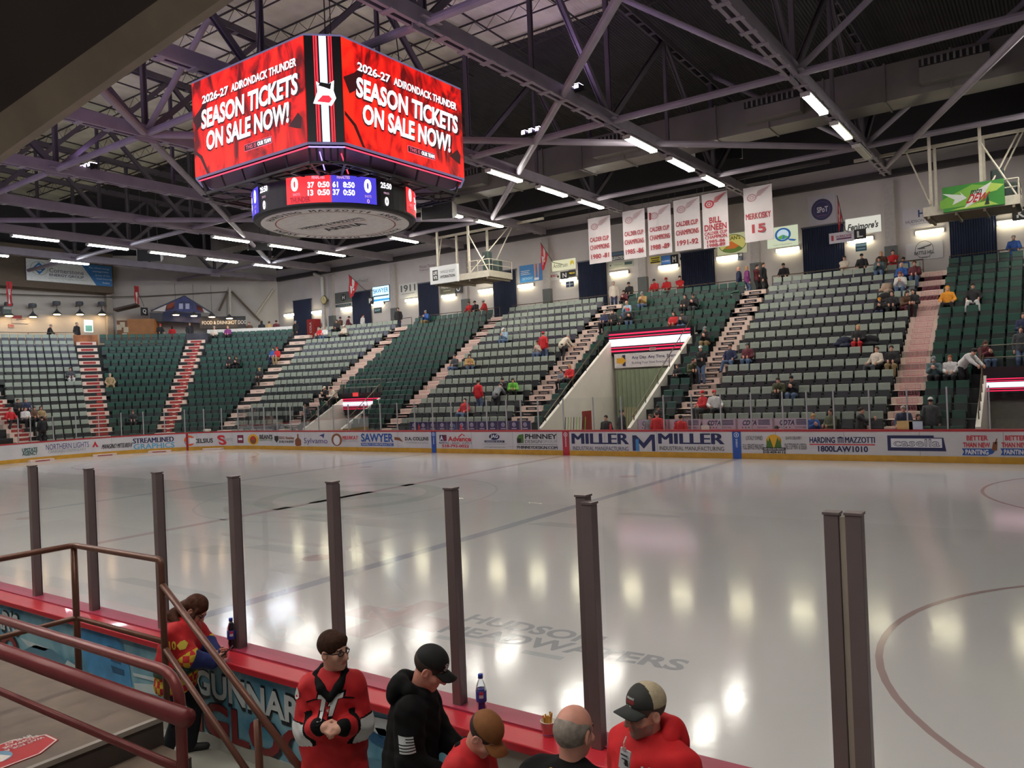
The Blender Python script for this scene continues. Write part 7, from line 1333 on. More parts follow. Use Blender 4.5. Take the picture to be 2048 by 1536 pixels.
PEOPLE = [
('c', 1688, 509, 'fold', 'cream', 'black', 'cap:black', 'person in cream jacket standing behind the top rail under the L sign'), ('c', 1724, 504, 'rail', 'black', 'black', 'cap:black', 'person in black standing at the top rail under the teal notice'),
('c', 1762, 500, 'stand', 'brown', 'black', 'long:hl', 'person with long fair hair standing behind the top row near BATTLE HILL banner'), ('c', 1785, 495, 'fold', 'red', 'black', 'short:hk', 'person in bright red jacket standing near the BATTLE HILL banner'), ('c', 1807, 500, 'phone', 'blue', 'navy', 'short:hb', 'person in blue sitting just below the BATTLE HILL banner', 0, 1.72, 39.3),
('s', 1758, 517, 'phone', 'teal', 'jeans', 'long:hb', 'person in grey-blue hoodie seated in the top pale row'), ('s', 1803, 533, 'sit', 'blue', 'navy', 'bald', 'bald person in blue shirt seated near the top of the pink-lettered aisle'), ('s', 1829, 530, 'sit', 'maroon', 'jeans', 'short:hd', 'person in maroon jacket on the aisle seat at the top of the pink-lettered aisle'),
('s', 1800, 555, 'phone', 'white', 'jeans', 'long:hr', 'red-haired person in white sweater below the bald one in blue'), ('s', 1759, 602, 'phone', 'black', 'navy', 'cap:orange', 'child in black and orange cap, leftmost of a dark-clothed trio', 0, 1.4), ('s', 1784, 595, 'sit', 'black', 'black', 'hood:black', 'person in black hood, middle of a dark-clothed trio'), ('s', 1804, 592, 'sitlean', 'brown', 'maroon', 'long:hb', 'person with long dark hair and dark red trousers beside the black hood', .7),
('s', 1825, 576, 'sit', 'black', 'black', 'short:hk', 'person in black on the aisle above the dark-clothed trio'), ('s', 1716, 665, 'sit', 'black', 'red', 'long:hl', 'blond person in black and red with a red blanket, alone in the pale seats'), ('s', 1752, 707, 'sitwide', 'cream', 'dgrey', 'short:hd', 'person in cream sweater turning to a bearded neighbour', -.5), ('s', 1783, 702, 'sit', 'black', 'khaki', 'short:hb', 'bearded person in black sweater and khaki trousers by the pink-lettered aisle'),
('s', 1895, 582, 'sitwide', 'orange', 'black', 'hood:orange', 'person in orange hooded poncho beside the pink-lettered aisle'), ('s', 1946, 582, 'sitwide', 'black', 'white', 'cap:black', 'person in black and white jersey in the dark green seats'), ('s', 1867, 722, 'phone', 'teal', 'black', 'cap:grey', 'person in grey-teal hoodie holding a paper, dark green seats'), ('s', 1900, 724, 'sit', 'white', 'black', 'long:hr', 'red-haired person in white hoodie beside a stooping one'), ('r', 1920, 704, 'bent', 'white', 'black', 'short:hk', 'person in pale hoodie and black trousers stooping over a seated one', 1.0),
('s', 1966, 699, 'phone', 'maroon', 'jeans', 'long:hd', 'person in dark red jacket and jeans above the edge tunnel', .7), ('r', 2042, 665, 'stand', 'dgrey', 'jeans', 'short:hk', 'person in dark top and jeans standing at the picture edge'), ('s', 2046, 622, 'sit', 'navy', 'navy', 'short:hb', 'person cut off by the picture edge above the edge tunnel'), ('c', 2027, 469, 'rail', 'blue', 'navy', 'short:hg', 'grey-haired person in blue shirt standing under the K sign'),
('b', 1861, 802, 'stand', 'dgrey', 'black', 'cap:white', 'person in white cap and dark coat seen from behind the glass', PI, 1.78, 27.0), ('b', 1808, 818, 'rail', 'navy', 'black', 'short:hg', 'person in navy jacket standing behind the boards at the foot of the pink aisle', 0, 1.72, 26.7), ('b', 1836, 834, 'stand', 'black', 'black', 'long:hb', 'dim person in black behind the far glass beside the navy jacket', .6, 1.5, 26.9), ('b', 1624, 833, 'phone', 'blue', 'navy', 'long:hl', 'fair-haired person in blue shirt seated behind the glass', .6, 1.6, 26.9), ('b', 1661, 824, 'sit', 'olive', 'brown', 'long:hb', 'person in olive and brown seated behind the glass', -.5, 1.72, 27.2), ('b', 1718, 821, 'point', 'black', 'black', 'short:hb', 'person in black jacket pointing behind the glass', PI/2, 1.72, 26.9),
('c', 1477, 533, 'stand', 'navy', 'black', 'bald', 'bald person in navy coat at the top of the black-lettered aisle', -1.4, 1.72, 38.6), ('c', 1493, 534, 'stand', 'purple', 'jeans', 'long:hl', 'person in purple jacket at the top of the black-lettered aisle', 2.2, 1.68, 38.5), ('c', 1513, 529, 'fold', 'maroon', 'black', 'short:hb', 'person in maroon between the purple jacket and the black coat', 1.2, 1.74, 38.8), ('c', 1526, 529, 'stand', 'black', 'black', 'short:hd', 'person in long black coat at the top of the black-lettered aisle', 1.4, 1.76, 38.5), ('c', 1568, 524, 'rail', 'black', 'black', 'cap:black', 'person in black with cap leaning on the rail under the big Q sign'),
('s', 1410, 663, 'phone', 'black', 'khaki', 'cap:grey', 'person in grey hat and black jersey at the tunnel corner'), ('r', 1401, 706, 'fold', 'black', 'jeans', 'cap:white', 'person in black jacket and jeans standing on the black-lettered aisle', 0, 1.78), ('s', 1378, 725, 'sitlean', 'olive', 'black', 'short:hb', 'person in olive jacket beside the tunnel wall', .6), ('s', 1354, 735, 'sit', 'black', 'black', 'short:hd', 'child in black beside the olive jacket', 0, 1.3), ('s', 1460, 697, 'sitwide', 'navy', 'jeans', 'cap:black', 'person in navy and white with jeans, first pale seat off the aisle'), ('s', 1495, 699, 'sit', 'maroon', 'jeans', 'cap:dgrey', 'person in dark red shirt and jeans next to the navy one'), ('s', 1556, 768, 'sitlean', 'olive', 'black', 'short:hb', 'person in olive hoodie low in the pale seats'), ('s', 1583, 765, 'phone', 'black', 'jeans', 'short:hk', 'person in black top with white collar beside the olive hoodie'), ('s', 1405, 798, 'sit', 'red', 'dgrey', 'cap:red', 'person in red jersey and red and white cap low by the aisle', -.5), ('s', 1430, 795, 'sitwide', 'white', 'black', 'cap:red', 'person in white jersey and red cap low by the aisle', .5), ('s', 1315, 804, 'phone', 'black', 'jeans', 'cap:black', 'person in dark clothes at the foot of the tunnel wall'),
('b', 1314, 829, 'stand', 'red', 'black', 'short:hb', 'person in plain red hoodie standing on the bench, back to the glass', PI, 1.78, 26.6), ('b', 1361, 838, 'stand', 'red', 'black', 'short:hk', 'black-haired person in red hoodie with white back lettering on the bench', PI, 1.7, 26.6), ('b', 1300, 834, 'stand', 'grey', 'black', 'short:hd', 'person in grey behind the red hoodie on the bench', 0, 1.7, 26.8), ('b', 1212, 836, 'stand', 'black', 'black', 'short:hb', 'person in black shirt on the bench before the white tunnel wall', 0, 1.72, 26.7), ('b', 1243, 825, 'stand', 'black', 'black', 'short:hb', 'person in black jacket turned away at the tunnel mouth', PI*.8, 1.8, 27.0), ('b', 1553, 858, 'sit', 'black', 'black', 'cap:black', 'person whose black hat shows just above the far boards', 0, 1.6, 26.5),
('c', 1227, 566, 'stand', 'cream', 'navy', 'short:hg', 'person in cream sweater standing at the head of the aisle under the 1980-81 banner', .4, 1.76, 38.6), ('c', 1259, 557, 'rail', 'black', 'black', 'cap:black', 'person in black hoodie at the rail below the ELEVATED sign'), ('c', 1249, 582, 'phone', 'maroon', 'black', 'long:hb', 'person in plaid sitting at the rail below the black hoodie', 0, 1.6, 38.9), ('s', 1253, 607, 'phone', 'lblue', 'jeans', 'bald', 'bald person in pale shirt in the dark seats over the tunnel'), ('s', 1284, 593, 'phone', 'tan', 'jeans', 'cap:grey', 'person in tan jacket over pale blue shirt drinking, dark seats'), ('c', 1310, 557, 'rail', 'red', 'black', 'cap:black', 'red-jacketed person with cap at the rail, nearest the ELEVATED sign'), ('c', 1334, 553, 'rail', 'red', 'black', 'cap:red', 'red-jacketed person at the rail, middle of three'), ('c', 1359, 549, 'fold', 'red', 'black', 'cap:black', 'red-jacketed person at the rail, nearest the blue curtain', .5),
('s', 1370, 600, 'sit', 'black', 'black', 'long:hk', 'long-haired person in black beside another in black, dark seats'), ('s', 1386, 600, 'phone', 'black', 'dgrey', 'short:hb', 'person in black jersey beside the long-haired one'), ('s', 1347, 635, 'sit', 'red', 'brown', 'long:hb', 'person in red behind the tunnel screen rail'), ('s', 1364, 632, 'phone', 'dgrey', 'jeans', 'cap:black', 'person reading a white sheet behind the tunnel screen rail'), ('s', 1209, 629, 'sit', 'navy', 'black', 'short:hg', 'person in navy, aisle end of four above the tunnel'), ('s', 1225, 628, 'sit', 'black', 'black', 'long:hk', 'long-haired person in black, second of four above the tunnel'), ('s', 1241, 634, 'sit', 'black', 'dgrey', 'long:hd', 'small child among four above the tunnel', 0, 1.2), ('s', 1254, 629, 'phone', 'black', 'jeans', 'cap:red', 'person in red cap and jeans, last of four above the tunnel', .5),
('s', 1007, 664, 'phone', 'lblue', 'jeans', 'cap:white', 'lone person in pale blue shirt among the pale seats'), ('r', 1086, 676, 'stand', 'red', 'jeans', 'cap:red', 'person in red standing turned away among the pale seats', PI), ('r', 1112, 676, 'bent', 'cream', 'black', 'short:hg', 'person in cream hoodie and black trousers bending among the pale seats', PI*.9), ('s', 1075, 691, 'phone', 'cream', 'jeans', 'long:hd', 'brown-haired person in cream next to the standing red one'), ('s', 909, 717, 'sit', 'dgrey', 'jeans', 'short:hb', 'person in dark shirt by the pinkish aisle above the long bench'), ('s', 931, 719, 'sitlean', 'tan', 'jeans', 'long:hb', 'person in tan jacket beside the dark shirt', .8), ('r', 955, 763, 'stand', 'red', 'jeans', 'short:hb', 'person in red number eight jersey standing, back turned', PI), ('r', 978, 768, 'bent', 'grey', 'black', 'cap:grey', 'person in grey jersey stooping beside the number eight jersey', PI), ('s', 1005, 766, 'phone', 'black', 'black', 'short:hb', 'person in black next to the bright green shirt'), ('s', 1019, 766, 'sitlean', 'green', 'black', 'long:hb', 'person in bright green shirt low in the pale seats', .6), ('s', 929, 794, 'sitwide', 'red', 'jeans', 'short:hb', 'person in red shirt and jeans sprawled low in the pale seats'), ('s', 1122, 741, 'sit', 'grey', 'black', 'short:hb', 'child in grey by the tunnel wall', 0, 1.4), ('s', 1139, 739, 'sit', 'red', 'black', 'long:hl', 'fair-haired person in red by the tunnel wall'),
('c', 940, 603, 'rail', 'red', 'black', 'short:hd', 'person in red under the hanging camera deck, first of three'), ('c', 952, 601, 'rail', 'black', 'black', 'cap:black', 'person in black between two in red under the camera deck'), ('c', 970, 594, 'rail', 'red', 'black', 'cap:white', 'person in red and white cap under the camera deck, last of three', -.5), ('c', 796, 617, 'stand', 'black', 'navy', 'short:hk', 'person in black jacket standing by the SAWYER screen at the aisle head', .5, 1.78, 38.5), ('s', 851, 627, 'phone', 'blue', 'khaki', 'short:hg', 'person in blue shirt reading at the top of the dark seats'), ('c', 680, 634, 'fold', 'brown', 'black', 'cap:black', 'person in round-backed brown jacket by the H sign', PI, 1.72, 39.2), ('c', 694, 635, 'rail', 'maroon', 'black', 'cap:black', 'person in maroon beside the brown jacket', 2.4, 1.72, 39.2), ('c', 725, 634, 'stand', 'white', 'red', 'short:hb', 'person in black and white jersey before the blue curtain', 2.8, 1.72, 39.2), ('s', 645, 651, 'sit', 'red', 'dgrey', 'short:hb', 'person in red, end of a seated top-row foursome'), ('s', 653, 652, 'sit', 'white', 'jeans', 'short:hg', 'person in white, second of a seated top-row foursome'), ('s', 668, 648, 'sit', 'black', 'black', 'long:hb', 'person in black, third of a seated top-row foursome'), ('s', 692, 649, 'sit', 'cream', 'black', 'cap:white', 'person in cream, last of a seated top-row foursome'),
('s', 544, 701, 'sit', 'blue', 'navy', 'short:hb', 'person in blue beside one in red, corner dark seats'), ('s', 553, 699, 'sit', 'red', 'khaki', 'cap:red', 'person in red with khaki trousers, corner dark seats'), ('s', 457, 719, 'sit', 'black', 'black', 'long:hb', 'person in black, first of a pair in the corner dark seats'), ('s', 473, 719, 'phone', 'black', 'black', 'short:hd', 'person in black with pale bib, second of the corner pair'), ('s', 516, 743, 'sit', 'black', 'black', 'cap:tan', 'person in black and tan cap beside the white corner aisle'), ('s', 649, 778, 'phone', 'black', 'black', 'cap:cream', 'person in black and cream cap above the small tunnel'), ('s', 664, 779, 'sitlean', 'cream', 'black', 'short:hk', 'person in cream beside the small tunnel rail', -.5), ('s', 610, 818, 'sitlean', 'dgrey', 'dgrey', 'short:hd', 'dim person low in the seats near the small tunnel'),
('c', 498, 645, 'stand', 'brown', 'black', 'short:hd', 'person in brown behind the white drink ledge', 0, 1.72, 39.9), ('c', 523, 641, 'stand', 'black', 'black', 'hood:black', 'hooded person in black behind the white drink ledge', PI, 1.76, 39.9), ('c', 538, 640, 'stand', 'tan', 'black', 'cap:brown', 'person in tan behind the white drink ledge', PI, 1.7, 39.9), ('c', 552, 637, 'stand', 'maroon', 'black', 'cap:maroon', 'person in maroon jersey behind the white drink ledge', PI, 1.76, 39.9), ('c', 591, 652, 'stand', 'black', 'black', 'short:hg', 'person in black jersey at the head of the white corner aisle', 0, 1.74, 38.4),
('c', 97, 647, 'rail', 'black', 'black', 'short:hg', 'stooping dark figure leaning on the end-wall railing', 1.2, 1.72, 39.6), ('c', 153, 643, 'stand', 'black', 'black', 'short:hg', 'tall dark figure standing on the lit end concourse', .8, 1.82, 38.9), ('s', 220, 751, 'sitwide', 'khaki', 'khaki', 'short:hg', 'person in drab brown beside the corner aisle'), ('s', 139, 733, 'sit', 'dgrey', 'white', 'short:hk', 'person in dark grey with pale blanket in the pale corner seats'), ('s', 15, 812, 'sitwide', 'red', 'black', 'cap:red', 'person in red and cap, corner seats at the picture edge'), ('s', 40, 808, 'sit', 'black', 'black', 'short:hd', 'person in black behind the white shirt, corner seats'), ('s', 54, 806, 'sit', 'navy', 'black', 'short:hg', 'person in navy behind the white shirt, corner seats'), ('s', 56, 826, 'sit', 'white', 'black', 'short:hb', 'person in white shirt low in the corner seats'), ('s', 73, 824, 'sit', 'brown', 'black', 'long:hb', 'person in brown beside the white shirt'), ('s', 86, 824, 'sit', 'khaki', 'brown', 'long:hd', 'person in khaki, last of the low corner group'), ('r', 88, 843, 'stand', 'black', 'black', 'short:hk', 'dim standing figure in black behind the corner glass', PI), ('s', 266, 823, 'sit', 'black', 'black', 'cap:maroon', 'person in black holding a pale cup, dark corner seats'),
('c', 319, 647, 'rail', 'black', 'black', 'cap:red', 'person in black and red cap near the food stand', .4, 1.72, 39.3), ('c', 344, 652, 'stand', 'red', 'black', 'long:hb', 'person in red at the food stand', PI, 1.6, 40.2), ('c', 379, 652, 'stand', 'black', 'jeans', 'short:hd', 'person in black at the head of the narrow corner stair', .5, 1.7, 38.5), ('s', 428, 657, 'sit', 'cream', 'black', 'cap:cream', 'person in cream and white cap in the top dark corner row'), ('s', 454, 658, 'sit', 'purple', 'black', 'long:hl', 'person in cream and purple in the top dark corner row'),
]
for q in PEOPLE: spectator(*q)
# coats and sheets left on seats
def coat(u, v, rgb, label, w=.55):
    i, h = cone_hit(u, v, .6, .1); i = int(min(14, max(1, round(i)))); yy = Y1+RUN*(i-1)-.12; X = PX(u, v, 1, yy)[0]; S = SDF(); S.ell((0, 0, .62), (w*.5, .12, .2)); S.ell((.1, -.18, .42), (w*.42, .2, .1), None, .06); S.ell((-w*.4, -.05, .5), (w*.3, .1, .1), None, .05)
    o = link('coat', sdf_mesh(S, .025, M(rgb, .8, var=.1, scale=8), 'coat', .008, 3), None); o.location = (X, yy, Z1+RISE*(i-1)); tag(o, label, 'coat')
coat(1690, 684, (28, 34, 56), 'navy coat on the seat beside the blond person with a red blanket', .7); coat(1738, 674, (26, 26, 30), 'black coat spread over pale seats on the aisle side of the blond person', .8); coat(1770, 590, (24, 24, 26), 'black coat on the seat back behind the dark-clothed trio', .6); coat(1773, 569, (176, 150, 130), 'beige coat on the pale seat beside the red-haired person', .5)
for u, v, lb in ((1260, 590, 'white sheet lying on a dark seat near the plaid shirt'), (1332, 583, 'white sheet lying on a dark seat row over the tunnel'), (1470, 584, 'white sheet on a dark seat by the head of the black-lettered aisle')):
    i, h = cone_hit(u, v, .85, 0); i = int(round(i)); yy = Y1+RUN*(min(i, 14)-1)-.05; X = PX(u, v, 1, yy); mb = MB(); mb.slab([V3(-.2, -.08, 0), V3(.2, -.08, .02), V3(.22, .1, .02), V3(-.18, .1, 0)], (0, 0, .006)); o = mb.build('paper_sheet', M((220, 220, 216), .6)); o.location = X; tag(o, lb, 'paper')
seats_finish()
# bench-side clutter
def far_bottle(u, v, rgb, label, y=26.1): 
    P = PX(u, v, 1, y); P[2] = 1.12 if y < 26.15 else .98; mb = MB(); mb.lathe((0, 0, 0), [(.001, 0), (.045, 0), (.045, .2), (.03, .24), (.02, .25), (.02, .3), (.001, .3)], 10); o = mb.build('water_bottle', M(rgb, .4)); o.location = P; tag(o, label, 'bottle')
for u, v, rgb, lb in ((838, 858, (190, 40, 44), 'red squeeze bottle by the black bag on the long bench boards'), (909, 858, (60, 100, 150), 'blue squeeze bottle on the boards above the red tool-rental advert'), (922, 857, (200, 44, 50), 'red squeeze bottle on the boards above the red tool-rental advert'), (1221, 857, (214, 50, 66), 'bright red squeeze bottle on the boards before the black shirt'), (1403, 857, (40, 36, 40), 'dark bottle beside the white carton on the boards'), (1418, 857, (44, 38, 42), 'second dark bottle past the white carton on the boards')): far_bottle(u, v, rgb, lb)
def far_box(u, v, w, h, rgb, name, label, y=25.98, lean=0.):
    P = PX(u, v, 1, y); mb = MB(); mb.box((0, 0, 0), (w, .05, h)); o = mb.build(name, M(rgb, .5)); o.location = (P[0], y, 1.12+h/2 if v < 864 else P[2]); o.rotation_euler = (lean, 0, 0); tag(o, label, name.replace('_', ' '))
far_box(1411, 862, .34, .18, (206, 196, 184), 'carton', 'white carton on the far boards above the second MILLER advert'); far_box(1810, 858, .5, .3, (206, 170, 110), 'clipboard', 'tan board held at the glass at the foot of the pink-lettered aisle'); far_box(1832, 858, .42, .28, (190, 200, 220), 'poster_board', 'pale blue board held at the glass beside the tan one'); 
S = SDF(); S.ell((0, 0, .1), (.36, .12, .1)); S.ell((.28, 0, .12), (.14, .1, .08)); o = link('towel', sdf_mesh(S, .03, M((214, 206, 190), .8), 'towel', .01, 2), None); o.location = bd(-25.9, 1.1, -.1); tag(o, 'crumpled pale towel lying on the far boards above the red goal-line mark', 'towel')
SM = M((190, 160, 110), .5); SM2 = M((120, 190, 70), .5); SM3 = M((30, 30, 32), .5)
for k in range(14):
    x = -1.75+.16*k if k < 8 else 1.2+.13*(k-8); y = 28.6 if k < 8 else 29.2; t = thing('hockey_stick', 'upright hockey stick in the rack %s' % ('against the white tunnel wall' if k < 8 else 'before the green tunnel curtain'), 'hockey stick', (x, y, .06), 0, 'sticks racked by the tunnel wall' if k < 8 else 'sticks racked before the tunnel curtain')
    mb = MB(); mb.bar((0, 0, .1), (.05, .12, 1.5 if k < 8 else 1.9), .03, .02); mb.build('shaft', (SM3, SM2, SM)[k % 3] if k < 8 else SM, t); mb = MB(); mb.bar((0, 0, .1), (-.02, -.26, .03), .02, .07); mb.build('blade', SM3, t)
# ================================================================ the six people by the near boards
SKM = lambda rgb: M(rgb, .5, var=.07, scale=26, key=('skin', rgb))
def dark(rgb, f): return tuple(int(x*f) for x in rgb)
def face_colour(J, beard=None, brows=True):       # material slots: 0 skin, 1 eye white, 2 iris, 3 lip, 4 brow, 5 beard
    R, c, h = J['HR'], J['hc'], J['HS']
    def f(P):
        q = ((P-c) @ R)/h; m = np.zeros(len(P), int); x = np.abs(q[:, 0])
        e = np.sqrt((x-.031)**2+(q[:, 1]-.079)**2+(q[:, 2]-.011)**2) < .0138; m[e & (q[:, 1] > .08)] = 1
        m[(m == 1) & (np.sqrt((x-.031)**2+(q[:, 2]-.011)**2) < .0058)] = 2
        if beard: m[(q[:, 2] < -.035) & (q[:, 2] > -.125) & (q[:, 1] > -.0) & (q[:, 1] > .02-.9*(q[:, 2]+.035)-.07)] = 5; m[(q[:, 2] < -.03) & (q[:, 2] > -.048) & (x < .03) & (q[:, 1] > .08)] = 5
        m[(x < .023) & (q[:, 2] < -.049) & (q[:, 2] > -.067) & (q[:, 1] > .084)] = 3
        if brows: m[(x > .014) & (x < .05) & (q[:, 2] > .026) & (q[:, 2] < .036) & (q[:, 1] > .07)] = 4
        return m
    return f
class Person:
    def __init__(s, label, P, yaw, J, skin, brow=(70, 50, 40), beard=None, fingers='relaxed', hand_dir=None, vox=.0055, feet=True):
        s.t = thing('person', label, 'person', P, yaw); s.J = J; s.P = np.asarray(P, float); c, q = math.cos(yaw), math.sin(yaw); s.Rw = np.array([[c, -q, 0], [q, c, 0], [0, 0, 1]])
        S = SDF(); head_prims(S, J); body_prims(S, J, fingers, hand_dir, True, feet)
        s.mats = [SKM(skin), M((214, 206, 200), .3), M((40, 32, 30), .2), SKM((int(skin[0]*.92), int(skin[1]*.72), int(skin[2]*.7))), M(brow, .7), SKM(beard or skin)]
        s.body = link('body', sdf_mesh(S, vox, s.mats, 'body', colour=face_colour(J, beard)), s.t)
    def part(s, name, S, vox, mats, wr=0., seed=0, colour=None, parent=None): return link(name, sdf_mesh(S, vox, mats, name, wr, seed, colour=colour), parent or s.t)
    def mb(s, name, mb, mats, smooth=False, bevel=0, parent=None): return mb.build(name, mats, parent or s.t, smooth, bevel)
    def h(s, x, y, z): return s.J['hc']+s.J['HR'] @ (V3(x, y, z)*s.J['HS'])
    def loc(s, W): return s.Rw.T @ (np.asarray(W, float)-s.P)
    def decal(s, target, mb, mats, org, d, ux, uy, name, lift=.004, parent=None, sub=.03):     # wrap a flat print (x,y in metres) onto a garment
        me = target.data; bv = BVHTree.FromPolygons([v.co[:] for v in me.vertices], [p.vertices[:] for p in me.polygons]); b = bmesh.new(); m2 = mb.mesh(mats, name=name); b.from_mesh(m2)
        for _ in range(4):
            es = [e for e in b.edges if e.calc_length() > sub]
            if not es: break
            bmesh.ops.subdivide_edges(b, edges=es, cuts=1); bmesh.ops.triangulate(b, faces=[f for f in b.faces if len(f.verts) > 4])
        org, d, ux, uy = [np.asarray(q, float) for q in (org, d, ux, uy)]
        for v in b.verts:
            p = org+ux*v.co.x+uy*v.co.y; hit = bv.ray_cast(Vector(p-d*.4), Vector(d)); l = lift+v.co.z
            v.co = Vector(p) if hit[0] is None else hit[0]-Vector(d)*l
        b.to_mesh(m2); b.free(); return link(name, m2, parent or target)
FL = NEARF
def glasses(p, m):
    mb = MB()
    for e in (-1, 1):
        pts = [p.h(e*.031+.021*math.cos(a), .103-.012*abs(e*.031+.021*math.cos(a))/.05, .010+.014*math.sin(a)) for a in np.linspace(0, 2*math.pi, 13)]; mb.tube(pts, .0034*p.J['HS'], 6, 0, False); mb.tube([p.h(e*.052, .094, .016), p.h(e*.076, .06, .014), p.h(e*.083, -.012, .012)], .0032, 6)
    mb.tube([p.h(-.010, .104, .013), p.h(.010, .104, .013)], .002, 6); return p.mb('glasses', mb, m)
def baseball(p, dome, brimrgb, tilt=0., back=None, logo=None):
    S = SDF(); cap_prims(S, p.J, False, tilt); J = p.J; R = J['HR'] @ rotm(0, tilt); c, h = J['hc'], J['HS']; g = lambda x, y, z: c+R @ (V3(x, y, z)*h)
    col = None; mats = [M(dome, .8, var=.08, scale=30)]
    if back: mats.append(M(back, .85, var=.1, scale=60)); col = lambda P: ((((P-c) @ R)/h)[:, 1] < .012).astype(int)
    cp_ = p.part('cap', S, .0042, mats, colour=col); mb = MB(); n = 14; T = []; B = []
    for i in range(n+1):
        a = math.pi*(.08+.84*i/n); x = .078*math.cos(a); r = math.sin(a)
        for (yy, q) in ((.086*math.sqrt(max(0, 1-(x/.092)**2)), 0), (.05+.118*r**.55, 1)): T.append(g(x, yy, .048-.05*(x/.078)**2*.55-.012*q-.03*q*(x/.078)**2*0))
    for q in T: B.append(q-R @ V3(0, 0, .006*h))
    k = len(T); f = [(2*i, 2*i+1, 2*i+3, 2*i+2) for i in range(n)]+[(k+2*i+2, k+2*i+3, k+2*i+1, k+2*i) for i in range(n)]+[(2*i+1, k+2*i+1, k+2*i+3, 2*i+3) for i in range(n)]+[(0, k, k+1, 1), (2*n+1, k+2*n+1, k+2*n, 2*n)]
    mb.add(T+B, f); p.mb('brim', mb, M(brimrgb, .8, var=.08, scale=30), True, parent=cp_)
    mb = MB(); mb.lathe(g(0, -.012, .138), [(.001, .006), (.008, .004), (.009, 0), (.001, 0)], 10, 0, R @ Z_); p.mb('cap_button', mb, M(dome, .8), parent=cp_); return cp_
def hood_down(p, rgb, key, sz=1.):
    J = p.J; s = J['s']; R = J['R']; g = lambda x, y, z: J['neck']+R @ (V3(x, y, z)*s); S = SDF()
    S.chain([g(.03, .1, -.06), g(.09, .05, -.015), g(.1, -.03, .03), g(.06, -.1, .05), g(-.06, -.1, .05), g(-.1, -.03, .03), g(-.09, .05, -.015), g(-.03, .1, -.06)], [.03*s, .036*s, .042*s, .045*s*sz, .045*s*sz, .042*s, .036*s, .03*s], .03); S.ell(g(0, -.135, -.02), V3(.11, .06, .09)*s*sz, R, .04)
    return p.part('hood', S, .006, key, .003, 4)
def px_place(u, v, depth): return PD(u, v, depth)
def yaw_to(dx, dy): return math.atan2(-dx, dy)          # turn +Y to the direction (dx, dy)
def settle(J, u, v, depth, yaw):    # stand the figure so that its head centre is sighted at (u, v)
    H = PD(u, v, depth); c, s = math.cos(yaw), math.sin(yaw); hc = J['hc']; return V3(H[0]-(c*hc[0]-s*hc[1]), H[1]-(s*hc[0]+c*hc[1]), FL), H[2]-FL
REDJ = M((186, 22, 30), .75, var=.1, scale=10, bump=.15); BLKF = M((10, 10, 12), .85, var=.15, scale=10, spec=.2); WHF = M((206, 206, 206), .75, var=.06, scale=10); DKRED = M((170, 22, 28), .75)
def fit(kw, u, v, depth, yaw, st):         # choose stature so the head height agrees with the floor
    for _ in range(4):
        J = skeleton(st, **{k: (x(st/1.75) if callable(x) else x) for k, x in kw.items()}); P, hz = settle(J, u, v, depth, yaw); st *= hz/J['hc'][2]
    return skeleton(st, **{k: (x(st/1.75) if callable(x) else x) for k, x in kw.items()}), P, st
# ---- woman in the red jersey with phone
yaw = yaw_to(.80, .6); kw = dict(lean=.22, head=(-.1, .62, 0), girth=1.18, hands=lambda s: dict(R=V3(.09, .43, 1.02)*s, L=V3(-.02, .45, 1.04)*s), feet=lambda s: dict(R=V3(.17, -.06, 0)*s, L=V3(-.14, .10, 0)*s), pole=dict(R=V3(.8, -.3, -.5), L=V3(-.8, -.2, -.5)))
J, P, st = fit(kw, 391, 1219, 6.35, yaw, 1.5); w = Person('person with long brown hair in a red jersey with checkered hem, looking at a phone', P, yaw, J, (206, 150, 132), fingers='hold', hand_dir=dict(R=((-.3, .8, .45), (-.75, -.1, .5)), L=((.2, .85, .4), (.8, -.1, .4))))
s = J['s']; S = SDF(); top_prims(S, J, .018, loose=.035, waistdrop=.14); S.cut(J['hip']-Z_*.19*s, (0, 0, -1))
we, eR, eL = J['R'], J['elR'], J['elL']
def wcol(Pt):
    m = np.zeros(len(Pt), int)
    for e in 'RL':
        a, b = J['el'+e], J['wr'+e]; d = b-a; t = ((Pt-a) @ d)/(d @ d); r = np.linalg.norm(Pt-a-np.clip(t, 0, 1)[:, None]*d, axis=1); m[(t > .06) & (r < .085)] = 1; q = J['sh'+e]; dd = a-q; tt = ((Pt-q) @ dd)/(dd @ dd); rr = np.linalg.norm(Pt-q-np.clip(tt, 0, 1)[:, None]*dd, axis=1); m[(tt > .84) & (rr < .1) & (m == 0)] = 2
    z = Pt[:, 2]-J['hip'][2]; m[(m == 0) & (z < .10*s)] = 3; m[(m != 1) & (z < .0*s)] = 2; return m
chk = bpy.data.materials.new('checker_cloth'); chk.use_nodes = True; nt = chk.node_tree; b_ = nt.nodes['Principled BSDF']; b_.inputs['Roughness'].default_value = .8; ck = nt.nodes.new('ShaderNodeTexChecker'); ck.inputs['Scale'].default_value = 19; ck.inputs[1].default_value = (*lin((196, 40, 50)), 1); ck.inputs[2].default_value = (*lin((214, 178, 50)), 1); tcn = nt.nodes.new('ShaderNodeTexCoord'); nt.links.new(tcn.outputs['Object'], ck.inputs[0]); nt.links.new(ck.outputs[0], b_.inputs['Base Color'])
wt = w.part('jersey', S, .006, [REDJ, M((30, 44, 104), .75, var=.15, scale=12), chk, M((58, 78, 62), .75, var=.5, scale=14)], .004, 1, wcol)
S = SDF(); leg_prims(S, J, .012); w.part('trousers', S, .008, M((26, 28, 36), .8, var=.15), .003, 2); S = SDF(); shoe_prims(S, J); w.part('footwear', S, .008, SHOE)
S = SDF(); R, c, h = J['HR'], J['hc'], J['HS']; g = w.h
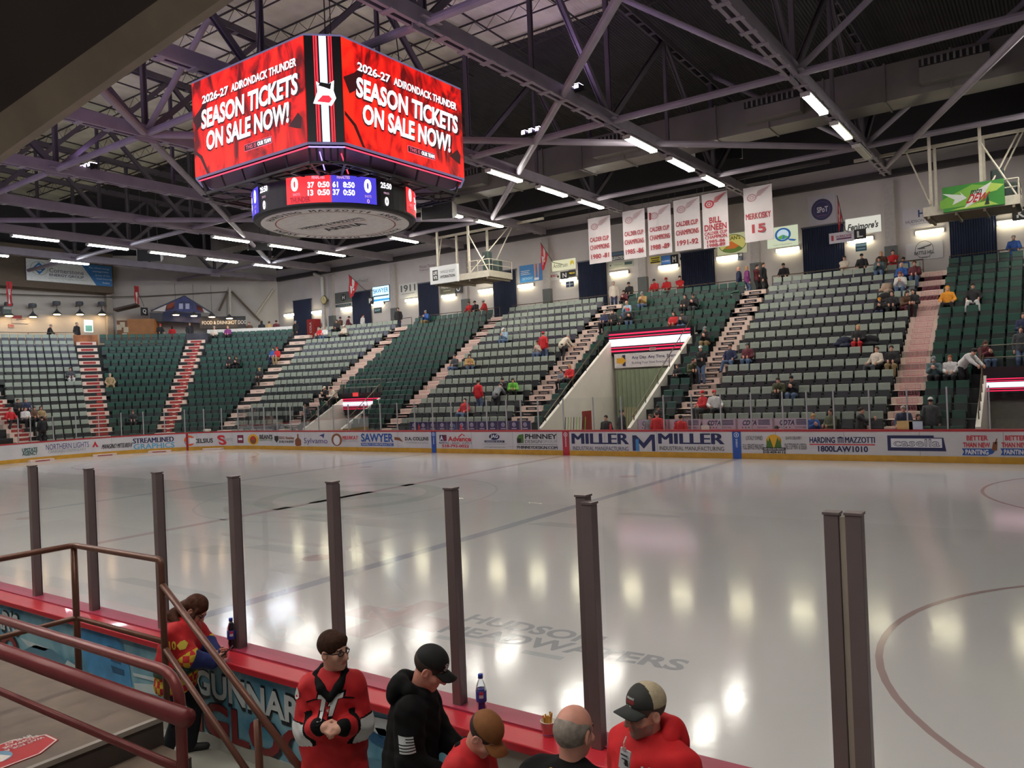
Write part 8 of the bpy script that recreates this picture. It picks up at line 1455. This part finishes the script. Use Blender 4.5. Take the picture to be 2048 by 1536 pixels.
S.ell(g(0, -.02, .045), V3(.088, .106, .092)*h, R, .01); S.ell(g(0, -.07, -.03), V3(.088, .06, .10)*h, R, .03); S.chain([g(.03, -.09, -.06), g(.07, -.10, -.16), J['shR']+V3(.0, .02, .05)], [.05*h, .045*h, .03*h], .03); S.chain([g(-.03, -.09, -.06), g(-.07, -.10, -.15), J['shL']+V3(0, 0, .04)], [.05*h, .045*h, .03*h], .03); S.chain([g(.078, .03, .05), g(.085, .04, -.03), g(.075, .03, -.10)], [.016*h, .02*h, .012*h], .015); S.chain([g(-.078, .03, .05), g(-.085, .04, -.03), g(-.075, .03, -.10)], [.016*h, .02*h, .012*h], .015)
S.ell(g(0, .12, -.02), V3(.066, .085, .085)*h, R, .01, '-'); hm = M((70, 40, 28), .75, var=.4, scale=40, spec=.2); w.part('hair', S, .0055, hm, .003, 5); glasses(w, M((40, 32, 36), .3))
mid = (J['wrR']+J['wrL'])/2+V3(0, .095, .06)*s; mb = MB(); mb.obox(mid, V3(.036, 0, 0), V3(0, .055, .05), V3(0, -.003, .004)); ph = mb.build('phone', M((30, 30, 36), .3), w.t, bevel=.002)
mb = MB(); write(mb, '10', V3(0, 0, 0), X_, Y_, .06, .07, 0, .06); w.decal(wt, mb, M((206, 176, 60), .6), J['shR']+V3(.03, .0, -.10)*s, (-1, 0, -.1), V3(0, 1, 0), Z_, 'sleeve_patch')
mb = MB(); shape(mb, [(-.5, 0), (-.2, .4), (.2, .5), (.5, .1), (.2, -.4), (-.3, -.5)], V3(0, 0, 0), X_, Y_, .08, .07, 0); w.decal(wt, mb, M((210, 190, 70), .6), J['chest']+V3(.13, .0, .0)*s, (-.8, -.6, 0), unit(V3(.6, -.8, 0))*-1, Z_, 'chest_patch')
# ---- boy with glasses in the red jersey
yaw = yaw_to(.62, -.70); kw = dict(lean=.0, head=(.95, .02, 0), girth=.84, shw=.84, kid=.97, hands=lambda s: dict(R=V3(.06, .24, 1.19)*s, L=V3(-.09, .25, 1.17)*s), pole=dict(R=V3(.35, -.3, -.9), L=V3(-.35, -.3, -.9)))
J, P, st = fit(kw, 667, 1304, 4.7, yaw, 1.45); b = Person('boy with glasses in a red and black hockey jersey, arms folded in front', P, yaw, J, (208, 156, 136), (72, 50, 40), fingers='fist', hand_dir=dict(R=((-.75, .35, -.1), (0, -.7, -.7)), L=((.75, .2, .0), (0, -.6, -.8))))
s = J['s']; S = SDF(); top_prims(S, J, .018, loose=.03, waistdrop=.22, sleeve=.93, flare=.035); S.cut(J['hip']-Z_*.30*s, (0, 0, -1))
def bcol(Pt):
    m = np.zeros(len(Pt), int)
    for e in 'RL':
        a, bb = J['el'+e], J['wr'+e]; d = bb-a; t = ((Pt-a) @ d)/(d @ d); q = J['sh'+e]; dd = a-q; L2 = dd @ dd; t2 = ((Pt-q) @ dd)/L2; r = np.linalg.norm(Pt-a-np.clip(t, 0, 1)[:, None]*d, axis=1); r2 = np.linalg.norm(Pt-q-np.clip(t2, 0, 1)[:, None]*dd, axis=1)
        m[(t > -.3) & (t < .52) & (r < .12*s) & (t2 > .8)] = 2; m[(t > .46) & (t < .58) & (r < .12*s)] = 1; m[(t2 > .76) & (t2 < .84) & (r2 < .12*s) & (m == 0)] = 1; m[(t > .93) & (r < .1*s)] = 1
    return m
bt = b.part('jersey', S, .006, [REDJ, BLKF, WHF], .005, 2, bcol)
S = SDF(); R0 = J['R']; g = lambda x, y, z: J['neck']+V3(x, y, z)*s; S.chain([g(.0, .155, -.115), g(.06, .12, -.05), g(.098, .02, .012), g(.06, -.07, .035), g(-.06, -.07, .035), g(-.098, .02, .012), g(-.06, .12, -.05), g(.0, .155, -.115)], [.022*s, .032*s, .034*s, .03*s, .03*s, .034*s, .032*s, .022*s], .012); b.part('collar', S, .005, BLKF)
S = SDF(); leg_prims(S, J, .02); b.part('trousers', S, .009, BLKF); S = SDF(); shoe_prims(S, J); b.part('footwear', S, .009, SHOE)
S = SDF(); R, c, h = J['HR'], J['hc'], J['HS']; g = b.h; S.ell(g(0, -.018, .05), V3(.087, .105, .096)*h, R, .01); S.ell(g(-.01, .04, .085), V3(.07, .04, .03)*h, R, .03); S.ell(g(0, .125, -.016), V3(.08, .07, .082)*h, R, .008, '-'); S.ell(g(0, -.01, -.11), V3(.14, .16, .085)*h, R, .01, '-')
for e in (-1, 1): S.ell(g(e*.092, .01, -.015), V3(.03, .034, .04)*h, R, .008, '-')
b.part('hair', S, .0048, M((58, 36, 26), .8, var=.4, scale=50, spec=.2), .002, 3); glasses(b, M((24, 22, 26), .3))
ux, uy, dr = V3(-1, 0, 0), Z_, V3(0, -1, 0); o = J['chest']+V3(0, .2, .01)*s; mb = MB()
T1 = [(-.5, .5), (.06, .5), (.02, .3), (-.14, .3), (-.30, -.5), (-.50, -.5), (-.34, .3), (-.54, .3)]; T2 = [(.04, .44), (.62, .5), (.58, .28), (.36, .27), (.1, -.5), (-.08, -.5), (.02, -.02), (-.1, -.02), (.04, .26)]
for pts, sc, m, z in ((T1, 1.16, 0, .0), (T2, 1.16, 0, .0), (T1, .92, 1, .0015), (T2, .92, 1, .0015)): cx_ = np.mean([p[0] for p in pts]); cy_ = np.mean([p[1] for p in pts]); mb.add([V3(cx_+(p[0]-cx_)*sc, cy_+(p[1]-cy_)*sc, 0)*V3(.165, .15, 1)*s+Z_*z for p in pts], [tuple(range(len(pts)))], m)
b.decal(bt, mb, [BLKF, WHF], o+Z_*-.0, dr, -ux*-1, uy, 'chest_crest', .004)
mb = MB(); shape(mb, ell(16), V3(0, 0, 0), X_, Y_, .05*s, .026*s, 0); b.decal(bt, mb, [M((214, 150, 150), .6)], J['neck']+V3(0, .2, -.19)*s, dr, ux, uy, 'maker_badge')
mb = MB(); shape(mb, SQ, V3(-.11*s, 0, 0), unit(V3(1, .25, 0)), unit(V3(-.25, 1, 0)), .12*s, .008, 0); shape(mb, SQ, V3(.11*s, 0, 0), unit(V3(1, -.25, 0)), unit(V3(.25, 1, 0)), .12*s, .008, 0); b.decal(bt, mb, [BLKF], J['neck']+V3(0, .2, -.125)*s, dr, ux, uy, 'yoke_seam')
mb = MB(); shape(mb, ell(12), V3(0, 0, 0), X_, Y_, .07*s, .085*s, 0); b.decal(bt, mb, [WHF], J['shR']+V3(.04, .03, -.03)*s, unit(V3(-1, -.4, -.25)), unit(V3(-.4, 1, 0)), Z_, 'shoulder_patch')
# ---- man in the black hoodie and black cap
yaw = yaw_to(.86, .5); kw = dict(lean=.14, head=(-.05, .42, 0), girth=.98, hands=lambda s: dict(R=V3(.2, .28, .98)*s, L=V3(-.05, .36, 1.0)*s), pole=dict(R=V3(.4, -.8, -.5), L=V3(-.6, -.6, -.5)))
J, P, st = fit(kw, 860, 1338, 4.35, yaw, 1.72); m_ = Person('man in a black hoodie and black cap with a white flag patch on the sleeve', P, yaw, J, (214, 146, 128), fingers='hold')
s = J['s']; S = SDF(); top_prims(S, J, .02, loose=.028, waistdrop=.16); mt = m_.part('hoodie', S, .006, BLKF, .005, 4); hood_down(m_, None, BLKF, 1.05)
S = SDF(); leg_prims(S, J, .018); m_.part('trousers', S, .01, M((30, 32, 40), .8)); S = SDF(); shoe_prims(S, J); m_.part('footwear', S, .01, SHOE)
S = SDF(); hair_prims(S, J, 'short'); m_.part('hair', S, .005, M((58, 42, 34), .7, var=.2, scale=50)); cp_ = baseball(m_, (14, 14, 16), (14, 14, 16), -.02)
mb = MB(); Rm = J['HR']; 
for e in (-1, 1): annulus(mb, V3(0, e*.009, 0), X_, Y_, .013, .008, 0, 14, 20 if e > 0 else 200, 160 if e > 0 else 340); 
shape(mb, [(-.5, .5), (-.2, .3), (.2, .3), (.5, .5), (.2, 0), (.5, -.5), (.2, -.3), (-.2, -.3), (-.5, -.5), (-.2, 0)], V3(0, 0, 0), X_, Y_, .04, .034, 0); m_.decal(cp_, mb, [WHF], m_.h(.045, .12, .085), Rm @ unit(V3(-.35, -1, -.25)), Rm @ unit(V3(1, -.35, 0)), Rm @ Z_, 'cap_logo', .002, sub=.012)
mb = MB()
for k in range(6): shape(mb, SQ, V3(0, .035-.0145*k, 0), X_, Y_, .085, .009, 0)
shape(mb, SQ, V3(-.022, .024, 0), X_, Y_, .042, .032, 0); m_.decal(mt, mb, [M((176, 178, 180), .7)], J['shR']+(J['elR']-J['shR'])*.52+V3(.0, .0, .0), V3(-1, .0, 0), V3(0, 1, .0), unit(V3(0, -.15, 1)), 'flag_patch', .004, sub=.015)
# ---- boy in the tan cap
yaw = yaw_to(.93, .1); kw = dict(lean=.2, head=(.0, .55, 0), girth=.9, shw=.88, kid=1.0, hands=lambda s: dict(R=V3(.1, .34, .96)*s, L=V3(-.06, .34, .98)*s))
J, P, st = fit(kw, 968, 1470, 3.95, yaw, 1.4); t_ = Person('boy in a tan cap and red jersey, head bowed', P, yaw, J, (204, 146, 128), fingers='hold')
s = J['s']; S = SDF(); top_prims(S, J, .018, loose=.026, waistdrop=.2); tt = t_.part('jersey', S, .0055, REDJ, .005, 6)
S = SDF(); g = lambda x, y, z: J['neck']+J['R'] @ (V3(x, y, z)*s); S.chain([g(.0, .10, -.08), g(.06, .06, -.03), g(.08, -.01, .0), g(.05, -.07, .02), g(-.05, -.07, .02), g(-.08, -.01, .0), g(-.06, .06, -.03), g(.0, .10, -.08)], [.015*s]+[.024*s]*6+[.015*s], .012); t_.part('collar', S, .005, BLKF)
S = SDF(); leg_prims(S, J, .018); t_.part('trousers', S, .01, BLKF); S = SDF(); shoe_prims(S, J); t_.part('footwear', S, .01, SHOE)
S = SDF(); hair_prims(S, J, 'short'); t_.part('hair', S, .005, M((44, 30, 26), .7, var=.2, scale=50)); baseball(t_, (126, 78, 38), (150, 96, 52), .0)
mb = MB(); write(mb, 'ADIRONDACK', V3(0, 0, 0), X_, Y_, .3*s, .045*s, 0, .04); dcl = t_.loc(CAM); t_.decal(tt, mb, [WHF], J['shR']+(J['elR']-J['shR'])*.35+V3(.1, -.02, 0), unit(V3(-1, .25, -.1)), unit(V3(.1, .25, -1)), unit(V3(.2, 1, .2)), 'sleeve_lettering', .004)
mb = MB(); shape(mb, [(-.5, -.5), (-.4, .2), (-.5, .5), (-.1, .35), (.2, .4), (.5, .5), (.42, .0), (.5, -.5)], V3(0, 0, 0), X_, Y_, .15*s, .15*s, 1); shape(mb, [(-.5, -.4), (-.2, .3), (.1, .1), (.4, .4), (.5, -.3)], V3(0, -.005, .0015), X_, Y_, .10*s, .09*s, 2); shape(mb, SQ, V3(0, -.05*s, .003), X_, Y_, .14*s, .03*s, 0)
t_.decal(tt, mb, [BLKF, WHF, M((90, 30, 36), .7)], J['chest']+V3(.10, .15, -.02)*s, unit(V3(-.55, -.85, -.1)), unit(V3(-.85, .55, 0)), Z_, 'chest_crest', .004)
# ---- grey-haired man seen from behind
yaw = yaw_to(-.02, 1.); kw = dict(lean=.06, head=(-.12, .12, 0), girth=1.2)
J, P, st = fit(kw, 1149, 1466, 3.35, yaw, 1.72); o_ = Person('grey-haired balding man from behind in a black top with a gold collar', P, yaw, J, (204, 142, 124))
s = J['s']; S = SDF(); top_prims(S, J, .02, loose=.03, waistdrop=.14); o_.part('jersey', S, .006, BLKF, .004, 7)
S = SDF(); g = lambda x, y, z: J['neck']+J['R'] @ (V3(x, y, z)*s); S.chain([g(0, .09, -.06), g(.075, .04, -.02), g(.09, -.03, .005), g(.05, -.085, .01), g(-.05, -.085, .01), g(-.09, -.03, .005), g(-.075, .04, -.02), g(0, .09, -.06)], [.018*s]+[.02*s]*6+[.018*s], .012); o_.part('collar', S, .005, M((176, 128, 60), .7, var=.1, scale=14))
S = SDF(); g2 = o_.h; h = J['HS']; R = J['HR']; S.ell(g2(0, -.02, .02), V3(.0815, .1, .085)*h, R, .01); S.ell(g2(0, -.03, .115), V3(.058, .075, .075)*h, R, .01, '-'); S.ell(g2(0, .12, .0), V3(.1, .10, .12)*h, R, .01, '-'); S.ell(g2(0, -.0, -.115), V3(.14, .16, .055)*h, R, .012, '-')
for e in (-1, 1): S.ell(g2(e*.09, -.0, -.008), V3(.03, .035, .045)*h, R, .008, '-')
o_.part('hair', S, .0045, M((136, 124, 116), .8, var=.3, scale=40), .0015, 3); S = SDF(); leg_prims(S, J, .018); o_.part('trousers', S, .012, BLKF); S = SDF(); shoe_prims(S, J); o_.part('footwear', S, .012, SHOE)
# ---- man in the red hoodie and trucker cap
yaw = yaw_to(-.30, -.95); kw = dict(lean=.05, head=(-.14, .04, .0), girth=1.22)
J, P, st = fit(kw, 1289, 1424, 3.6, yaw, 1.8); r_ = Person('man in a bright red hoodie and black and beige trucker cap with a badge', P, yaw, J, (212, 152, 132), (80, 66, 58), beard=(158, 132, 122))
s = J['s']; S = SDF(); top_prims(S, J, .024, loose=.035, waistdrop=.16); rt = r_.part('hoodie', S, .006, M((200, 16, 26), .8, var=.08, scale=10, bump=.15), .005, 8); hood_down(r_, None, M((200, 16, 26), .8, var=.08, scale=10, bump=.15), 1.25)
S = SDF(); leg_prims(S, J, .018); r_.part('trousers', S, .012, BLKF); S = SDF(); shoe_prims(S, J); r_.part('footwear', S, .012, SHOE)
S = SDF(); hair_prims(S, J, 'short'); r_.part('hair', S, .005, M((74, 60, 54), .7, var=.2, scale=50)); cp_ = baseball(r_, (44, 44, 42), (44, 46, 46), -.08, (176, 160, 134)); Rm = J['HR']
mb = MB(); write(mb, 'ADIRONDACK', V3(0, .018, 0), X_, Y_, .05, .009, 0, .03); write(mb, 'THUNDER', V3(0, .002, 0), X_, Y_, .06, .017, 1, .06); write(mb, 'Y M', V3(0, -.018, 0), X_, Y_, .03, .012, 0, .03); r_.decal(cp_, mb, [WHF, M((150, 40, 40), .7)], r_.h(0, .12, .085), Rm @ V3(0, -1, -.2), Rm @ V3(-1, 0, 0), Rm @ Z_, 'cap_logo', .002, sub=.012)
mb = MB(); write(mb, 'HM', V3(0, 0, 0), X_, Y_, .10*s, .11*s, 0, .05); r_.decal(rt, mb, [WHF], J['chest']+V3(-.13, .2, .06)*s, V3(0, -1, 0), V3(-1, 0, 0), Z_, 'chest_lettering', .004)
bc = J['chest']+V3(-.03, .245, .155)*s; mb = MB(); mb.obox(bc, unit(V3(1, .1, .12))*.028, unit(V3(-.1, 1, .1))*.003, unit(V3(-.12, -.1, 1))*.045); bd_ = r_.mb('badge', mb, M((206, 206, 210), .35)); mb = MB(); 
for k, (w_, rgb) in enumerate(((.02, 0), (.016, 0), (.021, 0))): q = bc+V3(0, .0042, .02-.018*k); mb.obox(q, X_*w_, Y_*.0006, Z_*.003, 0)
mb.obox(bc+V3(-.012, .0045, -.01), X_*.01, Y_*.0006, Z_*.014, 1); r_.mb('badge_print', mb, [M((60, 60, 70), .5), M((40, 36, 40), .5)], parent=bd_)
mb = MB(); mb.tube([bc+V3(.004, -.02, .095), bc+V3(.002, .0, .07), bc+Z_*.046], .004, 6); mb.obox(bc+Z_*.047, X_*.009, Y_*.004, Z_*.006); r_.mb('badge_clip', mb, M((190, 150, 150), .4), parent=bd_)
# ---- repeats told apart by their order along the hall
_one = 'first second third fourth fifth sixth seventh eighth ninth'.split(); _teen = 'tenth eleventh twelfth thirteenth fourteenth fifteenth sixteenth seventeenth eighteenth nineteenth'.split(); _tens = {2: ('twentieth', 'twenty'), 3: ('thirtieth', 'thirty'), 4: ('fortieth', 'forty'), 5: ('fiftieth', 'fifty'), 6: ('sixtieth', 'sixty')}
def ordinal(n): return _one[n-1] if n < 10 else _teen[n-10] if n < 20 else _tens[n//10][0] if n % 10 == 0 else _tens[n//10][1]+'-'+_one[n % 10-1]
_by = {}
for o in bpy.data.objects:
    if o.parent is None and o.get('label'): _by.setdefault(o['label'], []).append(o)
def _pos(o):
    if o.type == 'MESH' and len(o.data.vertices):
        v = o.matrix_basis @ (sum((Vector(c) for c in o.bound_box), Vector())/8); return v
    return o.location
for l, os_ in _by.items():
    if len(os_) < 2: continue
    ys = [(_pos(o).x, _pos(o).y) for o in os_]; ax = 1 if 'joist' in l and 'bridging' not in l else 0
    os_.sort(key=lambda o: (_pos(o)[ax], _pos(o)[1-ax]))
    for i, o in enumerate(os_): o['label'] = l+', '+ordinal(i+1)+(' from near side' if ax else ' from end wall')
